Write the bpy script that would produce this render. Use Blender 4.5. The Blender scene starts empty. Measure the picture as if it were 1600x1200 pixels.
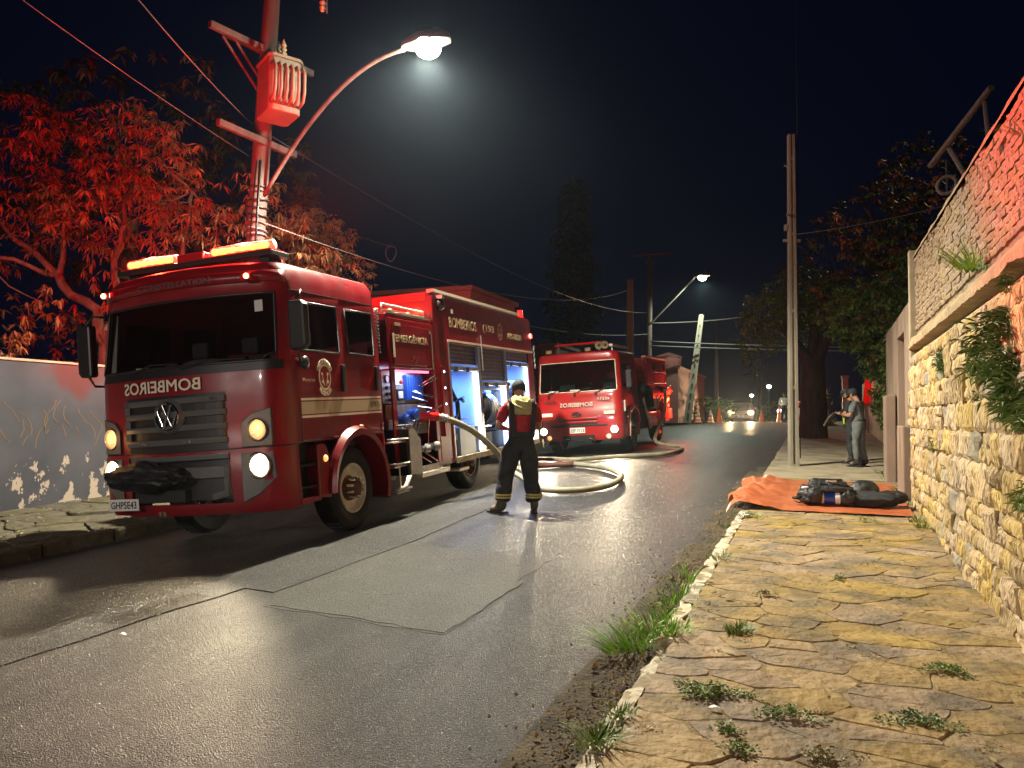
import bpy, bmesh, math, random
from mathutils import Vector, Matrix, Euler, noise
random.seed(7)
R = math.radians
sc = bpy.context.scene
COL = sc.collection
# ---------------------------------------------------------------- camera
EYE = 1.6
cam = bpy.data.cameras.new('camera'); cam_o = bpy.data.objects.new('camera', cam); COL.objects.link(cam_o)
cam.lens = 27.0; cam.sensor_width = 36.0; cam.clip_end = 1500; cam.clip_start = 0.05
cam_o.matrix_world = (Matrix.Translation((0, 0, EYE)) @ Matrix.Rotation(R(22), 4, 'Z')
                      @ Matrix.Rotation(R(92.6), 4, 'X') @ Matrix.Rotation(R(.5), 4, 'Z'))
sc.camera = cam_o
# ---------------------------------------------------------------- world, exposure
w = bpy.data.worlds.new('World'); sc.world = w; w.use_nodes = True
nt = w.node_tree; bg = nt.nodes['Background']
sky = nt.nodes.new('ShaderNodeTexSky'); sky.sky_type = 'NISHITA'; sky.sun_disc = False
sky.sun_elevation = R(-7.0); sky.sun_rotation = R(200); sky.altitude = 600
sky.air_density = 1.0; sky.dust_density = 0.6; sky.ozone_density = 5.0
tint = nt.nodes.new('ShaderNodeMixRGB'); tint.blend_type = 'ADD'; tint.inputs[0].default_value = 1.0
tint.inputs[2].default_value = (.006, .011, .040, 1)
nt.links.new(sky.outputs[0], tint.inputs[1]); nt.links.new(tint.outputs[0], bg.inputs[0])
bg.inputs[1].default_value = 0.14
sc.view_settings.view_transform = 'Standard'; sc.view_settings.look = 'None'
sc.view_settings.gamma = 1; sc.view_settings.use_curve_mapping = False
sc.view_settings.exposure = 0.25
cy = sc.cycles
cy.max_bounces = 5; cy.diffuse_bounces = 2; cy.glossy_bounces = 3; cy.transmission_bounces = 4
cy.transparent_max_bounces = 10; cy.volume_bounces = 0
cy.sample_clamp_indirect = 4; cy.use_denoising = True
cy.volume_step_rate = 4

# ---------------------------------------------------------------- ground profile (street along +Y, kerb at X = -1)
def S(Y):
    a = .044*Y; b = 1.62
    h = max(0, min(1, .5 + .5*(b-a)/.5))
    return b*(1-h) + a*h - .5*h*(1-h)
def crown(X): return .06 - .013*(X+3.5)**2
KERB_L, KERB_R, WALL_R, WALL_L = -8.75, -1.0, 1.12, -11.3
def road_z(X, Y): return S(Y) - .13 + crown(min(max(X, -8.6), -1))
def walk_z(X, Y): return S(Y)
def left_z(X, Y): return road_z(-8.6, Y) + .15 + .03*(-8.75-X)

# ---------------------------------------------------------------- materials
def principled(name, color, rough=.6, metal=0, spec=.5, coat=0, emis=None, estr=0, trans=0):
    m = bpy.data.materials.new(name); m.use_nodes = True
    b = m.node_tree.nodes['Principled BSDF']
    b.inputs['Base Color'].default_value = (*color, 1)
    b.inputs['Roughness'].default_value = rough; b.inputs['Metallic'].default_value = metal
    b.inputs['Specular IOR Level'].default_value = spec; b.inputs['Coat Weight'].default_value = coat
    b.inputs['Coat Roughness'].default_value = .08
    if trans: b.inputs['Transmission Weight'].default_value = trans
    if emis: b.inputs['Emission Color'].default_value = (*emis, 1); b.inputs['Emission Strength'].default_value = estr
    return m
def noisy(name, c1, c2, scale=5, rough=.7, detail=6, bump=.3, bscale=40, bdist=.01, metal=0, coat=0, spec=.4,
          pos=(.35, .65), coords='Object', rvar=0, c3=None, scale3=1.2, pos3=(.55, .7), stretch=None, rand=0, bump2=None):
    m = principled(name, c1, rough, metal, spec, coat); n = m.node_tree.nodes; l = m.node_tree.links
    b = n['Principled BSDF']; tc = n.new('ShaderNodeTexCoord'); src = tc.outputs[coords]
    if stretch:
        mp = n.new('ShaderNodeMapping'); mp.inputs['Scale'].default_value = stretch
        l.new(src, mp.inputs[0]); src = mp.outputs[0]
    t = n.new('ShaderNodeTexNoise'); t.inputs['Scale'].default_value = scale; t.inputs['Detail'].default_value = detail
    l.new(src, t.inputs['Vector'])
    cr = n.new('ShaderNodeValToRGB'); cr.color_ramp.elements[0].position = pos[0]; cr.color_ramp.elements[1].position = pos[1]
    cr.color_ramp.elements[0].color = (*c1, 1); cr.color_ramp.elements[1].color = (*c2, 1)
    l.new(t.outputs[0], cr.inputs[0]); out = cr.outputs[0]
    if c3:
        t3 = n.new('ShaderNodeTexNoise'); t3.inputs['Scale'].default_value = scale3; t3.inputs['Detail'].default_value = 8
        l.new(src, t3.inputs['Vector'])
        r3 = n.new('ShaderNodeValToRGB'); r3.color_ramp.elements[0].position = pos3[0]; r3.color_ramp.elements[1].position = pos3[1]
        l.new(t3.outputs[0], r3.inputs[0])
        mx = n.new('ShaderNodeMixRGB'); l.new(r3.outputs[0], mx.inputs[0]); l.new(out, mx.inputs[1])
        mx.inputs[2].default_value = (*c3, 1); out = mx.outputs[0]
    if rand:
        oi = n.new('ShaderNodeObjectInfo'); hs = n.new('ShaderNodeHueSaturation')
        mr = n.new('ShaderNodeMapRange'); mr.inputs['To Min'].default_value = 1-rand; mr.inputs['To Max'].default_value = 1+rand*.8
        l.new(oi.outputs['Random'], mr.inputs[0]); l.new(mr.outputs[0], hs.inputs['Value'])
        mu = n.new('ShaderNodeMath'); mu.operation = 'MULTIPLY'; mu.inputs[1].default_value = 37.3
        fr = n.new('ShaderNodeMath'); fr.operation = 'FRACT'; l.new(oi.outputs['Random'], mu.inputs[0]); l.new(mu.outputs[0], fr.inputs[0])
        m2 = n.new('ShaderNodeMapRange'); m2.inputs['To Min'].default_value = .488; m2.inputs['To Max'].default_value = .506
        l.new(fr.outputs[0], m2.inputs[0]); l.new(m2.outputs[0], hs.inputs['Hue'])
        m3 = n.new('ShaderNodeMapRange'); m3.inputs['To Min'].default_value = .75; m3.inputs['To Max'].default_value = 1.15
        l.new(fr.outputs[0], m3.inputs[0]); l.new(m3.outputs[0], hs.inputs['Saturation'])
        l.new(out, hs.inputs['Color']); out = hs.outputs[0]
    l.new(out, b.inputs['Base Color'])
    if bump:
        t2 = n.new('ShaderNodeTexNoise'); t2.inputs['Scale'].default_value = bscale; t2.inputs['Detail'].default_value = 8
        l.new(src, t2.inputs['Vector'])
        bp = n.new('ShaderNodeBump'); bp.inputs['Strength'].default_value = bump; bp.inputs['Distance'].default_value = bdist
        l.new(t2.outputs[0], bp.inputs['Height']); nrm = bp.outputs[0]
        if bump2:
            v = n.new('ShaderNodeTexVoronoi'); v.inputs['Scale'].default_value = bump2[0]; l.new(src, v.inputs['Vector'])
            b2 = n.new('ShaderNodeBump'); b2.inputs['Strength'].default_value = bump2[1]; b2.inputs['Distance'].default_value = bump2[2]
            l.new(v.outputs['Distance'], b2.inputs['Height']); l.new(nrm, b2.inputs['Normal']); nrm = b2.outputs[0]
        l.new(nrm, b.inputs['Normal'])
        if rvar:
            mr = n.new('ShaderNodeMapRange'); mr.inputs['To Min'].default_value = rough-rvar; mr.inputs['To Max'].default_value = rough+rvar
            l.new(t2.outputs[0], mr.inputs[0]); l.new(mr.outputs[0], b.inputs['Roughness'])
    return m
def emitter(name, color, s, base=(.8, .8, .8)):
    m = principled(name, base, .3, emis=color, estr=s); return m
def lampglass(name, c_in, c_out, s_in, s_out):
    m = principled(name, (.7, .6, .5), .15, emis=c_in, estr=1); n = m.node_tree.nodes; l = m.node_tree.links; b = n['Principled BSDF']
    tc = n.new('ShaderNodeTexCoord'); vm_ = n.new('ShaderNodeVectorMath'); vm_.operation = 'DISTANCE'; vm_.inputs[1].default_value = (.64, .3, .60)
    l.new(tc.outputs['Generated'], vm_.inputs[0]); wv = n.new('ShaderNodeTexWave'); wv.inputs['Scale'].default_value = 2.6; wv.wave_type = 'RINGS'; l.new(tc.outputs['Generated'], wv.inputs[0])
    ad = n.new('ShaderNodeMath'); ad.operation = 'MULTIPLY_ADD'; l.new(wv.outputs[1], ad.inputs[0]); ad.inputs[1].default_value = .3; l.new(vm_.outputs['Value'], ad.inputs[2])
    mr = n.new('ShaderNodeMapRange'); mr.inputs['From Min'].default_value = .45; mr.inputs['From Max'].default_value = .85; mr.inputs['To Min'].default_value = s_in; mr.inputs['To Max'].default_value = s_out
    l.new(ad.outputs[0], mr.inputs[0]); l.new(mr.outputs[0], b.inputs['Emission Strength'])
    mx = n.new('ShaderNodeMixRGB'); m2 = n.new('ShaderNodeMapRange'); m2.inputs['From Min'].default_value = .45; m2.inputs['From Max'].default_value = .8; l.new(ad.outputs[0], m2.inputs[0]); l.new(m2.outputs[0], mx.inputs[0])
    mx.inputs[1].default_value = (*c_in, 1); mx.inputs[2].default_value = (*c_out, 1); l.new(mx.outputs[0], b.inputs['Emission Color']); return m
def glass(name, color, alpha, rough=.04):
    m = principled(name, color, rough, spec=.6); n = m.node_tree.nodes; l = m.node_tree.links
    tr = n.new('ShaderNodeBsdfTransparent'); tr.inputs[0].default_value = (.75, .8, .8, 1)
    mx = n.new('ShaderNodeMixShader'); fz = n.new('ShaderNodeFresnel'); fz.inputs[0].default_value = 1.45
    ad = n.new('ShaderNodeMath'); ad.operation = 'ADD'; ad.use_clamp = True; ad.inputs[1].default_value = alpha
    l.new(fz.outputs[0], ad.inputs[0]); l.new(ad.outputs[0], mx.inputs[0])
    l.new(tr.outputs[0], mx.inputs[1]); l.new(n['Principled BSDF'].outputs[0], mx.inputs[2])
    l.new(mx.outputs[0], n['Material Output'].inputs[0]); return m

M = {}
M['red'] = noisy('red_paint', (.19, .002, .006), (.23, .003, .008), 3, .36, 5, .05, 5, .004, coat=.22, spec=.4, rvar=.12, c3=(.13, .010, .011), scale3=2.2, pos3=(.52, .75))
M['red2'] = noisy('orange_red_paint', (.36, .010, .012), (.42, .014, .014), 3, .32, 5, .05, 5, .004, coat=.5, rvar=.1, c3=(.25, .03, .025), scale3=2.5, pos3=(.52, .75))
M['cream'] = principled('cream_vinyl', (.80, .70, .54), .45)
M['white'] = noisy('white_paint', (.72, .71, .66), (.6, .58, .52), 9, .5, 4, .05, 30, .002)
M['gold'] = principled('dull_gold_vinyl', (.50, .38, .22), .5)
M['black'] = principled('black_plastic', (.012, .012, .013), .42)
M['rubber'] = noisy('tyre_rubber', (.012, .012, .012), (.025, .024, .022), 8, .8, 4, .2, 60, .003)
M['dark'] = principled('dark_chassis', (.010, .010, .011), .7)
M['grille'] = principled('grey_grille_plastic', (.10, .10, .098), .42)
M['chrome'] = principled('chrome', (.75, .75, .74), .12, 1)
M['alu'] = noisy('aluminium', (.42, .42, .42), (.55, .54, .52), 12, .38, 3, .05, 80, .002, metal=.9)
M['aludull'] = noisy('dull_aluminium', (.30, .28, .25), (.42, .38, .33), 7, .55, 4, .1, 50, .003, metal=.5)
M['tread'] = noisy('tread_plate', (.35, .33, .28), (.5, .47, .4), 30, .4, 2, .6, 60, .006, metal=.7)
M['rim'] = noisy('pale_painted_rim', (.80, .76, .68), (.66, .60, .50), 10, .4, 4, .1, 40, .002)
M['hub'] = noisy('brown_hub', (.10, .04, .025), (.16, .07, .04), 14, .5, 4, .2, 50, .003)
M['glassd'] = glass('tinted_glass', (.004, .004, .005), .06)
M['glasss'] = glass('dark_side_glass', (.003, .003, .004), .25)
M['interior'] = principled('dark_cab_trim', (.02, .02, .022), .8)
M['creamtrim'] = principled('cream_cab_trim', (.45, .40, .32), .7)
M['locker'] = noisy('led_blue_locker_lining', (.30, .38, .52), (.36, .45, .58), 3, .45, 3, .05, 20, .003)  # blue of the LED light put into the lining colour
M['shutter'] = noisy('brown_shutter', (.11, .065, .055), (.15, .09, .07), 6, .4, 3, .05, 30, .003, metal=.2)
def road_mat(name, lane):
    m = noisy(name, (.012, .012, .012), (.040, .039, .037), 2.2, .43, 9, 1, 60, .014, spec=.6,
                     rvar=.25, c3=(.30, .28, .25), scale3=62, pos3=(.61, .66), bump2=(130, 1, .012))  # pale specks put the sparkle of the road into its colour
    if not lane: return m
    n = m.node_tree.nodes; l = m.node_tree.links; b = n['Principled BSDF']; old = b.inputs['Base Color'].links[0].from_socket
    tc = n.new('ShaderNodeTexCoord'); t = n.new('ShaderNodeTexNoise'); t.inputs['Scale'].default_value = 1.1; t.inputs['Detail'].default_value = 7; l.new(tc.outputs['Object'], t.inputs[0])
    sx = n.new('ShaderNodeSeparateXYZ'); l.new(tc.outputs['Object'], sx.inputs[0])
    def mth(op, a, b_):
        q = n.new('ShaderNodeMath'); q.operation = op
        for i, v in enumerate((a, b_)):
            if isinstance(v, (int, float)): q.inputs[i].default_value = v
            else: l.new(v, q.inputs[i])
        return q.outputs[0]
    wob = mth('MULTIPLY', mth('SUBTRACT', t.outputs[0], .5), 1.6)
    def sm(src, a, b_):
        q = n.new('ShaderNodeMapRange'); q.interpolation_type = 'SMOOTHSTEP'; q.inputs['From Min'].default_value = a; q.inputs['From Max'].default_value = b_; l.new(src, q.inputs[0]); return q.outputs[0]
    xr = mth('ADD', sx.outputs[0], wob); yr = mth('ADD', sx.outputs[1], wob)
    k = mth('MULTIPLY', mth('MULTIPLY', sm(xr, -2.1, -3.3), sm(sx.outputs[0], -4.75, -4.6)), mth('MULTIPLY', sm(yr, 2.3, 2.7), sm(yr, 11.5, 8.0)))
    k2 = mth('MULTIPLY', sm(mth('ABSOLUTE', mth('ADD', sx.outputs[0], 2.2), 0), .9, .2), .28)
    mx = n.new('ShaderNodeMixRGB'); l.new(mth('MAXIMUM', mth('MULTIPLY', mth('MULTIPLY', k, .85), sm(t.outputs[0], .30, .52)), k2), mx.inputs[0]); l.new(old, mx.inputs[1])
    sp = n.new('ShaderNodeMixRGB'); t4 = n.new('ShaderNodeTexNoise'); t4.inputs['Scale'].default_value = 60; t4.inputs['Detail'].default_value = 4; l.new(tc.outputs['Object'], t4.inputs[0])
    l.new(sm(t4.outputs[0], .46, .60), sp.inputs[0]); sp.inputs[1].default_value = (.026, .024, .022, 1); sp.inputs[2].default_value = (.13, .12, .105, 1)
    l.new(sp.outputs[0], mx.inputs[2])
    mp = n.new('ShaderNodeMapping'); mp.inputs['Scale'].default_value = (3.2, .22, 1); l.new(tc.outputs['Object'], mp.inputs[0])
    t5 = n.new('ShaderNodeTexNoise'); t5.inputs['Scale'].default_value = 1.3; t5.inputs['Detail'].default_value = 8; t5.inputs['Roughness'].default_value = .65; l.new(mp.outputs[0], t5.inputs[0])
    st = n.new('ShaderNodeMixRGB'); st.blend_type = 'MULTIPLY'; l.new(sm(t5.outputs[0], .62, .38), st.inputs[0]); l.new(mx.outputs[0], st.inputs[1]); st.inputs[2].default_value = (.42, .42, .44, 1)
    t6 = n.new('ShaderNodeTexVoronoi'); t6.feature = 'DISTANCE_TO_EDGE'; t6.inputs['Scale'].default_value = .7; mp2 = n.new('ShaderNodeVectorMath'); mp2.operation = 'MULTIPLY_ADD'; l.new(t.outputs['Color'], mp2.inputs[0]); mp2.inputs[1].default_value = (.9, .9, 0); l.new(tc.outputs['Object'], mp2.inputs[2]); l.new(mp2.outputs[0], t6.inputs[0])
    ck = n.new('ShaderNodeMixRGB'); ck.blend_type = 'MULTIPLY'; l.new(sm(t6.outputs[0], .006, .001), ck.inputs[0]); l.new(st.outputs[0], ck.inputs[1]); ck.inputs[2].default_value = (.35, .33, .3, 1)
    l.new(ck.outputs[0], b.inputs['Base Color']); return m
M['asphalt'] = road_mat('worn_wet_asphalt', True); M['asphaltd'] = road_mat('dark_wet_asphalt', False)
M['asphalt2'] = noisy('pale_patched_asphalt', (.075, .068, .058), (.105, .095, .078), 1.6, .55, 9, 1, 60, .016, spec=.4,
                      rvar=.15, c3=(.028, .025, .022), scale3=62, pos3=(.46, .58), bump2=(160, .9, .010))
M['asphalt3'] = noisy('grey_green_asphalt', (.058, .058, .050), (.082, .080, .068), 2.2, .6, 9, 1, 60, .014, spec=.4,
                      rvar=.12, c3=(.024, .022, .020), scale3=66, pos3=(.46, .58), bump2=(160, .8, .009))
M['dirt'] = noisy('roadside_dirt', (.045, .036, .024), (.105, .082, .052), 5, .95, 9, 1, 40, .03, c3=(.03, .025, .018), scale3=3)
M['mortar'] = noisy('sandy_mortar', (.15, .11, .052), (.25, .185, .09), 6, .95, 8, .7, 30, .015)
M['flag'] = noisy('ochre_flagstone', (.27, .195, .095), (.36, .27, .145), 2.4, .72, 9, .7, 9, .012, rvar=.1,
                  c3=(.20, .16, .10), scale3=1.4, pos3=(.45, .7), rand=.14, coords='Generated')
M['flagw'] = noisy('ochre_flagstone_slab', (.255, .172, .070), (.365, .258, .115), 4.5, .74, 10, 1, 17, .03, rvar=.12,
                   c3=(.16, .125, .075), scale3=3.2, pos3=(.46, .66), rand=.13, bump2=(5, .35, .03))
M['concrete'] = noisy('weathered_concrete', (.26, .22, .15), (.36, .31, .22), 3, .85, 8, .4, 30, .01, c3=(.18, .15, .10), scale3=1.6)
M['concretep'] = noisy('pole_concrete', (.20, .18, .14), (.30, .27, .21), 4, .8, 7, .35, 40, .006, c3=(.22, .2, .15), scale3=2.5, stretch=(1, 1, .25))
M['kerb'] = noisy('chipped_kerb_stone', (.24, .19, .11), (.36, .29, .18), 7, .85, 8, 1, 24, .03, c3=(.56, .50, .37), scale3=7, pos3=(.50, .55), rand=.2)
M['kerbp'] = noisy('pale_kerb_stone', (.46, .41, .30), (.62, .57, .44), 9, .85, 8, 1, 24, .03, c3=(.30, .24, .15), scale3=9, pos3=(.5, .56))
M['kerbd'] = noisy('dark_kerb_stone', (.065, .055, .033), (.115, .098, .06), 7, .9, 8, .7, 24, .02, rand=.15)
M['stone'] = noisy('yellow_split_stone', (.40, .28, .12), (.60, .46, .25), 9, .88, 10, 1, 34, .025, c3=(.22, .15, .08), scale3=11,
                   pos3=(.50, .60), stretch=(1, 1, .35), rand=.26, spec=.2, bump2=(48, .6, .02))
M['stoneg'] = noisy('grey_split_stone', (.22, .19, .14), (.34, .30, .22), 5, .85, 9, .9, 14, .03, rand=.2, spec=.3)
M['brick'] = noisy('worn_wall_brick', (.24, .17, .10), (.36, .27, .17), 9, .9, 8, .9, 40, .014, c3=(.18, .13, .09), scale3=7, rand=.16)
M['joint'] = noisy('wall_joint_mortar', (.18, .14, .09), (.27, .21, .14), 9, .95, 7, .7, 40, .012)
M['ledge'] = noisy('rough_concrete_ledge', (.27, .19, .11), (.40, .30, .18), 6, .9, 8, .9, 16, .03, c3=(.28, .2, .12), scale3=4)
M['plaster'] = noisy('stained_plaster', (.19, .135, .10), (.27, .20, .15), 2.4, .9, 8, .35, 34, .012, c3=(.12, .085, .065), scale3=2, stretch=(1, 1, .3))
M['barkd'] = noisy('dark_bark', (.02, .015, .012), (.045, .03, .024), 8, .9, 8, .8, 26, .03, stretch=(1, 1, .3))
M['wirem'] = principled('grey_wire', (.10, .09, .08), .6)
M['bark'] = noisy('grey_bark', (.10, .065, .045), (.20, .14, .10), 8, .9, 8, .8, 26, .03, stretch=(1, 1, .3))
M['wood'] = noisy('old_wood_pole', (.065, .045, .04), (.115, .085, .07), 6, .8, 7, .6, 30, .01, stretch=(1, 1, .15))
def leafmat(name, c1, c2, rough=.5, tr=.25):
    m = noisy(name, c1, c2, 3.5, rough, 3, 0, spec=.4, coords='Object'); return m
M['leaf'] = leafmat('olive_leaf', (.10, .068, .03), (.19, .125, .055))
M['leafr'] = leafmat('dry_drooping_leaf', (.22, .085, .035), (.32, .13, .05))
M['leafd'] = leafmat('dark_green_leaf', (.045, .09, .02), (.15, .24, .06))
M['leafk'] = leafmat('dim_far_leaf', (.020, .030, .016), (.04, .05, .025))
M['grass'] = leafmat('fresh_grass', (.11, .27, .015), (.24, .44, .04))
M['weed'] = leafmat('low_weed', (.10, .16, .03), (.20, .27, .06))
M['straw'] = leafmat('dry_grass', (.22, .18, .07), (.34, .28, .12))
M['tarp'] = noisy('orange_tarpaulin', (.38, .10, .038), (.46, .14, .06), 3, .34, 4, .25, 7, .02, spec=.5)
M['hose'] = noisy('canvas_hose', (.22, .20, .13), (.31, .28, .19), 6, .6, 4, .3, 90, .004)
M['hosed'] = noisy('dark_red_coupling_sleeve', (.07, .025, .02), (.11, .04, .03), 6, .6, 4, .3, 90, .004)
M['skin'] = principled('skin', (.36, .19, .12), .55)
M['tshirt'] = noisy('red_cotton', (.30, .015, .025), (.38, .03, .04), 12, .85, 4, .5, 14, .012)
M['navy'] = noisy('dark_turnout_cloth', (.014, .015, .019), (.028, .029, .033), 9, .85, 4, .6, 12, .02)
M['olive'] = noisy('olive_flash_hood', (.33, .29, .13), (.44, .39, .19), 9, .85, 4, .5, 22, .012)
M['reflect'] = principled('dull_yellow_reflective_band', (.42, .36, .10), .4)
M['uniform'] = noisy('grey_uniform_cloth', (.085, .095, .095), (.12, .13, .128), 8, .85, 4, .6, 14, .015)
M['boot'] = principled('black_leather', (.014, .013, .012), .45)
M['bootb'] = noisy('worn_dark_boot', (.035, .03, .022), (.075, .06, .042), 8, .7)
M['cap'] = principled('dark_cap', (.02, .02, .022), .8)
M['hivis'] = principled('lime_vest', (.45, .65, .05), .6)
M['orange'] = principled('orange_cone_plastic', (.80, .13, .03), .45)
M['blue'] = principled('glossy_blue_cylinder', (.015, .05, .30), .2, coat=.5)
M['bag'] = noisy('crumpled_black_nylon', (.010, .010, .012), (.022, .022, .024), 6, .5, 4, .5, 20, .02)
M['pack'] = principled('pale_label', (.6, .6, .58), .5)
M['plate'] = principled('plate_white', (.72, .72, .68), .45)
M['ink'] = principled('plate_black', (.01, .01, .015), .5)
M['housed'] = noisy('dull_brown_render', (.07, .035, .032), (.10, .05, .045), 1.5, .9, 5, .1, 20, .01)
M['housem'] = noisy('dim_red_lit_render', (.16, .06, .055), (.20, .08, .07), 1.5, .9, 5, .1, 20, .01)  # dimmer red light, likewise part of the wall colour
M['housered'] = noisy('red_lit_render', (.42, .17, .14), (.50, .21, .18), 1.5, .9, 5, .1, 20, .01)  # red of the light bar put into the wall colour
M['roof'] = noisy('clay_roof', (.14, .07, .05), (.2, .1, .07), 5, .9)
M['gauge'] = principled('gauge_white', (.7, .7, .68), .4)
M['bluep'] = principled('blue_painted_metal', (.03, .10, .40), .35)
M['redlens'] = principled('red_lens', (.5, .01, .01), .2, coat=.5)
M['amber'] = emitter('amber_lamp', (1, .42, .08), 1.2)
M['carpaint'] = principled('pale_car_paint', (.45, .40, .30), .3, coat=.5)
M['carwhite'] = principled('white_car_paint', (.7, .7, .7), .3, coat=.5)
# emission
M['E_lamp'] = emitter('street_lamp_glow', (.88, 1, .86), 60)
M['E_lampfar'] = emitter('far_street_lamp_glow', (.9, 1, .8), 18)
M['E_head'] = lampglass('headlamp_glow', (1, .85, .55), (1, .70, .36), 12, .9)
M['E_head2'] = emitter('bright_headlamp_glow', (1, .80, .50), 32)
M['E_headcar'] = emitter('warm_car_headlamp_glow', (1, .66, .28), 2.6)
M['E_turn'] = lampglass('amber_indicator_glow', (1, .58, .18), (1, .32, .07), 1.15, .3)
M['E_bar'] = emitter('red_lightbar_glow', (1, .018, .004), 5)
M['E_bar2'] = emitter('yellow_hot_lightbar_cell', (1, .22, .03), 4)
M['E_red'] = emitter('red_marker_glow', (1, .03, .015), 9)
M['E_redlow'] = emitter('deep_red_marker_glow', (1, .02, .012), 2.5)
M['E_mark'] = emitter('warm_marker_glow', (1, .45, .18), 5)
M['E_strip'] = emitter('blue_white_led_strip', (.55, .68, 1), 9)
M['E_pink'] = emitter('pink_led_strip', (1, .12, .25), 3)
M['E_white'] = emitter('small_white_lamp_glow', (.85, .95, 1), 12)
NOSAMPLE = ['E_lamp', 'E_lampfar', 'E_head', 'E_head2', 'E_turn', 'E_bar', 'E_bar2', 'E_red', 'E_redlow', 'E_mark', 'E_pink', 'E_white', 'amber']
for k in NOSAMPLE: M[k].cycles.emission_sampling = 'NONE'

# ---------------------------------------------------------------- object helpers
def tag(o, label=None, cat=None, group=None, kind=None):
    if label: o['label'] = label
    if cat: o['category'] = cat
    if group: o['group'] = group
    if kind: o['kind'] = kind
    return o
def empty(name, loc, rz=0, label=None, cat=None, group=None, mat=None):
    o = bpy.data.objects.new(name, None); COL.objects.link(o); o.empty_display_size = .1
    if mat is not None: o.matrix_world = mat
    else: o.location = loc; o.rotation_euler = (0, 0, rz)
    return tag(o, label, cat, group)
def children(o): return [c for c in bpy.data.objects if c.parent == o]
def copy_tree(o, loc=None, rz=None, label=None, parent=None, scale=None):
    c = o.copy(); COL.objects.link(c)
    if parent: c.parent = parent
    if loc is not None: c.location = loc
    if rz is not None: c.rotation_euler = (0, 0, rz)
    if scale: c.scale = scale
    if label: c['label'] = label
    for ch in children(o): copy_tree(ch, parent=c)
    return c
def link_mesh(name, me, parent=None, loc=None, rot=None, scale=None):
    o = bpy.data.objects.new(name, me); COL.objects.link(o)
    if parent: o.parent = parent
    if loc is not None: o.location = loc
    if rot is not None: o.rotation_euler = rot
    if scale is not None: o.scale = scale
    return o
class MB:
    def __init__(s): s.v = []; s.f = []; s.mi = []; s.cur = 0
    def mat(s, i): s.cur = i; return s
    def add(s, vs, fs):
        b = len(s.v); s.v += [tuple(v) for v in vs]; s.f += [tuple(b+i for i in f) for f in fs]; s.mi += [s.cur]*len(fs); return s
    def box(s, c, d, rot=None, taper=None):
        x, y, z = d[0]/2, d[1]/2, d[2]/2; t = taper or 1
        vs = [Vector(p) for p in [(-x, -y, -z), (x, -y, -z), (x, y, -z), (-x, y, -z), (-x*t, -y*t, z), (x*t, -y*t, z), (x*t, y*t, z), (-x*t, y*t, z)]]
        if rot is not None:
            m = Euler(rot).to_matrix() if not isinstance(rot, Matrix) else rot
            vs = [m @ v for v in vs]
        vs = [v+Vector(c) for v in vs]
        return s.add(vs, [(3, 2, 1, 0), (4, 5, 6, 7), (0, 1, 5, 4), (1, 2, 6, 5), (2, 3, 7, 6), (3, 0, 4, 7)])
    def b(s, x0, x1, y0, y1, z0, z1): return s.box(((x0+x1)/2, (y0+y1)/2, (z0+z1)/2), (abs(x1-x0), abs(y1-y0), abs(z1-z0)))
    def cyl(s, p0, p1, r0, r1=None, n=12, cap=True):
        r1 = r0 if r1 is None else r1; p0 = Vector(p0); p1 = Vector(p1); d = (p1-p0).normalized()
        a = d.orthogonal().normalized(); b = d.cross(a)
        vs = [p0+(a*math.cos(t)+b*math.sin(t))*r0 for t in [2*math.pi*i/n for i in range(n)]]
        vs += [p1+(a*math.cos(t)+b*math.sin(t))*r1 for t in [2*math.pi*i/n for i in range(n)]]
        fs = [(i, (i+1) % n, n+(i+1) % n, n+i) for i in range(n)]
        if cap: fs += [tuple(range(n-1, -1, -1)), tuple(range(n, 2*n))]
        return s.add(vs, fs)
    def lathe(s, prof, c, axis=(0, 0, 1), n=20):
        ax = Vector(axis).normalized(); a = ax.orthogonal().normalized(); b = ax.cross(a); c = Vector(c); vs = []; fs = []
        for r, h in prof:
            vs += [c+ax*h+(a*math.cos(2*math.pi*i/n)+b*math.sin(2*math.pi*i/n))*r for i in range(n)]
        for k in range(len(prof)-1):
            fs += [(k*n+i, k*n+(i+1) % n, (k+1)*n+(i+1) % n, (k+1)*n+i) for i in range(n)]
        return s.add(vs, fs)
    def tube(s, pts, r, n=8, cap=True, closed=False):
        pts = [Vector(p) for p in pts]; vs = []; fs = []; m = len(pts); up = None
        for k, p in enumerate(pts):
            d = (pts[min(k+1, m-1)]-pts[max(k-1, 0)]) if not closed else (pts[(k+1) % m]-pts[k-1])
            d.normalize()
            if up is None: up = d.orthogonal().normalized()
            up = (up-d*up.dot(d)); up = up.normalized() if up.length > 1e-6 else d.orthogonal().normalized()
            b = d.cross(up); rr = r[k] if isinstance(r, (list, tuple)) else r
            vs += [p+(up*math.cos(2*math.pi*i/n)+b*math.sin(2*math.pi*i/n))*rr for i in range(n)]
        for k in range(m-1 if not closed else m):
            q = (k+1) % m
            fs += [(k*n+i, k*n+(i+1) % n, q*n+(i+1) % n, q*n+i) for i in range(n)]
        if cap and not closed: fs += [tuple(range(n-1, -1, -1)), tuple(range((m-1)*n, m*n))]
        return s.add(vs, fs)
    def prism(s, poly, a, b, axis='x'):
        n = len(poly)
        def P(p, t): return {'x': (t, p[0], p[1]), 'y': (p[0], t, p[1]), 'z': (p[0], p[1], t)}[axis]
        vs = [P(p, a) for p in poly]+[P(p, b) for p in poly]
        fs = [tuple(range(n))[::-1], tuple(range(n, 2*n))]+[(i, (i+1) % n, n+(i+1) % n, n+i) for i in range(n)]
        return s.add(vs, fs)
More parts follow.
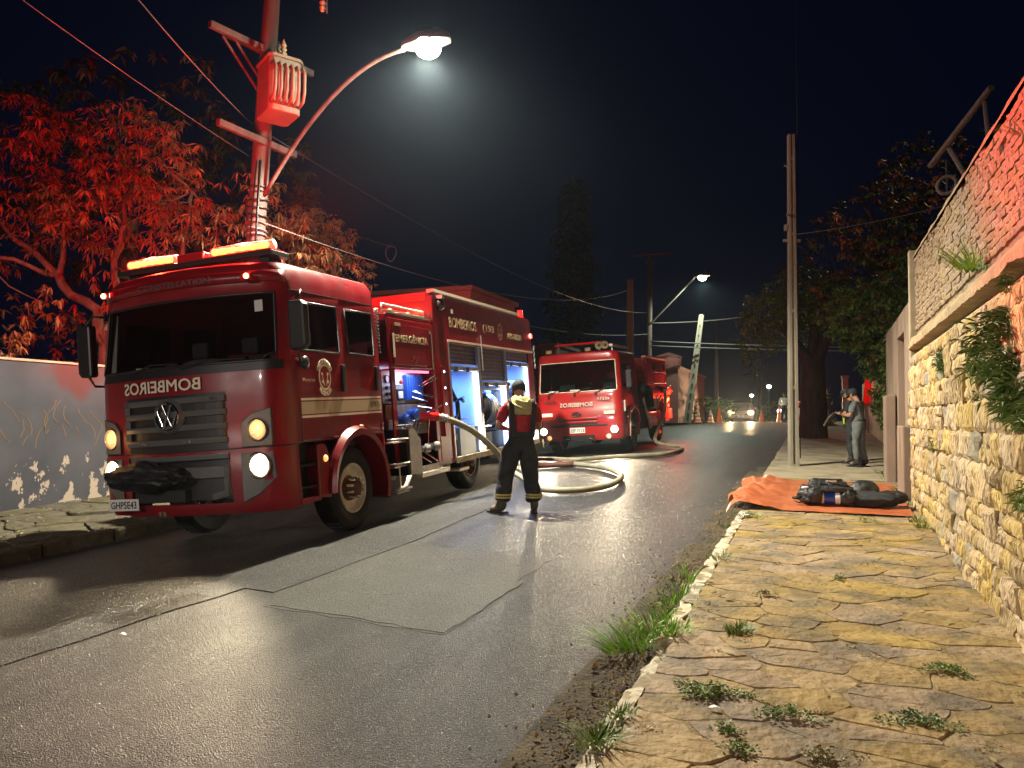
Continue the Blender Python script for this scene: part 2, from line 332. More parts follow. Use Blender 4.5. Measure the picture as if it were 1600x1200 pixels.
    def sphere(s, c, r, nu=12, nv=8, sc_=(1, 1, 1)):
        c = Vector(c); vs = []; fs = []
        for j in range(nv+1):
            t = math.pi*j/nv
            for i in range(nu):
                p = 2*math.pi*i/nu
                vs.append(c+Vector((r*math.sin(t)*math.cos(p)*sc_[0], r*math.sin(t)*math.sin(p)*sc_[1], r*math.cos(t)*sc_[2])))
        for j in range(nv):
            fs += [(j*nu+i, (j+1)*nu+i, (j+1)*nu+(i+1) % nu, j*nu+(i+1) % nu) for i in range(nu)]
        return s.add(vs, fs)
    def mesh(s, name, mats, smooth=False, angle=None):
        me = bpy.data.meshes.new(name); me.from_pydata(s.v, [], s.f)
        for m in (mats if isinstance(mats, (list, tuple)) else [mats]): me.materials.append(M[m] if isinstance(m, str) else m)
        me.polygons.foreach_set('material_index', s.mi)
        if smooth or angle:
            me.polygons.foreach_set('use_smooth', [True]*len(s.f))
            if angle: me.set_sharp_from_angle(angle=R(angle))
        me.validate(); me.update()
        return me
    def fixn(s, me):
        bm = bmesh.new(); bm.from_mesh(me); bmesh.ops.recalc_face_normals(bm, faces=bm.faces); bm.to_mesh(me); bm.free()
    def obj(s, name, mats, parent=None, smooth=False, angle=None, bevel=0, solid=0, kind=None, fix=True):
        me = s.mesh(name, mats, smooth, angle)
        if fix:
            s.fixn(me)
            if angle: me.set_sharp_from_angle(angle=R(angle))
        o = link_mesh(name, me, parent)
        if solid:
            m = o.modifiers.new('solid', 'SOLIDIFY'); m.thickness = solid; m.offset = -1
        if bevel:
            m = o.modifiers.new('bevel', 'BEVEL'); m.width = bevel; m.segments = 2; m.limit_method = 'ANGLE'; m.angle_limit = R(40)
        if kind: o['kind'] = kind
        return o
def text_mesh(s, mat, size=1.0, bold=.012, depth=.002):
    cu = bpy.data.curves.new('lettering', 'FONT'); cu.body = s; cu.size = size; cu.align_x = 'CENTER'; cu.align_y = 'CENTER'
    cu.bevel_depth = max(0, bold)*.8; cu.bevel_resolution = 0; cu.extrude = depth; cu.resolution_u = 3
    o = bpy.data.objects.new('lettering', cu); me = bpy.data.meshes.new_from_object(o)
    bpy.data.objects.remove(o); me.materials.clear(); me.materials.append(M[mat]); return me
def text(s, mat, parent, center, right, up, width, height, name='lettering', mirror=False, bold=.012, kind=None, space=1):
    me = text_mesh(s, mat, bold=bold)
    xs = [v.co.x for v in me.vertices]; ys = [v.co.y for v in me.vertices]
    cx, cy_ = (min(xs)+max(xs))/2, (min(ys)+max(ys))/2; W = max(xs)-min(xs); H = max(ys)-min(ys)
    right = Vector(right).normalized(); up = Vector(up).normalized(); nrm = right.cross(up); c = Vector(center)
    sx = width/W*(-1 if mirror else 1); sy = height/H
    for v in me.vertices:
        v.co = c+right*((v.co.x-cx)*sx)+up*((v.co.y-cy_)*sy)+nrm*max(-.002, min(.002, v.co.z*.12))
    if mirror: me.flip_normals()
    return link_mesh(name, me, parent)
def skin_mesh(name, verts, edges, mats, parent=None, levels=2, root=0):
    """verts: (x,y,z,r) or (x,y,z,rx,ry)"""
    bm = bmesh.new(); sk = bm.verts.layers.skin.verify(); vs = []
    for i, v in enumerate(verts):
        b = bm.verts.new(v[:3]); b[sk].radius = (v[3], v[4] if len(v) > 4 else v[3]); b[sk].use_root = (i == root); vs.append(b)
    for a, b in edges: bm.edges.new((vs[a], vs[b]))
    me = bpy.data.meshes.new(name); bm.to_mesh(me); bm.free()
    o = bpy.data.objects.new(name, me); COL.objects.link(o)
    m = o.modifiers.new('skin', 'SKIN'); m.use_smooth_shade = True; m.branch_smoothing = .4
    m = o.modifiers.new('sub', 'SUBSURF'); m.levels = levels; m.render_levels = levels
    dg = bpy.context.evaluated_depsgraph_get(); me2 = bpy.data.meshes.new_from_object(o.evaluated_get(dg))
    o.modifiers.clear(); o.data = me2; me2.name = name; me2.materials.clear()
    for mm in (mats if isinstance(mats, (list, tuple)) else [mats]): me2.materials.append(M[mm])
    me2.polygons.foreach_set('use_smooth', [True]*len(me2.polygons))
    if parent: o.parent = parent
    return o
def lamp(name, kind, loc, energy, color, size=.1, parent=None, spot=None, blend=.3, direction=None, dist=None):
    d = bpy.data.lights.new(name, kind); d.energy = energy; d.color = color
    if kind == 'AREA': d.size = size
    else: d.shadow_soft_size = size
    if spot: d.spot_size = R(spot); d.spot_blend = blend
    o = bpy.data.objects.new(name, d); COL.objects.link(o); o.location = loc
    if direction is not None: o.rotation_euler = Vector(direction).to_track_quat('-Z', 'Y').to_euler()
    if parent: o.parent = parent
    return o
# ================================================================ GROUND
def sheet(name, xs, ys, zf, mat, kind='structure', parent=None, skip=None):
    mb = MB(); nx = len(xs)
    vs = [(x, y, zf(x, y)) for y in ys for x in xs]; fs = []
    for j in range(len(ys)-1):
        for i in range(nx-1):
            if skip and skip(xs[i], xs[i+1], ys[j], ys[j+1]): continue
            fs.append((j*nx+i, j*nx+i+1, (j+1)*nx+i+1, (j+1)*nx+i))
    mb.add(vs, fs); o = mb.obj(name, mat, parent, smooth=True, fix=False); 
    if kind and not parent: o['kind'] = kind
    return o
def rng(a, b, n): return [a+(b-a)*i/n for i in range(n+1)]
YS = rng(-30, 60, 150)+rng(60, 400, 20)[1:]
def far_drop(X, Y): return S(Y)-.55
sheet('ground', [-400, -120, -60, -30, -16, -8, 0, 8, 16, 30, 60, 120, 400], [-300, -120, -60]+YS+[700], far_drop, M['dirt'])
def road_surf(X, Y):
    n = noise.noise(Vector((X*.9, Y*.35, 0)))*.012 + noise.noise(Vector((X*3, Y*2.2, 5)))*.004
    return road_z(X, Y)+n
sheet('road', rng(-8.8, -.9, 60), rng(-30, 60, 420)+rng(60, 400, 20)[1:], road_surf, M['asphalt'])
def poly_sheet(name, poly, mat, dz, thick=None):
    """asphalt patch: fine grid clipped to the polygon, following the road"""
    bm = bmesh.new(); 
    f = bm.faces.new([bm.verts.new((p[0], p[1], 0)) for p in poly])
    x0, x1 = min(p[0] for p in poly), max(p[0] for p in poly); y0, y1 = min(p[1] for p in poly), max(p[1] for p in poly)
    for k in range(1, int((x1-x0)/.13)+1):
        bmesh.ops.bisect_plane(bm, geom=bm.verts[:]+bm.edges[:]+bm.faces[:], plane_co=(x0+k*.13, 0, 0), plane_no=(1, 0, 0))
    for k in range(1, int((y1-y0)/.21)+1):
        bmesh.ops.bisect_plane(bm, geom=bm.verts[:]+bm.edges[:]+bm.faces[:], plane_co=(0, y0+k*.21, 0), plane_no=(0, 1, 0))
    for v in bm.verts: v.co.z = road_surf(v.co.x, v.co.y)+dz
    ext = bmesh.ops.extrude_face_region(bm, geom=bm.faces[:])
    for e in ext['geom']:
        if isinstance(e, bmesh.types.BMVert): e.co.z += .0
    for v in bm.verts:
        pass
    newv = [e for e in ext['geom'] if isinstance(e, bmesh.types.BMVert)]
    for v in newv: v.co.z -= .012
    bmesh.ops.recalc_face_normals(bm, faces=bm.faces)
    me = bpy.data.meshes.new(name); bm.to_mesh(me); bm.free(); me.materials.append(M[mat])
    me.polygons.foreach_set('use_smooth', [True]*len(me.polygons)); me.set_sharp_from_angle(angle=R(30))
    o = link_mesh(name, me); o['kind'] = 'structure'; return o
def ragged(pts, amp=.03, step=.3):
    out = []
    for i in range(len(pts)):
        a = Vector(pts[i]); b = Vector(pts[(i+1) % len(pts)]); n = max(1, int((b-a).length/step)); d = (b-a).normalized()
        for k in range(n):
            p = a.lerp(b, k/n); o = random.uniform(-amp, amp) if k else 0
            out.append((p.x-d.y*o, p.y+d.x*o))
    return out
poly_sheet('road_patch', ragged([(-4.02, 4.85), (-2.40, 4.76), (-2.46, 6.1), (-2.46, 7.18), (-4.16, 7.27), (-4.25, 5.3)], .03, .16), 'asphalt2', .0025)
poly_sheet('road_patch', ragged([(-3.97, 4.88), (-2.42, 4.78), (-2.40, 6.22), (-3.83, 6.34)], .02, .14), 'asphalt3', .006)
poly_sheet('road_patch', ragged([(-8.2, 1.6), (-4.66, 1.2), (-4.68, 3.2), (-4.55, 5.25), (-4.2, 5.2), (-4.14, 7.3), (-4.3, 10.5), (-5.5, 10.5), (-7.0, 8.0), (-8.3, 5.0)], .02), 'asphaltd', .008)
poly_sheet('road_patch', ragged([(-5.2, .3), (-2.7, .6), (-2.85, 2.35), (-3.8, 2.62), (-5.0, 2.55)], .03), 'asphaltd', .013)
# dirt and gravel along the right kerb
sheet('gutter_dirt', rng(-1.42, -.98, 8), rng(.5, 17, 110), lambda X, Y: road_z(X, Y)+.008+max(0, (X+1.35))*.13*(.6+.8*noise.noise(Vector((0, Y*1.3, 3)))) - (.03 if X < -1.38 else 0) - max(0, -(noise.noise(Vector((X*2, Y*1.1, 9)))))*.05, M['dirt'])
mb = MB()
for k in range(2600):
    y = random.uniform(1.8, 15); x = -1.02-abs(random.gauss(0, .19)); r = random.uniform(.004, .016)*(1 if random.random() < .96 else 2.2)
    z = road_z(x, y)+.02+max(0, x+1.5)*.06; c = Vector((x, y, z+r*.3))
    vs = [c+Vector((random.uniform(.6, 1)*r*a, random.uniform(.6, 1)*r*b, random.uniform(.5, .9)*r*d)) for a, b, d in ((1, 0, 0), (-1, 0, 0), (0, 1, 0), (0, -1, 0), (0, 0, 1), (0, 0, -1))]
    mb.add(vs, [(0, 2, 4), (2, 1, 4), (1, 3, 4), (3, 0, 4), (2, 0, 5), (1, 2, 5), (3, 1, 5), (0, 3, 5)])
tag(mb.obj('gravel', 'mortar', fix=False), 'loose gravel and grit lying along the right gutter', 'gravel', kind='stuff')

# pale aggregate chips added to the near asphalt to stand for its glints
M['chip'] = noisy('pale_glint_chip', (.22, .21, .18), (.50, .47, .40), 30, .22, 2, 0, spec=.8)
mb = MB(); rr = random.Random(77); k = 0
while k < 26000:
    y = 2.2+rr.random()**1.5*9; x = rr.uniform(-7.5, -1.3)
    if -4.2 < x < -2.4 and 4.8 < y < 7.2 and rr.random() < .7: continue
    if rr.random() > .35+.9*noise.noise(Vector((x*.9, y*.45, 4))) + (.25 if x > -3 else 0): continue
    k += 1; r = rr.uniform(.0022, .0055); z = road_surf(x, y)+(.008 if x < -4.6 or (y < 2.6 and x < -2.7) else 0)+.0005; a = rr.uniform(0, 6.28); ca, sa = math.cos(a)*r, math.sin(a)*r; t1, t2 = rr.uniform(-.5, .5)*r, rr.uniform(-.5, .5)*r
    b = len(mb.v); mb.v += [(x+ca, y+sa, z), (x-sa, y+ca, z), (x-ca, y-sa, z), (x+sa, y-ca, z), (x+t1, y+t2, z+r*.7)]; mb.f += [(b, b+1, b+4), (b+1, b+2, b+4), (b+2, b+3, b+4), (b+3, b, b+4)]; mb.mi += [0]*4
tag(mb.obj('aggregate', 'chip', fix=False), 'pale stone chips added as glints on the near road', 'stone chips', kind='stuff')

# ---------------------------------------------------------------- right pavement
walk = sheet('pavement', rng(-.88, 1.4, 40), rng(-6, 14.2, 330), lambda X, Y: walk_z(X, Y)-.006+.004*noise.noise(Vector((X*6, Y*6, 2))), M['mortar'])
sheet('far_pavement', rng(-.98, 1.6, 8), rng(14.2, 60, 80), lambda X, Y: walk_z(X, Y)-.004+noise.noise(Vector((X*2, Y, 0)))*.012, M['concrete'])
def voronoi_cells(pts, box, gap, asp=1):
    cells = []; AS = Vector((asp, 1))
    for i, p in enumerate(pts):
        poly = [Vector((box[0], box[2])), Vector((box[1], box[2])), Vector((box[1], box[3])), Vector((box[0], box[3]))]
        near = sorted([q for j, q in enumerate(pts) if j != i], key=lambda q: ((q-p)*AS).length_squared)[:18]
        for q in near:
            n = ((q-p)*AS*AS).normalized(); m = (p+q)/2-n*gap*random.uniform(.3, 2.2); out = []
            for k in range(len(poly)):
                a, b = poly[k], poly[(k+1) % len(poly)]; da, db = (a-m).dot(n), (b-m).dot(n)
                if da <= 0: out.append(a)
                if (da < 0) != (db < 0) and abs(da-db) > 1e-9: out.append(a+(b-a)*(da/(da-db)))
            poly = out
            if len(poly) < 3: break
        if len(poly) >= 3: cells.append((p, poly))
    return cells
def slab(name, poly, zf, mat, parent, dz, th=.05, bow=.004):
    # roughened outline
    pts = []
    for k in range(len(poly)):
        a, b = poly[k], poly[(k+1) % len(poly)]; L = (b-a).length
        if L < .03: continue
        n = max(2, int(L/.055)); d = (b-a)/L
        for i in range(n):
            o = random.uniform(-.009, .009) if i else 0
            q = a+(b-a)*(i/n)+Vector((-d.y, d.x))*o
            if i == 0: q = q+((sum(poly, Vector((0, 0)))/len(poly))-q)*.05
            pts.append(q)
    if len(pts) < 3: return None
    c = sum(pts, Vector((0, 0)))/len(pts); n = len(pts); tx, ty = random.gauss(0, .006), random.gauss(0, .006)
    def Z(q): return zf(q.x, q.y)+dz+(q.x-c.x)*tx+(q.y-c.y)*ty
    vs = [(q.x, q.y, Z(q)-th) for q in pts]
    r1 = [c+(q-c)*.985 for q in pts]; vs += [(q.x, q.y, Z(q)-.004) for q in pts]+[(q.x, q.y, Z(q)) for q in r1]
    r2 = [c+(q-c)*.55 for q in pts]; vs += [(q.x, q.y, Z(q)+bow+random.gauss(0, .0022)) for q in r2]; vs += [(c.x, c.y, Z(c)+bow)]
    fs = []
    for L in range(3): fs += [(L*n+i, L*n+(i+1) % n, (L+1)*n+(i+1) % n, (L+1)*n+i) for i in range(n)]
    fs += [(3*n+i, 3*n+(i+1) % n, 4*n) for i in range(n)]
    mb = MB(); mb.add(vs, fs); o = mb.obj(name, mat, parent, angle=35, fix=True); return o
pts = []
def scatter(n, box, dmin, tries=40, asp=1):
    out = []
    for k in range(n):
        for t in range(tries):
            p = Vector((random.uniform(box[0], box[1]), random.uniform(box[2], box[3])))
            if all(((p-q)*Vector((asp, 1))).length > dmin*(.25+1.05*random.random()) for q in out): out.append(p); break
    return out
box = (-.885, 1.2, .9, 14.1)
pts = scatter(300, box, .27, asp=.62)
for p, poly in voronoi_cells(pts, box, .002, .62):
    slab('flagstone', poly, walk_z, 'flagw', walk, random.gauss(.0, .003), bow=.002)
# kerb stones right (child pieces of the kerb)
kerb = empty('kerb', (0, 0, 0)); kerb['kind'] = 'structure'
y = -2.0
while y < 40:
    L = random.uniform(.45, .95); 
    if y > 14: L = 1.2
    broken = random.random() < .22 and y < 14
    h = .13 if not broken else .05
    mb = MB(); n = max(3, int(L/.11)); z0 = road_z(-1, y)-.06
    vs = []; 
    for i in range(n+1):
        yy = y+L*i/n-.012*(i == n)+.012*(i == 0); j = lambda s=.008: random.gauss(0, s)
        zt = walk_z(0, yy)+(-.01 if not broken else -.075)
        vs += [(-1.0+j(), yy, z0), (-1.005+j(.012), yy+j(), zt-.03+j()), (-.975+j(.012), yy+j(), zt+j(.006)), (-.895+j(.012), yy+j(), zt+j(.006)), (-.87, yy, z0)]
    fs = []
    for i in range(n):
        for k in range(4): fs.append((i*5+k, (i+1)*5+k, (i+1)*5+k+1, i*5+k+1))
    fs += [(0, 1, 2, 3, 4), tuple(n*5+k for k in (4, 3, 2, 1, 0))]
    mb.add(vs, fs); mb.obj('kerb_stone', ('kerbp' if random.random() < .45 and not broken else 'kerb') if y < 14 else 'concrete', kerb, angle=35); y += L
# ---------------------------------------------------------------- left pavement
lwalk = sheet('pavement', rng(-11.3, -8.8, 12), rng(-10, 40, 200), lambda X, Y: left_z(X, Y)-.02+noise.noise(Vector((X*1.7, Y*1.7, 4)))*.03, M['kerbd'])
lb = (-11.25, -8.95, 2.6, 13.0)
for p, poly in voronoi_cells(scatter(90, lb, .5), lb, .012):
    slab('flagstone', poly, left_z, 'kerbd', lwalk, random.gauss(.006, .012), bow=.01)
kerbl = empty('kerb', (0, 0, 0)); kerbl['kind'] = 'structure'
y = -3
while y < 30:
    L = random.uniform(.7, 1.1); mb = MB(); z0 = road_z(-8.6, y)-.05; vs = []; n = 6
    for i in range(n+1):
        yy = y+L*i/n-.015*(i == n)+.015*(i == 0); j = lambda s=.008: random.gauss(0, s); zt = left_z(-8.8, yy)+.01
        vs += [(-8.92, yy, z0), (-8.93+j(), yy, zt), (-8.77+j(), yy, zt+j()), (-8.74+j(), yy, zt-.03), (-8.73+j(), yy, z0)]
    fs = [(i*5+k, (i+1)*5+k, (i+1)*5+k+1, i*5+k+1) for i in range(n) for k in range(4)]+[(0, 1, 2, 3, 4), tuple(n*5+k for k in (4, 3, 2, 1, 0))]
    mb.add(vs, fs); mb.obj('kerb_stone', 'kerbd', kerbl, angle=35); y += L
# fallen leaves on the left pavement and litter
mb = MB()
for k in range(420):
    if random.random() < .75: x = random.uniform(-11.2, -8.75); y = random.uniform(4, 12); z = left_z(x, y)+.025
    else: x = random.choice([-8.68, random.uniform(-.9, 1.0)])+random.gauss(0, .03); y = random.uniform(3, 13); z = (road_z(x, y) if x < -5 else walk_z(x, y))+.02
    a = random.uniform(0, 6.28); L = random.uniform(.02, .055); W = L*.35; c = Vector((x, y, z)); u = Vector((math.cos(a), math.sin(a), random.uniform(-.3, .3))); v = Vector((-math.sin(a), math.cos(a), random.uniform(-.3, .3)))
    mb.add([c-u*L, c+v*W, c+u*L, c-v*W], [(0, 1, 2, 3)])
tag(mb.obj('fallen_leaves', 'straw', fix=False), 'pale fallen leaves scattered over both pavements', 'leaves', kind='stuff')

# ================================================================ RIGHT STONE WALL
wall = empty('stone_wall', (WALL_R, 7, S(7)), 0, 'tall yellow split stone wall with worn brick courses above its ledge, along the right pavement', 'wall')
wall.location = (0, 0, 0)
TOPZ = lambda Y: 3.72+.022*max(0, Y-5)
LEDGE = lambda Y: 2.60
WY0, WY1 = .6, 11.55
mb = MB(); mb.b(WALL_R+.012, WALL_R+.45, WY0, WY1-.02, -.5, 2.49); M['wallmortar'] = noisy('pale_wall_mortar', (.40, .29, .14), (.55, .43, .24), 9, .95, 8, 1, 30, .03, c3=(.2, .14, .08), scale3=7); mb.obj('core', 'wallmortar', wall)
mb = MB(); ys = rng(WY0, WY1-.02, 20)
for i in range(20):
    a, b = ys[i], ys[i+1]
    mb.add([(WALL_R+.075, a, 2.55), (WALL_R+.45, a, 2.55), (WALL_R+.45, b, 2.55), (WALL_R+.075, b, 2.55), (WALL_R+.075, a, TOPZ(a)-.05), (WALL_R+.45, a, TOPZ(a)-.05), (WALL_R+.45, b, TOPZ(b)-.05), (WALL_R+.075, b, TOPZ(b)-.05)],
           [(0, 1, 5, 4), (1, 2, 6, 5), (2, 3, 7, 6), (3, 0, 4, 7), (4, 5, 6, 7)])
mb.obj('upper_core', 'joint', wall)
# split stones, coursed
def stone_mesh(w, h, k):
    mb = MB(); nu, nv = max(5, int(w/.040)), max(4, int(h/.034)); vs = []; off = Vector((k*7.1, 0, k*3.3))
    for j in range(nv+1):
        for i in range(nu+1):
            u, v = i/nu-.5, j/nv-.5; edge = min(1, 16*min(.5-abs(u), .5-abs(v)))
            jx = noise.noise(Vector((u*w*5, v*h*5, 3))+off)*.018*(abs(u) > .49); jz = noise.noise(Vector((u*w*5, v*h*5, 8))+off)*.016*(abs(v) > .49)
            d = .010+.018*edge+noise.noise(Vector((u*w*5, v*h*5, 0))+off)*.020*(.5+edge)+abs(noise.noise(Vector((u*w*13, v*h*7, 5))+off))*.030+(.3-abs(noise.noise(Vector((u*w*26, v*h*11, 2))+off)))*.022-.3*max(0, noise.noise(Vector((u*w*9, v*h*6, 9))+off)-.28)*.2
            vs.append((-d, u*w+jx, v*h+jz))
    fs = [(j*(nu+1)+i, (j+1)*(nu+1)+i, (j+1)*(nu+1)+i+1, j*(nu+1)+i+1) for j in range(nv) for i in range(nu)]
    b = len(vs); border = [i for i in range(nu+1)]+[(j*(nu+1)+nu) for j in range(1, nv+1)]+[nv*(nu+1)+i for i in range(nu-1, -1, -1)]+[j*(nu+1) for j in range(nv-1, 0, -1)]
    vs += [(.06, vs[q][1]*.97, vs[q][2]*.97) for q in border]; n = len(border)
    fs += [(border[i], border[(i+1) % n], b+(i+1) % n, b+i) for i in range(n)]
    mb.add(vs, fs); me = mb.mesh('stone', 'stone', angle=38); mb.fixn(me); me.set_sharp_from_angle(angle=R(11)); return me
cnt = 0; small = MB()
for yseg in [(WY0, WY1)]:
    z = -.12; row = 0
    while z < 2.44:
        h = random.choice([.17, .20, .25, .30, .23]);
        if z+h > 2.40: h = 2.46-z
        if h < .06: break
        y = WY0+random.uniform(0, .2)
        while y < WY1-.03:
            wd = random.uniform(.18, .52)
            if y+wd > WY1: wd = WY1-y
            if wd < .08: y += wd; continue
            if z+h > S(y)-.02:
                parts = [(z, h)] if (h < .22 or random.random() < .68) else [(z, h*.5), (z+h*.5, h*.5)]
                for zz, hh in parts:
                    if cnt < 299 and y+wd > 4.3:
                        me = stone_mesh(wd-.004, hh-.004, cnt); g = random.random()
                        if g < .07: me.materials[0] = M['stoneg']
                        link_mesh('stone', me, wall, (WALL_R+random.gauss(.008, .012), y+wd/2, zz+hh/2)); cnt += 1
                    else:
                        small.box((WALL_R+.02, y+wd/2, zz+hh/2), (.12, wd-.008, hh-.008))
            y += wd
        z += h
if small.f: small.obj('stonework', 'stone', wall, bevel=.01, kind='stuff')
# ledge
mb = MB(); n = 200; vs = []
for i in range(n+1):
    yy = WY0+(WY1-WY0)*i/n; q = lambda s: noise.noise(Vector((yy*3, s*5., 1)))*.028+noise.noise(Vector((yy*14, s*5., 3)))*.02
    vs += [(WALL_R+.1, yy, 2.57), (WALL_R-.045+q(1), yy, 2.575+q(2)*.5), (WALL_R-.045+q(3), yy, 2.63+q(4)), (WALL_R+.01+q(6)*.6, yy, 2.72+q(5)*1.5), (WALL_R+.1, yy, 2.78)]
fs = [(i*5+k, (i+1)*5+k, (i+1)*5+k+1, i*5+k+1) for i in range(n) for k in range(4)]
mb.add(vs, fs); mb.obj('ledge', 'ledge', wall, angle=40, fix=False)
# bricks above the ledge
bmv = []
for k in range(6):
    mb = MB(); L, H = .205, .056
    vs = []; nu, nv = 4, 2
    for j in range(nv+1):
        for i in range(nu+1):
            u, v = i/nu-.5, j/nv-.5; e = abs(u) > .49 or abs(v) > .49
            vs.append((-.012+random.gauss(0, .0035)+(.006 if e else -.004), u*L+(random.gauss(0, .004) if e else 0), v*H+(random.gauss(0, .003) if e else 0)))
    fs = [(j*5+i, (j+1)*5+i, (j+1)*5+i+1, j*5+i+1) for j in range(2) for i in range(4)]
    border = [0, 1, 2, 3, 4, 9, 14, 13, 12, 11, 10, 5]; b = len(vs); vs += [(.05, vs[q][1], vs[q][2]) for q in border]
    fs += [(border[i], border[(i+1) % 12], b+(i+1) % 12, b+i) for i in range(12)]
    mb.add(vs, fs); me = mb.mesh('brick', 'brick', angle=50); mb.fixn(me); me.set_sharp_from_angle(angle=R(50)); bmv.append(me)
cnt = 0; rest = MB(); cand = []
z = 2.86; r = 0
while z < 3.9:
    y = WY0+(.12 if r % 2 else 0)
    while y < WY1-.13:
        if z < TOPZ(y)-.05 and random.random() > .02: cand.append((y+.12, z+random.gauss(0, .003)))
        y += .214
    z += .065; r += 1
near = sorted([c for c in cand if c[0] > 4.3], key=lambda c: c[0])[:297]; ns = set(near)
for c in near:
    link_mesh('brick', random.choice(bmv), wall, (WALL_R+.060+random.gauss(0, .004), c[0], c[1]), (random.gauss(0, .012), 0, 0))
for c in cand:
    if c not in ns: 
        me_ = random.choice(bmv); ox_ = WALL_R+.060+random.gauss(0, .004); rest.add([(v.co.x+ox_, v.co.y+c[0], v.co.z+c[1]) for v in me_.vertices], [tuple(p.vertices) for p in me_.polygons])
rest.obj('brickwork', 'brick', wall, kind='stuff')
# end post of the wall, broken capping
mb = MB(); mb.b(WALL_R-.02, WALL_R+.45, WY1-.02, WY1+.10, S(11)-.1, 3.92); mb.obj('corner_post', 'concrete', wall, bevel=.015)
mb = MB(); ys = rng(WY0, WY1-.03, 70)
for i in range(70):
    a, b = ys[i], ys[i+1]; q = [TOPZ(t)+noise.noise(Vector((t*2.5, 0, 0)))*.03 for t in (a, b)]
    mb.add([(WALL_R+.03, a, TOPZ(a)-.055), (WALL_R+.46, a, TOPZ(a)-.055), (WALL_R+.46, b, TOPZ(b)-.055), (WALL_R+.03, b, TOPZ(b)-.055), (WALL_R+.045, a, q[0]), (WALL_R+.45, a, q[0]), (WALL_R+.45, b, q[1]), (WALL_R+.045, b, q[1])],
           [(0, 1, 5, 4), (2, 3, 7, 6), (3, 0, 4, 7), (4, 5, 6, 7)])
mb.obj('capping', 'ledge', wall)
# plastered lower wall with doorway beyond
pw = empty('plastered_wall', (0, 0, 0), 0, 'brown plastered wall with a narrow doorway beyond the stone wall', 'wall')
mb = MB(); x0, x1 = WALL_R+.02, WALL_R+.35
mb.b(x0, x1, 11.66, 12.75, S(11.6)-.1, 3.30)
mb.add([(x0, 12.75, 2.95), (x1, 12.75, 2.95), (x1, 13.9, 2.95), (x0, 13.9, 2.95), (x0, 12.75, 3.30), (x1, 12.75, 3.30), (x1, 13.9, 3.28), (x0, 13.9, 3.28)],
       [(0, 1, 2, 3), (4, 5, 6, 7), (0, 3, 7, 4), (1, 2, 6, 5)])
mb.b(x0, x1, 13.9, 16.3, S(13)-.1, 3.28)
mb.obj('render_coat', 'plaster', pw, bevel=.012)
mb = MB(); mb.b(x0+.12, x0+.17, 12.76, 13.89, S(13)-.05, 2.94); mb.obj('door', 'shutter', pw)
mb = MB(); mb.b(WALL_R-.10, WALL_R+.01, 11.8, 12.7, S(12)-.05, 1.55); mb.b(WALL_R-.16, WALL_R-.0, 14.0, 14.5, S(14)-.05, 2.05); mb.obj('buttress', 'plaster', pw, bevel=.02)
# left painted wall with flaking plaster
def lw_mat():
    m = noisy('flaking_grey_wall_paint', (.040, .040, .050), (.065, .062, .075), 1.2, .85, 5, .25, 30, .006)
    n = m.node_tree.nodes; l = m.node_tree.links; b = n['Principled BSDF']; tc = n.new('ShaderNodeTexCoord')
    old = b.inputs['Base Color'].links[0].from_socket
    t = n.new('ShaderNodeTexNoise'); t.inputs['Scale'].default_value = 2.6; t.inputs['Detail'].default_value = 7; t.inputs['Roughness'].default_value = .62
    mp = n.new('ShaderNodeMapping'); mp.inputs['Scale'].default_value = (1, 1.3, .9); l.new(tc.outputs['Object'], mp.inputs[0]); l.new(mp.outputs[0], t.inputs[0])
    sx = n.new('ShaderNodeSeparateXYZ'); l.new(tc.outputs['Object'], sx.inputs[0])
    # flakes sit in the lower part of the wall (a stain with its own shape)
    mr = n.new('ShaderNodeMapRange'); mr.inputs['From Min'].default_value = .1; mr.inputs['From Max'].default_value = 1.65; mr.inputs['To Min'].default_value = .12; mr.inputs['To Max'].default_value = -.15
    l.new(sx.outputs[2], mr.inputs[0]); ad = n.new('ShaderNodeMath'); l.new(t.outputs[0], ad.inputs[0]); l.new(mr.outputs[0], ad.inputs[1])
    cr = n.new('ShaderNodeValToRGB'); cr.color_ramp.elements[0].position = .588; cr.color_ramp.elements[1].position = .597; l.new(ad.outputs[0], cr.inputs[0])
    mx = n.new('ShaderNodeMixRGB'); l.new(cr.outputs[0], mx.inputs[0]); l.new(old, mx.inputs[1]); mx.inputs[2].default_value = (.34, .27, .22, 1)
    # faded red band along the top left and ochre scrawl
    t2 = n.new('ShaderNodeTexNoise'); t2.inputs['Scale'].default_value = .8; l.new(tc.outputs['Object'], t2.inputs[0])
    m4 = n.new('ShaderNodeMapRange'); m4.inputs['From Min'].default_value = 1.2; m4.inputs['From Max'].default_value = 2.3; m4.inputs['To Min'].default_value = -.1; m4.inputs['To Max'].default_value = .22
    l.new(sx.outputs[2], m4.inputs[0]); a2 = n.new('ShaderNodeMath'); l.new(t2.outputs[0], a2.inputs[0]); l.new(m4.outputs[0], a2.inputs[1])
    c2 = n.new('ShaderNodeValToRGB'); c2.color_ramp.elements[0].position = .64; c2.color_ramp.elements[1].position = .72; l.new(a2.outputs[0], c2.inputs[0])
    m5 = n.new('ShaderNodeMixRGB'); l.new(c2.outputs[0], m5.inputs[0]); l.new(mx.outputs[0], m5.inputs[1]); m5.inputs[2].default_value = (.09, .028, .028, 1)
    l.new(m5.outputs[0], b.inputs['Base Color']); return m
M['lwall'] = lw_mat()
lwall = empty('painted_wall', (0, 0, 0), 0, 'grey painted garden wall with flaking plaster on the left pavement', 'wall')
mb = MB(); H0 = 2.42
mb.b(WALL_L-.2, WALL_L, -4, 10.0, -1.2, H0); mb.b(WALL_L-.2, WALL_L, 10.9, 24, -1.2, H0)
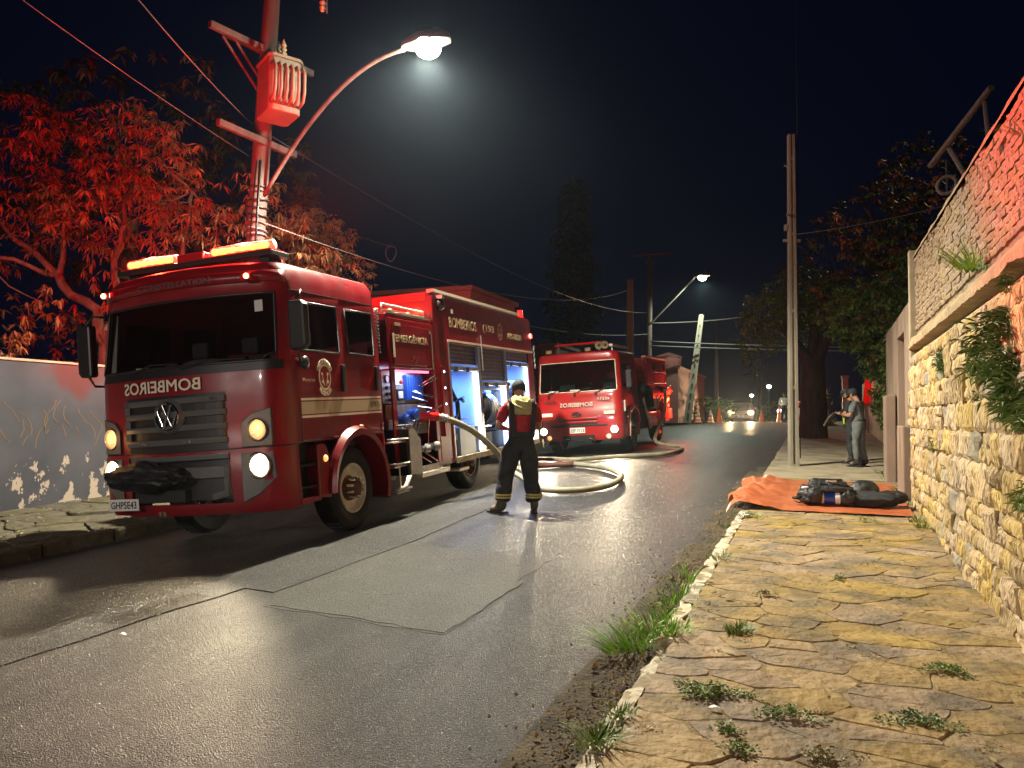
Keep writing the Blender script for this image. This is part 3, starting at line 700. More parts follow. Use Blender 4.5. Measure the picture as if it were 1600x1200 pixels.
mb.b(WALL_L-.2, WALL_L, 10.0, 10.9, -1.2, .62); mb.b(WALL_L-.2, WALL_L, 10.0, 10.9, 1.28, H0)
mb.b(WALL_L-.23, WALL_L-.05, 9.9, 11.0, .5, 1.4)
mb.obj('painted_face', 'lwall', lwall)
mb = MB(); mb.b(WALL_L-.25, WALL_L+.02, -4, 24, H0, H0+.035); mb.obj('capping', 'concrete', lwall)
# exposed bricks where the plaster fell off
M['obrick'] = noisy('orange_brick', (.42, .20, .09), (.52, .27, .13), 8, .85, 5, .5, 40, .008, rand=.15)
bm0 = MB().box((0, 0, 0), (.05, .205, .058)).mesh('brick', 'obrick')
for r in range(9):
    for k in range(5):
        yy = 9.93+.215*k+(.1 if r % 2 else 0); zz = .655+.072*r
        cy0, cz0 = 10.45, .95
        if ((yy-cy0)/.55)**2+((zz-cz0)/.36)**2 < 1.1: link_mesh('brick', bm0, lwall, (WALL_L-.03, yy, zz))
# broken plaster rim
mb = MB()
ring = [(10.45+.62*math.cos(t)*(1+.13*math.sin(5*t)+.08*math.sin(9*t+1)), .95+.37*math.sin(t)*(1+.15*math.sin(4*t)+.08*math.sin(11*t))) for t in [2*math.pi*i/36 for i in range(36)]]
outer = [(max(9.9, min(11.0, 10.45+.62*1.5*math.cos(t)*1.2)), max(.55, min(1.35, .95+.37*1.5*math.sin(t)*1.2))) for t in [2*math.pi*i/36 for i in range(36)]]
for xx in (WALL_L+.004, WALL_L-.02):
    pass
vs = [(WALL_L+.003, a, b) for a, b in outer]+[(WALL_L+.003, a, b) for a, b in ring]+[(WALL_L-.04, a, b) for a, b in ring]; n = 36
fs = [(i, (i+1) % n, n+(i+1) % n, n+i) for i in range(n)]+[(n+i, n+(i+1) % n, 2*n+(i+1) % n, 2*n+i) for i in range(n)]
mb.add(vs, fs); mb.obj('broken_plaster', 'lwall', lwall)
# faded ochre graffiti strokes
mb = MB()
random.seed(5)
for k in range(13):
    yy = 6.9+.2*k+random.uniform(-.05, .05); top = 1.75+random.uniform(-.1, .1); pts_ = []
    for i in range(9):
        t = i/8; pts_.append((WALL_L+.004, yy+.13*math.sin(t*4+k)+.10*t, top-.55*t*random.uniform(.8, 1.1)))
    for i in range(8):
        a, b = Vector(pts_[i]), Vector(pts_[i+1]); mb.add([a+Vector((0, -.008, 0)), a+Vector((0, .008, 0)), b+Vector((0, .008, 0)), b+Vector((0, -.008, 0))], [(0, 1, 2, 3)])
M['ochre'] = principled('faded_ochre_spray', (.15, .085, .04), .8)
mb.obj('graffiti', 'ochre', lwall, fix=False)
random.seed(11)
# ================================================================ BUILDINGS
def house(name, x0, x1, y0, y1, z0, z1, label, wins, roofh=0, mat='housered', door=None):
    t = empty(name, ((x0+x1)/2, (y0+y1)/2, z0), 0, label, 'house'); ox, oy = (x0+x1)/2, (y0+y1)/2
    hx, hy, H = (x1-x0)/2, (y1-y0)/2, z1-z0
    mb = MB(); mb.b(-hx, hx, -hy, hy, 0, H); mb.obj('wall', mat, t)
    mb = MB()
    if roofh:
        e = .35; mb.add([(-hx-e, -hy-e, H), (hx+e, -hy-e, H), (hx+e, hy+e, H), (-hx-e, hy+e, H), (-hx-e, 0, H+roofh), (hx+e, 0, H+roofh), (-hx-e, -hy-e, H-.08), (hx+e, -hy-e, H-.08), (hx+e, hy+e, H-.08), (-hx-e, hy+e, H-.08)],
                        [(0, 1, 5, 4), (2, 3, 4, 5), (0, 4, 3), (1, 2, 5), (6, 7, 1, 0), (7, 8, 2, 1), (8, 9, 3, 2), (9, 6, 0, 3), (9, 8, 7, 6)])
        mb.obj('roof', 'roof', t)
    else:
        mb.b(-hx-.12, hx+.12, -hy-.12, hy+.12, H, H+.16); mb.obj('parapet', mat, t, bevel=.02)
    for (face, a, b, c, d) in wins:      # face: 'x' street side, 'y' near side
        mb = MB(); g = MB()
        if face == 'x': mb.b(hx, hx+.05, a-oy-.08, b-oy+.08, c-.08, d+.08); g.b(hx+.05, hx+.06, a-oy, b-oy, c, d)
        else: mb.b(a-ox-.08, b-ox+.08, -hy-.05, -hy, c-.08, d+.08); g.b(a-ox, b-ox, -hy-.06, -hy-.05, c, d)
        f = mb.obj('window', 'concrete', t); g.obj('pane', 'glassd', f)
    if door:
        mb = MB(); a, b = door; mb.b(hx, hx+.04, a-oy, b-oy, .0, 2.2); mb.obj('door', 'shutter', t)
    return t
house('tall_house', -22, -10.9, 23.2, 27.2, .7, 5.9, 'two storey house coloured as if lit red, rising behind the big fire engine', [('x', 24.5, 26, 2.7, 4.0), ('y', -15, -13.4, 2.7, 4.0)])
house('gabled_house', -21, -11.2, 33, 41, 1.0, 4.9, 'gabled house with clay roof further up the left side', [('x', 35, 36.5, 1, 2.2)], mat='housed')
h3 = house('low_house', -15, -7.5, 43.5, 54, 1.45, 4.5, 'low house coloured as if lit red at the crest behind the leaning pole', [('y', -10.6, -9.5, 1.0, 2.0)], mat='housem', door=(48, 49))
tank = empty('water_tank', (-8.6, 46.5, 4.66), 0, 'round water tank on the roof of the low house at the crest', 'tank')
MB().lathe([(0, 0), (.62, 0), (.74, .2), (.78, .7), (.74, .82), (0, 1.05)], (0, 0, 0), n=20).obj('shell', 'housem', tank, angle=40)
MB().lathe([(.80, .70), (.83, .74), (.80, .80)], (0, 0, 0), n=20).obj('rim', 'housem', tank)

# ================================================================ POLES
def square_pole(name, loc, h, w0, w1, label, lean=(0, 0), slots=True, mat='concretep', group=None, rz=0):
    t = empty(name, loc, rz, label, 'utility pole', group); t.rotation_euler = (lean[1], lean[0], rz)
    mb = MB(); n = 14; d0, d1 = w0*.72, w1*.72
    # double-T section: two flanges, a web, cross webs leaving recessed slots
    def W(z): return w0+(w1-w0)*z/h
    vs = []
    for s in (-1, 1):
        a0, a1 = W(0)/2, W(h)/2
        for (z, a) in ((0, a0), (h, a1)):
            x0, x1 = sorted((s*a, s*(a-.36*2*a))); 
            vs += [(x0, -a*.8, z), (x1, -a*.8, z), (x1, a*.8, z), (x0, a*.8, z)]
    for o in (0, 8): mb.add(vs[o:o+8], [(3, 2, 1, 0), (4, 5, 6, 7), (0, 1, 5, 4), (1, 2, 6, 5), (2, 3, 7, 6), (3, 0, 4, 7)])
    mb.obj('flange', mat, t, bevel=.006)
    mb = MB(); a0, a1 = W(0)/2, W(h)/2
    mb.add([(-a0*.5, -a0*.12, 0), (a0*.5, -a0*.12, 0), (a0*.5, a0*.12, 0), (-a0*.5, a0*.12, 0), (-a1*.5, -a1*.12, h), (a1*.5, -a1*.12, h), (a1*.5, a1*.12, h), (-a1*.5, a1*.12, h)],
           [(3, 2, 1, 0), (4, 5, 6, 7), (0, 1, 5, 4), (1, 2, 6, 5), (2, 3, 7, 6), (3, 0, 4, 7)])
    k = .02
    while k < h:
        a = W(k)/2; mb.box((0, 0, k+.03), (a*.98, a*1.5, .07)); k += (1.55 if slots is True else slots)
    mb.obj('web', mat, t)
    return t
rp = square_pole('concrete_pole', (-.54, 16.35, S(16.35)-.05), 6.75, .185, .13, 'pale square concrete pole standing on the right pavement beside the kerb', rz=R(22))
MB().b(-.17, .17, -.03, .03, 4.55, 4.60).obj('bracket', 'concretep', rp); MB().b(-.14, -.09, -.05, .05, 4.78, 4.90).obj('bracket', 'concretep', rp)
MB().b(-.15, .04, -.13, -.11, 3.75+1.3, 3.78+1.3).obj('bracket', 'alu', rp)
MB().b(-.14, -.06, -.02, .02, 6.1, 6.13).obj('bracket', 'alu', rp)
MB().tube([(.14, 0, .2), (.13, 0, 4.5), (.12, -.02, 12)], .008, 5).obj('cable', 'black', rp)

tp = empty('wooden_pole', (-9.16, 10.35, left_z(-9, 10.35)-.1), 0, 'tall wooden utility pole behind the fire engine, banded with cable and carrying crossarms', 'utility pole')
tp.rotation_euler = (0, R(3.2), 0)
MB().tube([(0, 0, 0), (0, 0, 4), (0, 0, 7), (0, 0, 10.5)], [.16, .15, .145, .12], 16).obj('pole', 'wood', tp, angle=50)
for z in (7.4, 7.95):
    MB().box((.0, -.18 if z < 7.5 else .17, z), (.10, .10, .12)).obj('bolt_block', 'dark', tp)
def arm(c, L, ang, tilt, name='crossarm'):
    mb = MB(); mb.box((0, 0, 0), (L, .09, .11)); o = mb.obj(name, 'wood', tp, bevel=.008); o.location = c; o.rotation_euler = (0, tilt, ang); return o
arm((-.05, -.19, 7.75), 1.8, R(75), R(0)); arm((-.12, .20, 7.80), 1.8, R(75), 0)
arm((.1, -.2, 6.15), 1.7, R(84), R(0))
for (a, b) in (((-.3, -.75, 7.7), (0, -.12, 6.95)), ((-.25, -.55, 7.75), (.05, -.1, 7.1)), ((.1, .7, 7.7), (0, .1, 7.0))):
    MB().tube([a, b], .022, 6).obj('brace', 'wood', tp)
random.seed(3)
for k in range(16):
    z = 3.6+k*.12+random.uniform(-.03, .03); pts_ = [(.165*math.cos(t)*1.0, .165*math.sin(t), z+.02*math.sin(t+k)) for t in [2*math.pi*i/16 for i in range(16)]]
    MB().tube(pts_, random.choice([.010, .014, .02]), 6, closed=True).obj('cable_band', random.choice(['alu', 'black', 'wood', 'black']), tp, smooth=True)
for k in range(5):
    a = random.uniform(-1.2, 1.2); MB().tube([(.18*math.cos(a), -.18*abs(math.sin(a))-.02, 2.8+.2*k), (.18*math.cos(a+.2), -.19, 4.5), (.17*math.cos(a), -.19, 5.8)], .011, 6).obj('cable', 'black', tp, smooth=True)
for k, dx in enumerate((-.0, .36, .95)):
    i = empty('insulator', (-7.45+dx*1.0, 10.1-.35*k, 8.17), 0, ['ribbed porcelain insulator hanging left of the street lamp at the top of the picture', 'ribbed porcelain insulator hanging in the middle above the street lamp arm', 'ribbed porcelain insulator hanging nearest the street lamp head'][k], 'insulator', 'insulators hanging from the line above the street lamp')
    MB().lathe([(0, 0), (.03, 0), (.05, .06), (.03, .08), (.055, .14), (.03, .16), (.05, .24), (.02, .30), (.012, .9), (0, .9)], (0, 0, 0), n=12).obj('body', 'ledge', i, angle=40)
    MB().tube([(.09, 0, -.05), (.08, 0, .2), (.02, 0, .35)], .012, 6).obj('clip', 'alu', i)
# transformer
tr = empty('transformer', (-8.33, 10.15, 6.55), R(-32), 'ribbed box transformer bolted to the wooden pole', 'transformer')
M['trafo'] = noisy('rusty_cream_transformer', (.19, .14, .10), (.26, .19, .14), 4, .6, 6, .2, 30, .006, c3=(.25, .10, .05), scale3=4)
MB().prism([(-.34, -.20), (-.28, -.27), (.28, -.27), (.34, -.20), (.34, .20), (.28, .27), (-.28, .27), (-.34, .20)], 0, .88, 'z').obj('tank', 'trafo', tr, bevel=.02)
MB().prism([(-.36, -.22), (-.30, -.29), (.30, -.29), (.36, -.22), (.36, .22), (.30, .29), (-.30, .29), (-.36, .22)], .88, .93, 'z').obj('lid', 'trafo', tr, bevel=.01)
for k in range(6):
    y_ = -.24+.095*k; pts_ = [(.33, y_, .74), (.47, y_, .72), (.55, y_, .62), (.56, y_, .30), (.50, y_, .16), (.33, y_, .12)]
    MB().tube(pts_, .026, 8).obj('cooling_tube', 'trafo', tr, smooth=True)
for k in range(3):
    MB().lathe([(0, 0), (.045, 0), (.03, .05), (.06, .08), (.03, .12), (.055, .15), (.03, .19), (.05, .22), (.015, .30), (0, .34)], (-.2+.2*k, 0, .93), n=12).obj('bushing', 'ledge', tr, angle=40)
MB().box((-.38, 0, .5), (.10, .16, .7)).obj('hanger', 'dark', tr)

def street_lamp(name, base, tip, label, light, power, color, emat, arc=1.0, r=.035, spot=165, head=.36):
    t = empty(name, base, 0, label, 'street lamp'); d = Vector(tip)-Vector(base); L = Vector((d.x, d.y, 0)); pts_ = []
    for i in range(17):
        u = i/16; pts_.append((L.x*u, L.y*u, d.z*(1-(1-u)**(1.9 if arc else 1))*.98+.0))
    MB().tube(pts_, r, 10).obj('arm', 'wood' if arc else 'concretep', t, smooth=True)
    h = Vector(d); f = L.normalized(); hm = MB()
    prof = [(0, -.02), (.05, -.02), (.10, .05), (.13, .2), (.13, .42), (.08, .55), (0, .58)]
    hm.lathe([(a*head/.36, b*head/.36) for a, b in prof], h, f, 16)
    for i, v in enumerate(hm.v):     # flat underside
        if v[2] < h.z-.03: hm.v[i] = (v[0], v[1], h.z-.03)
    hm.obj('lamp_housing', 'alu', t, angle=50)
    c = h+f*.30*head/.36+Vector((0, 0, -.05)); g = MB(); g.sphere(c-Vector((0, 0, .03)), .15*head/.36, 16, 10, (1, 1, .8)); g.obj('lens', emat, t, smooth=True)
    if light: lamp('street_light', 'SPOT', Vector(base)+c-Vector((0, 0, .27 if head > .4 else .2)), power, color, .10, spot=spot, blend=.38 if spot < 175 else .08, direction=(0, 0, -1))
    if head == .5: lamp('side_spill', 'POINT', Vector(base)+c-Vector((0, 0, .26)), 550, color, .10)
    return t
street_lamp('street_lamp', (-8.72, 10.33, 5.35), (-6.03, 10.30, 7.42), 'bright curved arm street lamp above the near fire engine', True, 6600, (1, .93, .72), 'E_lamp', spot=142, head=.5)
street_lamp('street_lamp', (-9.0, -21, 5.0), (-6.6, -21, 7.2), 'assumed street lamp added out of view behind the camera', True, 7500, (1, .87, .78), 'E_lamp', spot=178, head=.46)  # assumed lamp, added out of view to light the near engine's front
assumed_pole = empty('wooden_pole', (-9.2, -21, -1.6), 0, 'assumed wooden pole added for the lamp out of view behind the camera', 'utility pole'); MB().tube([(0, 0, 0), (0, 0, 9)], [.16, .12], 12).obj('pole', 'wood', assumed_pole, smooth=True)  # pole assumed along with the added lamp behind the camera
# poles up the road on the left
p2 = empty('wooden_pole', (-9.0, 42.6, 1.5), 0, 'reddish wooden pole with a crossarm at its top beyond the second fire engine', 'utility pole')
MB().tube([(0, 0, 0), (.05, 0, 5), (.12, 0, 9.6)], [.17, .16, .13], 10).obj('pole', 'wood', p2, smooth=True)
MB().box((.12, -.17, 9.35), (2.3, .1, .12)).obj('crossarm', 'wood', p2)
for s in (-1, 1): MB().tube([(.12, -.16, 8.7), (.12+s*.55, -.17, 9.3)], .025, 6).obj('brace', 'wood', p2)
street_lamp('street_lamp', (-8.9, 42.4, 6.9), (-6.3, 41.6, 9.3), 'straight arm street lamp glowing over the crest of the road', True, 1700, (.85, 1, .80), 'E_lampfar', arc=0, r=.05, head=.55)
square_pole('concrete_pole', (-9.1, 38.6, 1.4), 7.4, .40, .30, 'broad red lit concrete pole without crossarm, left of the wooden pole at the crest', rz=R(20))
lp = square_pole('leaning_pole', (-7.0, 43.6, 1.45), 6.1, .42, .26, 'pale leaning concrete pole with a row of slots, at the crest', lean=(R(7.5), 0), slots=.55, rz=0)
def thin_pole(x, y, h, r, label, z=1.5, arm=0):
    t = empty('thin_pole', (x, y, z), 0, label, 'utility pole'); MB().tube([(0, 0, 0), (0, 0, h)], [r, r*.75], 8).obj('pole', 'wood', t, smooth=True)
    if arm: MB().box((0, 0, h-.3), (arm, .08, .09)).obj('crossarm', 'wood', t)
    return t
thin_pole(-13.1, 60, 7.0, .13, 'dim thin pole rising just right of the second fire engine body', arm=1.8)
thin_pole(-6.45, 52, 6.6, .13, 'thin pole standing beside the rounded bush at the crest')
thin_pole(-5.8, 80, 5.0, .10, 'distant thin pole behind the oncoming car')
def far_lamp(x, y, z, h, label, s=.16, mat='E_lampfar'):
    t = empty('street_lamp', (x, y, z), 0, label, 'street lamp')
    MB().tube([(0, 0, 0), (0, 0, h)], .06, 6).obj('post', 'concretep', t); MB().sphere((0, 0, h+s*.5), s, 12, 8, (1, 1, .7)).obj('lens', mat, t, smooth=True)
far_lamp(-11.9, 70, 1.5, 4.6, 'pale glowing lamp above the low house roof', .28)
far_lamp(-7.5, 92, 1.5, 2.9, 'small glowing lamp right behind the oncoming car roof', .22)
far_lamp(-5.6, 92, 1.5, 3.9, 'left one of the pair of tiny lamps far beyond the oncoming car', .26)
far_lamp(-2.9, 92, 1.5, 4.6, 'right one of the pair of tiny lamps far beyond the oncoming car', .2)
# ---------------------------------------------------------------- wires
def wire(a, b, sag, r, label, mat='wirem', group='overhead wires'):
    a = Vector(a); b = Vector(b); n = 18
    pts_ = [a.lerp(b, i/n)-Vector((0, 0, sag*4*(i/n)*(1-i/n))) for i in range(n+1)]
    o = MB().tube(pts_, r, 5).obj('overhead_wire', mat, smooth=True); tag(o, label, 'wire', group); return o
wire((-9.05, 10.3, 6.05), (-7.5, -2, 7.7), .3, .006, 'twisted wire running from the banded pole out over the top left corner, left one')
wire((-9.0, 10.3, 6.6), (-3.4, -2, 7.0), .45, .008, 'twisted wire running from the banded pole out of the top edge, right one')
wire((-8.8, 10.4, 4.9), (-9.1, 38.6, 8.3), .9, .010, 'slack wire from the banded pole to the red lit concrete pole')
wire((-8.7, 10.4, 6.4), (-9.0, 42.5, 7.6), .8, .010, 'high faint wire from the banded pole to the wooden pole at the crest', 'black')
wire((-8.8, 10.4, 4.2), (-13, 60, 5.6), 1.2, .010, 'low wire passing above the fire engine box to the dim thin pole')
for k, (z0, z1, lab) in enumerate(((6.0, 5.6, 'upper one'), (5.75, 5.4, 'lower one'))):
    wire((-8.9, 42.5, z0), (1.5, 45, z1), .05, .035, 'bright cable crossing the road at the crest, '+lab)
wire((-8.9, 42.4, 7.0), (1.0, 50, 9.0), .35, .03, 'cable crossing above the crest to the right hand trees')
wire((-8.9, 42.5, 6.6), (-13, 60, 5.0), .3, .03, 'short cable dropping behind the leaning pole')
wire((-9, 42.5, 6.4), (-14, 30, 6.2), .4, .02, 'cable slanting down left from the wooden pole at the crest')
wire((-.5, 16.3, 5.35), (2.2, 15.7, 5.55), .05, .007, 'thin wire from the pavement pole to the tree above the wall')
# cable coil hanging on a wire
co = empty('cable_coil', (-8.75, 14.5, 5.2), 0, 'small loop of spare cable hanging in the sky over the fire engine', 'cable')
MB().tube([(.13*math.cos(t), .03*math.sin(2*t), .17*math.sin(t)) for t in [2*math.pi*i/20 for i in range(20)]], .012, 6, closed=True).obj('loop', 'black', co, smooth=True)
MB().tube([(0, 0, .17), (-.3, 0, .25), (-1.2, 0, .6)], .008, 5).obj('tail', 'black', co)
# pulley bracket above the wall
pb = empty('pulley_bracket', (1.35, 9.4, 3.8), 0, 'rusty timber hoist bracket with a hanging pulley on top of the stone wall', 'bracket')
MB().tube([(-.15, .65, .80), (.28, -.45, 1.22)], .035, 8).obj('beam', 'wood', pb)
MB().tube([(.0, .35, .90), (.20, -.30, .08)], .028, 8).obj('brace', 'wood', pb)
MB().tube([(.24, -.32, 1.13), (.28, -.50, .05)], .022, 8).obj('post', 'wood', pb)
pl = MB().tube([(.0+.10*math.cos(t)*.93, .52+.10*math.cos(t)*-.37, .52+.10*math.sin(t)) for t in [2*math.pi*i/20 for i in range(20)]], .022, 8, closed=True).obj('pulley_wheel', 'wood', pb, smooth=True)
MB().tube([(0, .52, .42), (0, .52, .80)], .012, 6).obj('pulley_yoke', 'dark', pb)

# ================================================================ TREES
def leaf_cluster(mb, c, n, L, W, droop, spread=1.0, rngm=random):
    c = Vector(c)
    for k in range(n):
        a = rngm.uniform(0, 6.283); e = rngm.uniform(-droop-.45, -droop+.75); l = L*rngm.uniform(.6, 1.2); w_ = W*rngm.uniform(.7, 1.2)
        d = Vector((math.cos(a)*math.cos(e), math.sin(a)*math.cos(e), math.sin(e))); s = d.cross(Vector((0, 0, 1)))
        if s.length < .1: s = Vector((1, 0, 0))
        s = (s.normalized()+Vector((0, 0, rngm.uniform(-.6, .6)))).normalized(); p = c+d*.03*spread
        q = p+d*l*.5+Vector((0, 0, -.06*l)); t = p+d*l+Vector((0, 0, -.35*l))
        mb.add([p, q+s*w_, t, q-s*w_], [(0, 1, 2), (0, 2, 3)])
def limb(mb, a, b, r0, r1, wob=.15, n=7):
    a = Vector(a); b = Vector(b); pts_ = []; s = Vector((random.uniform(-9, 9), 0, 0))
    for i in range(n+1):
        u = i/n; o = Vector((noise.noise(s+Vector((u*2, 0, 0))), noise.noise(s+Vector((u*2, 5, 0))), noise.noise(s+Vector((u*2, 0, 5))))) * wob * math.sin(u*math.pi)
        pts_.append(a.lerp(b, u)+o)
    mb.tube(pts_, [r0+(r1-r0)*i/n for i in range(n+1)], 8); return pts_
random.seed(21)
tree = empty('broadleaf_tree', (-12.7, 10.7, .3), 0, 'broad leafy tree with pale forked limbs behind the painted wall, lit red', 'tree')
B = Vector((0, 0, 0)); mb = MB()
limb(mb, (0, 0, 0), (-.15, .1, 2.7), .17, .13, .1)
limb(mb, (.5, .9, 0), (.2, .4, 1.8), .14, .12, .1); limb(mb, (.2, .4, 1.8), (-.1, .0, 2.9), .12, .10, .1)
tips = []
def br(a, b, r0, r1, w_=.3): limb(mb, a, b, r0, r1, w_); return b
f1 = (-.15, .1, 2.7)
b1 = br(f1, (-1.0, -.3, 4.0), .11, .08); br(b1, (-2.0, -.8, 5.0), .07, .04); br(b1, (-.8, -.2, 5.4), .06, .03); br(b1, (-1.9, -1.6, 4.3), .05, .03)
b2 = br(f1, (.9, .8, 4.0), .10, .07); br(b2, (2.2, 1.6, 4.8), .05, .03); br(b2, (1.0, 1.0, 5.8), .06, .03); br(b2, (2.6, 2.4, 4.2), .04, .02)
b3 = br(f1, (-.1, .3, 4.6), .09, .06); br(b3, (.3, .3, 6.6), .05, .02); br(b3, (-.6, .6, 6.2), .04, .02)
b4 = br((0, 0, 1.5), (-1.3, -1.2, 2.4), .09, .06); b5 = br(b4, (-1.9, -1.8, 3.3), .05, .03, .1); br(b4, (-2.0, -2.3, 2.6), .04, .02, .1)
for k in range(46):
    a = random.choice([(-2, -.8, 5), (-.8, -.2, 5.4), (2.2, 1.6, 4.8), (1, 1, 5.8), (.3, .3, 6.4), (2.6, 2.4, 4.2), (-1.9, -1.6, 4.3)]); a = Vector(a)
    limb(mb, a, a+Vector((random.uniform(-1.1, 1.1), random.uniform(-1.1, 1.1), random.uniform(-1.0, .7))), .022, .008, .25, 5)
mb.obj('trunk', 'bark', tree, angle=60)
def crown_fill(blobs, n, L, W, droop, mats, parent, nl=(10, 16), name='crown', shell=.55, thresh=-.08, fs=1.1, seed=1):
    rr = random.Random(seed); mbs = [MB() for _ in mats]; wts = [m[1] for m in mats]; tot = sum(b[3]**2 for b in blobs)
    for (x, y, z, r, *sq) in blobs:
        sz = sq[0] if sq else .8
        for k in range(int(n*r*r/tot)):
            d = Vector((rr.gauss(0, 1), rr.gauss(0, 1), rr.gauss(0, 1))).normalized(); q = r*(shell+(1-shell)*rr.random()**.6)
            p = Vector((x, y, z))+Vector((d.x*q, d.y*q, d.z*q*sz))
            if noise.noise(p*fs+Vector((seed*3, 0, 0))) < thresh: continue
            i = rr.choices(range(len(mats)), wts)[0]
            leaf_cluster(mbs[i], p, rr.randint(*nl), L, W, droop, rngm=rr)
    for i, m in enumerate(mats):
        o = mbs[i].obj(name, m[0], parent, fix=False); o['kind'] = 'stuff'
    return mbs
crown_fill([(-2.2, -.7, 5.2, 1.3), (-1.0, -.4, 6.0, 1.35), (.2, .3, 6.4, 1.3), (.2, -.3, 5.3, 1.2), (1.1, .7, 5.7, 1.2), (1.5, .8, 4.7, 1.1), (2.4, 1.8, 4.6, 1.0), (2.7, 2.6, 4.3, .9), (-2.9, -1.6, 5.2, 1.2), (-3.4, -2.0, 4.5, .9), (.9, .6, 3.9, .5), (-.2, .1, 4.5, .5), (-.7, .9, 7.2, 1.2), (-2.2, -.4, 6.7, 1.4), (-3.8, -1.5, 6.0, 1.4), (2.3, 1.6, 5.5, .9)],
           3300, .17, .022, .7, (('leaf', 5), ('leafr', 3)), tree, (4, 9), seed=4, thresh=-.05, fs=1.3)
# drooping dead sprays lower down
rr = random.Random(2); mb = MB()
for c in [(-.9, -.7, 3.6), (-.5, -.5, 3.2), (-1.1, -.9, 2.9), (.1, .0, 3.5), (-.1, -.2, 4.1), (-2.1, -2.2, 2.2), (-2.4, -2.3, 1.9), (-2.0, -2.4, 1.8), (1.1, .9, 3.2), (1.3, 1.1, 2.6), (.6, .6, 2.6), (.2, .3, 2.4)]:
    for k in range(9): leaf_cluster(mb, Vector(c)+Vector((rr.gauss(0, .16), rr.gauss(0, .16), rr.gauss(0, .22))), 6, .17, .028, 1.2, rngm=rr)
mb.obj('dry_spray', 'leafr', tree, fix=False)['kind'] = 'stuff'
# second tree just right of the pole, lower hedge behind the wall
t2 = empty('broadleaf_tree', (-10.6, 14.6, .5), 0, 'smaller leafy tree showing just right of the banded pole', 'tree')
mb = MB(); limb(mb, (0, 0, 0), (0, 0, 3.4), .12, .08); limb(mb, (0, 0, 3.2), (.6, -.3, 4.8), .06, .03); limb(mb, (0, 0, 3.2), (-.7, .3, 5.0), .06, .03); mb.obj('trunk', 'bark', t2, angle=60)
crown_fill([(.35, -.2, 4.4, 1.0), (-.5, .1, 5.2, 1.1), (.2, 0, 3.6, .9), (-1.6, .5, 5.6, 1.2)], 800, .15, .021, .6, (('leaf', 4), ('leafr', 2)), t2, (4, 9), seed=8, thresh=-.1)
hd = empty('hedge', (-12.6, 9, .4), 0, 'dense low shrubs behind the top of the painted wall', 'hedge')
crown_fill([(-.6, y_, 1.7, 1.0, 1.2) for y_ in (-4, -2.4, -.9, .7, 2.2, 3.9, 5.5, 7.2)]+[(-1.8, y_, 2.5, 1.2, 1.0) for y_ in (1.5, 4.0, 6.5)], 900, .15, .028, .3, (('leaf', 3), ('leafr', 2)), hd, (8, 12), seed=12, thresh=-.3, shell=.3)
bt = empty('dark_tree', (-16, 14, .5), 0, 'tall dark tree filling the sky behind the near leafy tree', 'tree')
mb = MB(); limb(mb, (0, 0, 0), (0, 0, 6), .3, .2); mb.obj('trunk', 'bark', bt)
crown_fill([(-2, -2, 7.5, 2.6), (.5, 0, 8.4, 2.4), (-4, -3, 6, 2.6), (2, 2, 7.2, 2.0), (0, 0, 5.5, 2.5), (-6, -6, 7.0, 2.6)], 900, .24, .05, .5, (('leafk', 1),), bt, (10, 14), seed=15, thresh=-.2)
# conifer on the skyline
cf = empty('conifer', (-17.6, 56, 1.5), 0, 'tall dark conifer standing against the night sky in the distance', 'tree')
MB().tube([(0, 0, 0), (0, 0, 19)], [.35, .05], 8).obj('trunk', 'bark', cf)
rr = random.Random(9); mb = MB()
for k in range(900):
    z = 2+16.5*rr.random(); r = (1-(z-2)/17.6)**.55*2.6*(.55+.5*rr.random())*(1+.2*math.sin(z*2.3)); a = rr.uniform(0, 6.28)
    leaf_cluster(mb, (r*math.cos(a), r*math.sin(a), z), 6, .6, .10, .4, rngm=rr)
mb.obj('crown', 'leafk', cf, fix=False)['kind'] = 'stuff'
# right side: clipped street tree, creeper mass over the wall, tall dark tree
st = empty('street_tree', (-.25, 25.2, S(25)), 0, 'thick dark trunked street tree with a drooping crown on the right pavement', 'tree')
mb = MB(); limb(mb, (0, 0, -.1), (0, 0, 2.4), .42, .33, .1, 6); limb(mb, (0, 0, 2.2), (-1.0, -.2, 3.6), .2, .1); limb(mb, (0, 0, 2.2), (.8, .2, 3.8), .2, .1); limb(mb, (0, 0, 2.2), (0, .6, 4.2), .2, .1)
mb.obj('trunk', 'barkd', st, angle=60)
crown_fill([(-1.2, -.2, 3.9, 1.0), (-.3, -.3, 4.4, 1.1), (-1.7, -.2, 3.2, .65, 1.4), (-1.75, -.1, 2.4, .35, 1.5), (.8, .1, 4.2, 1.2), (0, .9, 4.3, 1.3), (-.9, .6, 3.4, .9)], 1500, .11, .036, .35, (('leafd', 1),), st, (6, 11), seed=5, thresh=-.32, shell=.5)
cr_ = empty('creeper', (1.6, 18.5, S(18.5)), 0, 'dense green creeper hanging over the wall behind the standing officers', 'creeper')
crown_fill([(-.1, -1.2, 2.0, .55, 1.9), (-.2, -.4, 2.6, .75, 1.2), (-.5, .5, 3.0, .95), (-.6, 1.6, 3.4, 1.1), (0, 0, 1.4, .65, 1.4), (0, 1.6, 1.6, .6, 1.6), (0, 2.9, 1.6, .6, 1.6), (0, -1.0, .8, .5, 1.3), (-.4, 2.8, 3.4, 1.1), (.4, .3, 3.9, 1.0), (-.35, .3, 2.2, .6)], 2200, .10, .034, .5, (('leafd', 5), ('leaf', 1)), cr_, (7, 11), seed=6, thresh=-.3, shell=.5)
dt = empty('dark_tree', (2.6, 21.5, S(21)), 0, 'tall dim reddish tree rising above the creeper on the right', 'tree')
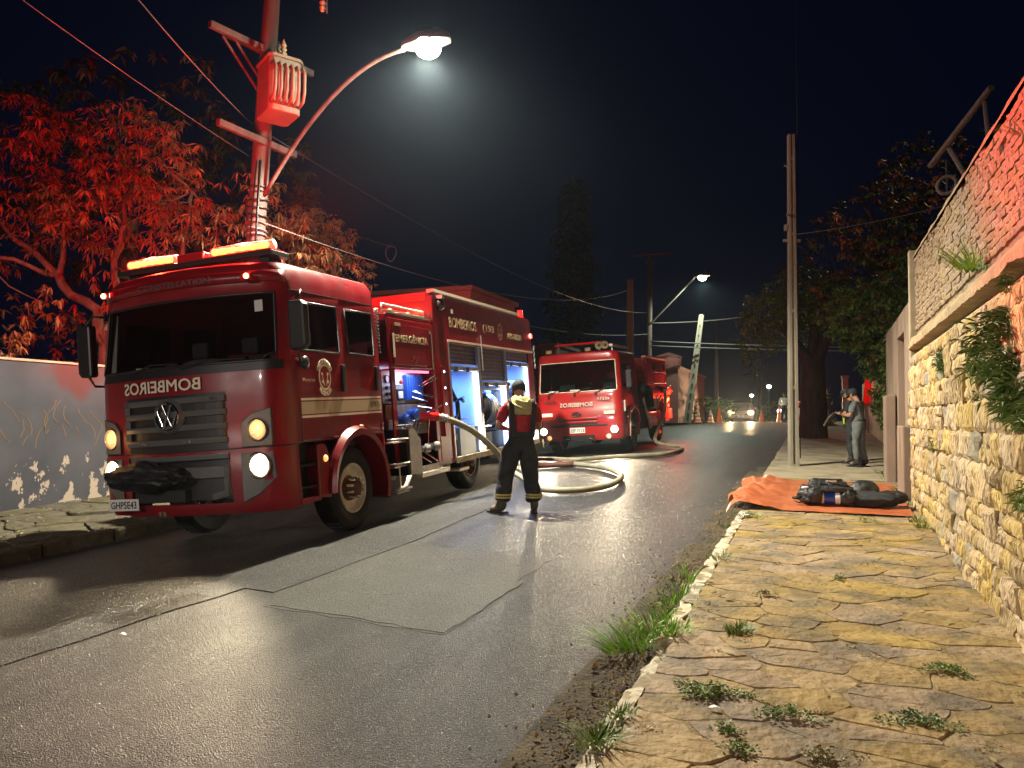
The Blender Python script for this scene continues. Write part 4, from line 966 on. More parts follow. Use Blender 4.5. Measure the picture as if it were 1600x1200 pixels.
mb = MB(); limb(mb, (0, 0, 0), (0, 0, 5), .3, .2); limb(mb, (0, 0, 3), (-1.5, -.5, 6), .12, .05); limb(mb, (0, 0, 3), (1, -1.2, 6.4), .12, .05); mb.obj('trunk', 'barkd', dt)
crown_fill([(-.8, -.8, 4.9, 1.5), (.3, -1.5, 5.6, 1.4), (-1.2, .6, 5.8, 1.7), (0, 0, 6.8, 1.4), (1, -3, 4.9, 1.3), (-2.2, 1.8, 4.9, 1.5), (1.2, -4, 4.1, 1.1)], 1700, .14, .04, .5, (('leafk', 3), ('leafd', 1), ('leafr', 1)), dt, (7, 11), seed=7, thresh=-.1, shell=.5)
mb = MB(); mb.b(1.5, 1.9, 16.4, 34, S(16)-.2, 3.1)
gw = tag(mb.obj('garden_wall', 'plaster', bevel=.01), 'dim wall smothered by creeper beyond the plastered doorway wall', 'wall')
bu = empty('rounded_bush', (-6.8, 49.0, 1.5), 0, 'rounded clipped bush behind the cones at the crest', 'bush')
crown_fill([(0, 0, .7, 1.1, .9), (1.1, .1, .75, .9, .9), (-.9, -.3, .4, .7, .9)], 330, .14, .05, .2, (('leafd', 1),), bu, (8, 11), seed=3, thresh=-.5, shell=.7)
b3_ = empty('roadside_shrub', (-1.7, 60, 1.5), 0, 'grey lit shrub at the roadside right of the oncoming car', 'bush')
crown_fill([(0, 0, .7, 1.2, .9), (-1.8, 2, .7, 1.2, .8)], 260, .2, .06, .2, (('leafd', 1),), b3_, (7, 10), seed=13, thresh=-.5, shell=.7)
yt = empty('young_tree', (-4.7, 66, 1.5), 0, 'young thin trunked tree standing far behind the oncoming car', 'tree')
MB().tube([(0, 0, 0), (.05, 0, 3.5), (0, 0, 6)], [.08, .07, .03], 6).obj('trunk', 'bark', yt)
crown_fill([(0, 0, 6, 1.6), (.6, 0, 7.6, 1.6), (-.8, 0, 4.6, .9)], 160, .26, .08, .5, (('leafk', 1),), yt, (7, 10), seed=14, thresh=-.1)
# ================================================================ VEHICLE KIT
class Cab:
    def __init__(s, parent, hw, ys, cr, bow, fx, rows, openf, mat, thick=.03):
        s.p = parent; half = [(hw, y) for y in ys]                     # rear -> front on the right side
        x0 = hw-cr; y0 = ys[-1]
        for k in range(1, 6):
            a = math.pi/2*k/6; half.append((x0+cr*math.cos(a), y0-(y0)*math.sin(a)))
        for x in fx: half.append((x, -bow*(1-(x/x0)**2)))
        s.cols = half+[(-x, y) for x, y in reversed(half) if abs(x) > 1e-6]; s.rows = rows; s.hw = hw; s.x0 = x0; s.bow = bow; s.ny = len(ys)
        mb = MB(); mb.add([s.P(i, j) for j in range(len(rows)) for i in range(len(s.cols))], [])
        n = len(s.cols); s.n = n
        for j in range(len(rows)-1):
            for i in range(n-1):
                if not openf(s, i, j): mb.f.append((j*n+i, (j+1)*n+i, (j+1)*n+i+1, j*n+i+1)); mb.mi.append(0)
        top = (len(rows)-1)*n
        # crowned roof
        c = Vector((0, ys[0]*.5, rows[-1][0]+.03)); ring = [top+i for i in range(n)]
        inner = []
        for i in range(n):
            v = Vector(mb.v[top+i]); q = v.lerp(c, .3); q.z = rows[-1][0]+.02; inner.append(len(mb.v)); mb.v.append(tuple(q))
        ci = len(mb.v); mb.v.append(tuple(c))
        for i in range(n): k = (i+1) % n; mb.f += [(ring[i], inner[i], inner[k], ring[k]), (inner[i], ci, inner[k])]; mb.mi += [0, 0]
        for j in range(len(rows)-1):   # rear wall
            mb.f.append((j*n, j*n+n-1, (j+1)*n+n-1, (j+1)*n)); mb.mi.append(0)
        o = mb.obj('cab_shell', mat, parent, angle=32); m = o.modifiers.new('solid', 'SOLIDIFY'); m.thickness = thick; m.offset = -1
        m = o.modifiers.new('bevel', 'BEVEL'); m.width = .008; m.segments = 2; m.limit_method = 'ANGLE'; m.angle_limit = R(35)
        s.shell = o
    def P(s, i, j, off=0):
        x, y = s.cols[i]; z, sb, ins = s.rows[j]; k = (s.hw-ins)/s.hw
        p = Vector((x*k, y+sb*max(0, 1-y/1.1), z))
        if off:
            q = Vector((0, max(y, .8), z)); d = (p-q); d.z = 0; d.normalize(); p += d*off
        return p
    def patch(s, name, i0, i1, j0, j1, mat, off, parent=None, solid=0, smooth=True):
        mb = MB(); n = i1-i0+1
        mb.add([s.P(i, j, off) for j in range(j0, j1+1) for i in range(i0, i1+1)], [(j*n+i, (j+1)*n+i, (j+1)*n+i+1, j*n+i+1) for j in range(j1-j0) for i in range(i1-i0)])
        o = mb.obj(name, mat, parent or s.p, smooth=smooth, fix=False)
        if solid: m = o.modifiers.new('solid', 'SOLIDIFY'); m.thickness = solid; m.offset = 0
        return o
    def gasket(s, name, i0, i1, j0, j1, mat, r, off=0):
        pts_ = [s.P(i, j0, off) for i in range(i0, i1+1)]+[s.P(i1, j, off) for j in range(j0+1, j1+1)]+[s.P(i, j1, off) for i in range(i1-1, i0-1, -1)]+[s.P(i0, j, off) for j in range(j1-1, j0, -1)]
        return MB().tube(pts_, r, 6, closed=True).obj(name, mat, s.p, smooth=True)
    def fy(s, x): return -s.bow*(1-(min(abs(x), s.x0)/s.x0)**2)
def wheel(parent, x, y, r, side, rim='rim', name='wheel', w_=.28, hubout=.06, steer=0):
    t = empty(name, (x, y, r)); t.parent = parent; t.rotation_euler = (0, 0, steer)
    sx = side
    MB().lathe([(r*.60, -w_*.9), (r*.9, -w_), (r*.985, -w_*.85), (r, -w_*.6), (r, -w_*.3), (r*.985, -w_*.1), (r*.92, 0), (r*.78, .012), (r*.62, -.01), (r*.56, -.03)], (0, 0, 0), (sx, 0, 0), 40).obj('tyre', 'rubber', t, angle=50)
    g = MB()
    for k in range(36):
        a = 2*math.pi*k/36; c = Vector((-sx*w_*.45, r*.997*math.cos(a), r*.997*math.sin(a))); g.box(c, (w_*.62, .028, .016), Matrix.Rotation(a+math.pi/2, 3, 'X'))
    g.obj('tread_block', 'rubber', t)['kind'] = 'stuff'
    MB().lathe([(r*.60, -.025), (r*.585, .0), (r*.56, .0), (r*.53, -.03), (r*.50, -.07), (r*.40, -.085), (r*.30, -.075)], (0, 0, 0), (sx, 0, 0), 40).obj('rim', rim, t, angle=40)
    MB().lathe([(r*.31, -.09), (r*.29, -.03), (r*.2, hubout-.03), (r*.18, hubout), (r*.10, hubout+.02), (0, hubout+.02)], (0, 0, 0), (sx, 0, 0), 24).obj('hub', 'hub', t, angle=40)
    for k in range(10):
        a = 2*math.pi*(k+.5)/10; c = Vector((0, r*.245*math.cos(a), r*.245*math.sin(a)))
        MB().cyl(c+Vector((-sx*.05, 0, 0)), c+Vector((sx*(hubout-.0), 0, 0)), .017, n=6).obj('wheel_nut', 'chrome', t)
    return t
def lampunit(parent, c, r, emat, d=(0, -1, 0), name='headlight', ring='chrome'):
    d = Vector(d).normalized(); c = Vector(c)
    h = MB().lathe([(r*1.0, -.06), (r*1.12, -.01), (r*1.12, .015), (r*1.02, .02), (r*.98, .0)], c, d, 24).obj(name, ring, parent, angle=40)
    MB().lathe([(r*.98, .0), (r*.7, .022), (r*.35, .032), (0, .035)], c, d, 24).obj('lens', emat, h, smooth=True)
    return h
def ring_logo(parent, c, r, mat='chrome'):
    e = empty('badge', c); e.parent = parent
    MB().lathe([(r*1.25, .05), (r*1.22, .02), (r*1.05, -.005), (r*.98, .01)], (0, 0, 0), (0, 1, 0), 32).obj('surround', 'grille', e, angle=40)
    MB().lathe([(r*.98, .05), (r, .0), (r*.93, -.012), (r*.85, .0), (r*.85, .05)], (0, 0, 0), (0, 1, 0), 32).obj('ring', mat, e, angle=40)
    MB().lathe([(r*.95, .03), (0, .03)], (0, 0, 0), (0, 1, 0), 24).obj('disc', 'black', e)
    V = [(-.38, .76), (-.07, .05), (.07, .05), (.38, .76)]
    W_ = [(-.80, .30), (-.36, -.80), (0, .0), (.36, -.80), (.80, .30)]
    for k, ch in enumerate((V, W_)):
        m = MB()
        for a, b in zip(ch[:-1], ch[1:]):
            a3 = Vector((a[0]*r, 0, a[1]*r)); b3 = Vector((b[0]*r, 0, b[1]*r)); d = b3-a3
            m.box((a3+b3)/2+Vector((0, .001*k, 0)), (d.length+.012, .02, r*.15), Matrix.Rotation(-math.atan2(d.z, d.x), 3, 'Y'))
        m.obj('emblem_stroke', mat, e, bevel=.002)
    return e
def plate(parent, c, s, w_=.40, h=.13, tilt=0):
    p = MB().box(c, (w_, .012, h)).obj('number_plate', 'plate', parent, bevel=.004)
    text(s, 'ink', p, Vector(c)+Vector((.0, -.008, 0)), (1, 0, 0), (0, 0, 1), w_*.86, h*.62, bold=.02)
    return p
def emblem(parent, c, rx, rz_, right=(0, 1, 0), main='cream', inner='red2', word_top=None, word_bot=None):
    c = Vector(c); u = Vector(right); up = Vector((0, 0, 1)); nrm = u.cross(up); e = empty('crest', c); e.parent = parent
    def pt(a, k, h): return u*(rx*k*math.cos(a))+up*(rz_*k*math.sin(a))+nrm*h
    A = [2*math.pi*i/36 for i in range(36)]
    m = MB(); m.add([pt(a, 1, .003) for a in A]+[pt(a, .84, .003) for a in A], [(i, (i+1) % 36, 36+(i+1) % 36, 36+i) for i in range(36)]); m.obj('ring', main, e, fix=False)
    m = MB(); m.add([pt(a, .80, .002) for a in A], [tuple(range(36))]); m.obj('field', inner, e, fix=False)
    m = MB()   # helmet over crossed hatchets
    hel = [(-.26, -.05), (-.22, .25), (-.1, .45), (0, .62), (.1, .45), (.22, .25), (.26, -.05), (.12, -.18), (-.12, -.18)]
    m.add([u*(rx*a)+up*(rz_*b)+nrm*.006 for a, b in hel], [tuple(range(len(hel)))]); m.obj('helmet_mark', 'red', e, fix=False)
    m = MB()
    for s in (-1, 1):
        m.add([u*(rx*a*s)+up*(rz_*b)+nrm*.005 for a, b in ((.30, .12), (.58, .18), (.62, .34), (.34, .36))], [(0, 1, 2, 3)])
        m.add([u*(rx*a*s)+up*(rz_*b)+nrm*.005 for a, b in ((.40, .14), (.5, .14), (.2, -.62), (.1, -.6))], [(0, 1, 2, 3)])
        m.add([u*(rx*a*s)+up*(rz_*b)+nrm*.006 for a, b in ((.5, -.2), (.6, -.34), (.4, -.5), (.2, -.4), (.3, -.25))], [(0, 1, 2, 3, 4)])
    m.obj('crossed_tools', main, e, fix=False)
    for wd, sgn in ((word_top, 1), (word_bot, -1)):
        if not wd: continue
        for i, ch in enumerate(wd):
            if ch == ' ': continue
            t = (i-(len(wd)-1)/2)/len(wd); a = math.pi/2-t*2.3 if sgn > 0 else -math.pi/2+t*1.6
            k = 1.22 if sgn > 0 else 1.25; p = pt(a, k, .004); d = Vector(u)*math.sin(a)*sgn - up*math.cos(a)*sgn*(rx/rz_*1.0)
            d.normalize(); upv = nrm.cross(d)
            text(ch, main, e, p, d, upv, .030*(.5 if ch == 'I' else 1), .052, bold=.03)
    return e

# ================================================================ FIRE ENGINE (near)
TX, TY = -6.29, 6.42
T1M = (Matrix.Translation((TX, TY, road_z(TX, TY)-.006)) @ Matrix.Rotation(R(3.6), 4, 'Z') @ Matrix.Rotation(R(2.5), 4, 'X') @ Matrix.Rotation(R(-4.0), 4, 'Y'))
T1 = empty('fire_engine', (0, 0, 0), label='near fire engine with glowing red light bar and lit open lockers on the left', cat='fire engine', mat=T1M)
rows = [(.44, .03, .04), (.56, .0, .0), (.80, -.02, 0), (1.08, -.02, 0), (1.12, .0, 0), (1.40, .0, 0), (1.64, .0, 0), (1.92, .01, .0), (2.02, .03, .004), (2.12, .045, .008), (2.66, .11, .035), (2.74, .125, .04), (2.86, .10, .05), (2.98, .11, .07), (3.07, .16, .13), (3.11, .26, .22)]
ys = [2.2, 2.08, 1.44, 1.24, .42, .30]
NC = len(ys)+5
WS0 = 8    # first column of the windscreen opening
def openf(s, i, j):
    z0, z1 = s.rows[j][0], s.rows[j+1][0]; zm = (z0+z1)/2; x, y = (s.cols[i][0]+s.cols[i+1][0])/2, (s.cols[i][1]+s.cols[i+1][1])/2
    if WS0 <= i < s.n-1-WS0 and 2.02 < zm < 2.74: return True
    if abs(x) > s.hw-.001 and 2.02+.1 < zm < 2.66 and (.42 < y < 1.24 or 1.44 < y < 2.08): return True
    if abs(x) > s.hw-.001 and zm < 1.12 and y > .3: return True
    if abs(x) < .66 and zm < 1.09 and zm > .6: return True
    return False
cab = Cab(T1, 1.24, ys, .32, .17, [.90, .66, .44, .22, 0], rows, openf, 'red')
n = cab.n
cab.patch('windscreen', WS0, n-1-WS0, 8, 11, 'glassd', -.012)
cab.gasket('windscreen_seal', WS0, n-1-WS0, 8, 11, 'black', .016)
cab.patch('cowl', WS0-1, n-WS0, 7, 8, 'black', .004)
for (a, b) in ((1, 2), (3, 4)):
    for s in (0, 1):
        i0, i1 = (a, b) if s == 0 else (n-1-b, n-1-a)
        cab.patch('side_window', i0, i1, 9, 10, 'glasss' if s == 0 else 'glassd', -.012); cab.gasket('window_seal', i0, i1, 9, 10, 'black', .018)
# doors: outline grooves proud strips, handles, stripes
for s in (1, -1):
    X = s*1.243
    for (y0, y1, z0) in ((.36, 1.33, 1.14), (1.36, 2.15, 1.14)):
        d = MB()
        for (a, b, c_, e) in ((y0, y0, z0, 2.78), (y1, y1, z0, 2.78), (y0, y1, z0, z0), (y0, y1, 2.78, 2.78)):
            kk = .04 if c_ > 2.7 else 0
            d.tube([(X-s*(.0 if c_ < 2 else kk), a, c_), (X-s*(0 if e < 2 else .05), b, e)], .006, 5)
        dd = d.obj('door_gap', 'ink', T1)
        if s == 1:
            MB().b(X, X+.035, y1-.12, y1-.05, 1.66, 1.98).obj('door_handle', 'black', T1, bevel=.012)
    if s == 1:
        for (z0, z1, m_) in ((1.575, 1.60, 'cream'), (1.425, 1.56, 'gold'), (1.385, 1.41, 'cream')):
            MB().b(X, X+.004, .37, 2.16, z0, z1).obj('stripe', m_, T1)
text('(193)', 'ink', T1, (1.250, 1.99, 1.492), (0, 1, 0), (0, 0, 1), .22, .09, bold=.01)
emblem(T1, (1.247, .86, 1.83), .125, .15, word_top='CORPO DE BOMBEIROS', word_bot='POLICIA MILITAR')
text('Vocacao', 'cream', T1, (1.246, .54, 1.80), (0, 1, 0), (0, 0, 1), .24, .04, bold=-.005)
def bend(o, cb, off=.008):
    for v in o.data.vertices: v.co.y = cb.fy(v.co.x)-off-(.003 if v.co.y < 0 else 0)
    return o
bend(text('BOMBEIROS', 'cream', T1, (-.14, 0, 1.825), (1, 0, 0), (0, 0, 1), 1.06, .13, mirror=True, bold=.02), cab, .012)
text('CONSTELLATION', 'grille', T1, (.05, cab.fy(0)+.085, 2.905), (1, 0, 0), (0, .05, 1), .95, .06, bold=-.005)
# brow ridge + front panel lines
cab.patch('brow_edge', 6, n-7, 12, 13, 'red', .018, solid=.014)
MB().tube([cab.P(i, 4, .002) for i in range(5, n-5)], .008, 6).obj('panel_gap', 'ink', T1)
# grille
def bowbar(z, x0, x1, h, d, mat, name, off=0, parent=T1, cb=cab):
    mb = MB(); xs = rng(x0, x1, 12); vs = []
    for x in xs:
        y = cb.fy(x)-off; vs += [(x, y-d, z-h/2), (x, y-d*1.25, z+h*.15), (x, y-d, z+h/2), (x, y+.05, z+h/2), (x, y+.05, z-h/2)]
    fs = [(i*5+k, (i+1)*5+k, (i+1)*5+(k+1) % 5, i*5+(k+1) % 5) for i in range(12) for k in range(5)]+[(0, 1, 2, 3, 4), (60, 61, 62, 63, 64)]
    mb.add(vs, fs); return mb.obj(name, mat, parent, bevel=.004)
gr = empty('grille', (0, 0, 0)); gr.parent = T1
mb = MB(); vs = []
for x in rng(-.64, .64, 12): vs += [(x, cab.fy(x)-.006, 1.12), (x, cab.fy(x)-.006, 1.72), (x, cab.fy(x)+.06, 1.09), (x, cab.fy(x)+.06, .60)]
mb.add(vs, [(i*4+k, i*4+k+1, i*4+k+5, i*4+k+4) for i in range(12) for k in (0, 2)]); mb.obj('grille_recess', 'black', gr, fix=False)
for z in (1.655, 1.515, 1.37, 1.225): bowbar(z, -.65, .65, .062, .03, 'grille', 'grille_bar', parent=gr)
bowbar(1.06, -.63, .65, .07, .015, 'grille', 'grille_bar', parent=gr); bowbar(.89, -.63, .65, .12, .0, 'grille', 'grille_bar', parent=gr)
for x in (-.61, .60):
    for z in (1.585, 1.44, 1.3): MB().box((x, cab.fy(x)-.015, z), (.07, .05, .075)).obj('grille_end', 'grille', gr)
MB().prism([(.44, .60), (.64, .64), (.66, .95), (.60, .95), (.60, .70), (.44, .66)], cab.fy(.5)-.012, cab.fy(.5)+.05, 'y').obj('lower_trim', 'grille', gr)
for (x, z) in ((.53, 1.66), (-.60, 1.655), (-.33, 1.225), (.22, 1.225)):
    MB().box((x, cab.fy(x)-.045, z), (.075, .012, .026)).obj('strobe', 'E_small' if 0 else 'chrome', T1, bevel=.004)
ring_logo(T1, (0, cab.fy(0)-.055, 1.50), .155)
# headlight bezels
for s in (1, -1):
    y = .035
    for poly, nm in (([(s*.80, 1.13), (s*.80, 1.38), (s*.90, 1.47), (s*1.10, 1.52), (s*1.10, 1.13)], 'bezel'), ([(s*.78, .56), (s*.78, 1.07), (s*1.10, 1.07), (s*1.12, .80), (s*.95, .64)], 'bezel')):
        mb = MB(); k = len(poly)
        def yy(x): return cab.fy(x) if abs(x) < .92 else .0+(.30-.30*math.sqrt(max(0, 1-((abs(x)-.92)/.32)**2)))
        mb.add([(x, yy(x)-.028, z) for x, z in poly]+[(x, yy(x)+.03, z) for x, z in poly], [tuple(range(k)), tuple(range(k, 2*k))]+[(i, (i+1) % k, k+(i+1) % k, k+i) for i in range(k)])
        mb.obj(nm, 'grille', T1, bevel=.005)
    dd = (s*.12, -1, 0)
    lampunit(T1, (s*.955, -.02, 1.30), .105, 'E_turn', dd); lampunit(T1, (s*.95, -.02, .93), .125, 'E_head', dd)
    MB().box((s*.93, -.005, 2.90), (.13, .05, .07)).obj('marker_lamp', 'redlens', T1, bevel=.01)
    MB().sphere((s*.95, -.035, 2.90), .030, 10, 8).obj('marker_lamp', 'E_mark', T1, smooth=True)
plate(T1, (-.66, -.20, .585), 'GHP5E43', .40, .125)
# crumpled black cover over the winch
bm = bmesh.new(); bmesh.ops.create_icosphere(bm, subdivisions=4, radius=1)
for v in bm.verts:
    p = v.co.copy(); d = 1+.22*noise.noise(p*1.7)+.30*(.4-abs(noise.noise(p*2.6+Vector((3, 0, 0)))))+.14*(.3-abs(noise.noise(p*6)))
    v.co = Vector((p.x*.50*d, p.y*.20*d, p.z*.135*d*(1.1 if p.x < .2 else .8)))
    v.co.z += -.06*max(0, -p.x-.1)
me = bpy.data.meshes.new('winch_cover'); bm.to_mesh(me); bm.free(); me.materials.append(M['bag']); me.polygons.foreach_set('use_smooth', [True]*len(me.polygons)); me.set_sharp_from_angle(angle=R(35))
link_mesh('winch_cover', me, T1, (-.25, -.25, .89), (0, R(4), 0))
MB().b(-.5, .15, -.2, -.02, .60, .72).obj('winch', 'dark', T1)
for s in (1, -1): MB().box((s*.03-.2, -.13, .47), (.04, .04, .05)).obj('bolt', 'chrome', T1)
# step recess + mudguard + arch
for s in (1, -1):
    MB().b(s*1.02, s*1.10, .30, .66, .5, 1.1).obj('step_recess', 'dark', T1)
    for z in (.62, .86): MB().b(s*1.02, s*1.21, .31, .64, z, z+.03).obj('cab_step', 'dark', T1)
    MB().b(s*1.10, s*1.24, .30, .66, .47, .53).obj('sill', 'red', T1, bevel=.01)
    MB().prism([(.62, .50), (.86, .47), (.86, .95), (.80, 1.09), (.62, 1.09)], s*1.05, s*1.245, 'x').obj('mudguard', 'red', T1, bevel=.02)
    # flare arc
    arc = []
    cy0, cz0 = 1.47, .52
    pts_o = [(cy0+.70*math.cos(a)*(1 if a < math.pi/2 else .98), cz0+.74*math.sin(a)) for a in [math.pi*k/20 for k in range(-2, 21)]]
    pts_i = [(cy0+.60*math.cos(a), cz0+.62*math.sin(a)) for a in [math.pi*k/20 for k in range(-2, 21)]]
    mb = MB(); m_ = len(pts_o); vs = []
    for (a, b), (c_, d) in zip(pts_o, pts_i): vs += [(s*1.22, a, b), (s*1.33, (a*.6+c_*.4), (b*.6+d*.4)), (s*1.32, c_, d), (s*1.05, c_, d)]
    mb.add(vs, [(i*4+k, (i+1)*4+k, (i+1)*4+k+1, i*4+k+1) for i in range(m_-1) for k in range(3)]+[(0, 1, 2, 3), tuple((m_-1)*4+k for k in range(4))])
    mb.obj('wheel_arch', 'red', T1, angle=40)
    MB().b(s*.55, s*1.05, .86, 2.15, 1.0, 1.12).obj('arch_liner', 'dark', T1)
    MB().box((s*1.325, 1.47, 1.24), (.02, .09, .03)).obj('side_marker', 'cream', T1, bevel=.005)
    MB().lathe([(.04, 0), (.035, .015), (0, .02)], (s*1.245, .77, .92), (s, 0, 0), 14).obj('side_marker', 'amber', T1, smooth=True)
wheel(T1, 1.17, 1.47, .505, 1); wheel(T1, -1.17, 1.47, .505, -1)
wheel(T1, 1.10, 5.45, .505, 1, 'hub'); wheel(T1, -1.10, 5.45, .505, -1, 'hub')
# chassis, axle, interior
ch = MB(); ch.b(-.48, -.38, .3, 8.9, .62, .9); ch.b(.38, .48, .3, 8.9, .62, .9); ch.b(-1.0, 1.0, 1.4, 1.54, .42, .56); ch.b(-1.0, 1.0, 5.38, 5.52, .42, .56); ch.b(-1.1, 1.1, .35, .8, .58, .9); ch.b(-.9, .9, 2.2, 4.0, .6, 1.1)
ch.obj('chassis', 'dark', T1)
MB().b(-1.15, 1.15, .22, 2.1, 1.12, 1.2).obj('cab_floor', 'interior', T1)
MB().b(-1.12, 1.12, .12, .55, 1.5, 2.03).obj('dashboard', 'interior', T1, bevel=.05)
mb = MB(); mb.sphere((.1, .28, 2.05), .2, 10, 6, (1.6, .7, .35)).sphere((-.35, .3, 2.04), .1, 10, 6, (1.5, .8, .5)); mb.obj('folded_jacket', 'grille', T1, smooth=True)
MB().box((-.55, .22, 2.05), (.30, .20, .02), (0, R(3), R(12))).obj('folder', 'cream', T1); MB().box((.62, .25, 2.06), (.12, .08, .07)).obj('radio', 'black', T1, bevel=.01)
MB().box((.98, .10, 2.60), (.10, .004, .12)).obj('screen_sticker', 'pack', T1)
for x in (-.75, 0, .72):
    MB().b(x-.24, x+.24, .85, 1.28, 1.5, 1.68).b(x-.23, x+.23, 1.18, 1.32, 1.6, 2.2).b(x-.12, x+.12, 1.2, 1.3, 2.22, 2.42).obj('seat', 'interior', T1, bevel=.03)
st_ = MB().tube([(.72+.21*math.cos(a), .62+.1*math.sin(a), 1.98+.18*math.sin(a)) for a in [2*math.pi*k/20 for k in range(20)]], .016, 8, closed=True).obj('steering_wheel', 'black', T1, smooth=True)
for x in (-1.13,): MB().tube([(x, .22, 2.0), (x, .30, 2.72)], .045, 6).obj('pillar_trim', 'creamtrim', T1)
for (x0, x1, y0) in ((-.55, .1, 0), (.15, .85, 0)):
    MB().tube([(x0, cab.fy(x0)+.015, 1.99), ((x0+x1)/2, cab.fy((x0+x1)/2)-.01, 2.06), (x1, cab.fy(x1)+.03, 2.05)], .010, 6).obj('wiper', 'black', T1)
# mirrors
def mirror(parent, s, X, y, z0, z1, w_=.2, nm='mirror'):
    t = MB(); zm = (z0+z1)/2
    t.prism([(X-s*.0, z0), (X+s*w_*.8, z0-.0), (X+s*w_, z0+.05), (X+s*w_, z1-.05), (X+s*w_*.8, z1), (X, z1)], y-.05, y+.06, 'y')
    m_ = t.obj(nm, 'black', parent, bevel=.025)
    MB().b(min(X+s*.02, X+s*(w_-.02)), max(X+s*.02, X+s*(w_-.02)), y+.061, y+.066, z0+.03, z1-.03).obj('mirror_glass', 'chrome', m_)
    MB().tube([(s*1.18, y+.30, z1+.07), (X+s*w_*.4, y+.1, z1+.12), (X+s*w_*.5, y, z1)], .014, 6).obj('mirror_arm', 'black', m_, smooth=True)
    MB().tube([(X+s*w_*.4, y, z0), (X+s*w_*.3, y+.05, z0-.10), (s*1.2, y+.3, z0-.12)], .014, 6).obj('mirror_arm', 'black', m_, smooth=True)
    return m_
mirror(T1, 1, 1.30, .18, 2.10, 2.62); mirror(T1, -1, -1.30, .12, 2.02, 2.62)
MB().sphere((1.29, .42, 1.98), .075, 10, 8, (.5, 1, 1)).obj('door_mirror', 'black', T1, smooth=True)
# roof light bar
lb_ = empty('light_bar', (0, 0, 0)); lb_.parent = T1
MB().b(-1.08, 1.04, .30, .62, 3.17, 3.23).obj('base', 'black', lb_, bevel=.01)
MB().b(-.25, .13, .33, .59, 3.23, 3.33).obj('centre_section', 'redlens', lb_, bevel=.02)
for (x0, x1) in ((-1.02, -.30), (.16, 1.0)):
    nseg = 5 if x0 < 0 else 6
    MB().b(x0-.02, x1+.02, .31, .61, 3.225, 3.25).obj('lens_housing', 'redlens', lb_, bevel=.01)
    MB().tube([(x0+.02, .44, 3.305), ((x0+x1)/2, .42, 3.31), (x1-.02, .44, 3.305)], .06, 12).obj('lens', 'E_bar', lb_, smooth=True)
    cp = [(x0+(x1-x0)*(.04+.92*q/30), .392, 3.305) for q in range(31)]; MB().tube(cp, [.036+.003*math.sin(q*1.25) if 0 < q < 30 else .012 for q in range(31)], 10).obj('hot_core', 'E_bar2', lb_, smooth=True)
for x in (-.9, .9): MB().b(x-.06, x+.06, .36, .56, 3.08, 3.18).obj('foot', 'black', lb_)
lamp('bar_light', 'SPOT', (1.06, .40, 3.36), 6000, (1, .012, .012), .05, T1, spot=68, blend=1, direction=(1, -.42, .24))
lamp('bar_light', 'SPOT', (-.68, .50, 3.42), 1800, (1, .006, .014), .06, T1, spot=118, blend=.5, direction=(-.6, .7, .62))
lamp('bar_light', 'SPOT', (.60, .50, 3.42), 500, (1, .012, .014), .06, T1, spot=110, blend=.6, direction=(-.05, .8, .5))
lamp('bar_light', 'POINT', (.60, .42, 3.40), 170, (1, .02, .012), .05, T1)
lamp('bar_light', 'POINT', (-.68, .42, 3.40), 160, (1, .03, .012), .05, T1)
# corner trim over crew cab, cable coil
cz = [(1.16+.045*math.cos(t*.9), 2.30+.035*math.sin(t*.9)+.0*t, 2.75-.0042*t*1.5) for t in range(0, 95)]
MB().tube(cz, .010, 5).obj('coiled_cable', 'alu', T1, smooth=True)
MB().prism([(2.2, 1.2), (2.2, 2.8), (2.34, 2.6), (2.36, 1.2)], 1.02, 1.08, 'x').prism([(2.2, 1.2), (2.2, 2.8), (2.34, 2.6), (2.36, 1.2)], -1.08, -1.02, 'x').obj('rear_fairing', 'red', T1)
# ---- emergency module
X = 1.24
def panel(name, y0, y1, z0, z1, mat='red', x=X, t=.03, bev=.006): return MB().b(x-t, x, y0, y1, z0, z1).obj(name, mat, T1, bevel=bev)
MB().b(-1.24, 1.205, 2.50, 3.97, 2.62, 2.72).obj('module_roof', 'red', T1, bevel=.02)
panel('module_panel', 2.50, 3.97, 1.98, 2.66); panel('module_panel', 2.50, 2.62, .62, 1.98); panel('module_panel', 3.86, 3.97, .50, 1.98)
MB().b(-1.24, .86, 2.50, 3.97, .75, 2.62).obj('module_core', 'red', T1)
MB().b(X, X+.012, 2.60, 3.88, 2.02, 2.58).obj('locker_door', 'red', T1, bevel=.004)
MB().tube([(X+.02, 3.83, 1.98), (X+.02, 3.83, 2.50), (X+.0, 3.80, 2.55)], .014, 6).obj('gas_strut', 'alu', T1)
MB().b(X+.012, X+.018, 2.58, 2.64, 2.12, 2.45).obj('edge_strip', 'cream', T1); MB().b(X+.012, X+.018, 2.66, 2.84, 2.555, 2.60).obj('edge_strip', 'gold', T1)
text('EMERGÊNCIA', 'gold', T1, (X+.014, 3.2, 2.40), (0, 1, 0), (0, 0, 1), 1.05, .13, bold=.016)
MB().tube([(1.12, 2.56, 2.72), (1.12, 2.58, 2.86), (1.12, 3.90, 2.86), (1.12, 3.92, 2.72)], .016, 8).tube([(1.12, 2.58, 2.79), (1.12, 3.9, 2.79)], .012, 8).obj('roof_rail', 'cream', T1, smooth=True)
MB().b(1.05, 1.22, 2.54, 3.94, 2.722, 2.745).obj('tread_strip', 'tread', T1)
mb = MB(); rr = random.Random(4)
for k in range(9): mb.sphere((.95+rr.uniform(-.1, .1), 2.62+.12*k, 2.79), rr.uniform(.04, .06), 8, 6)
mb.obj('rolled_hose', 'tarp', T1, smooth=True)
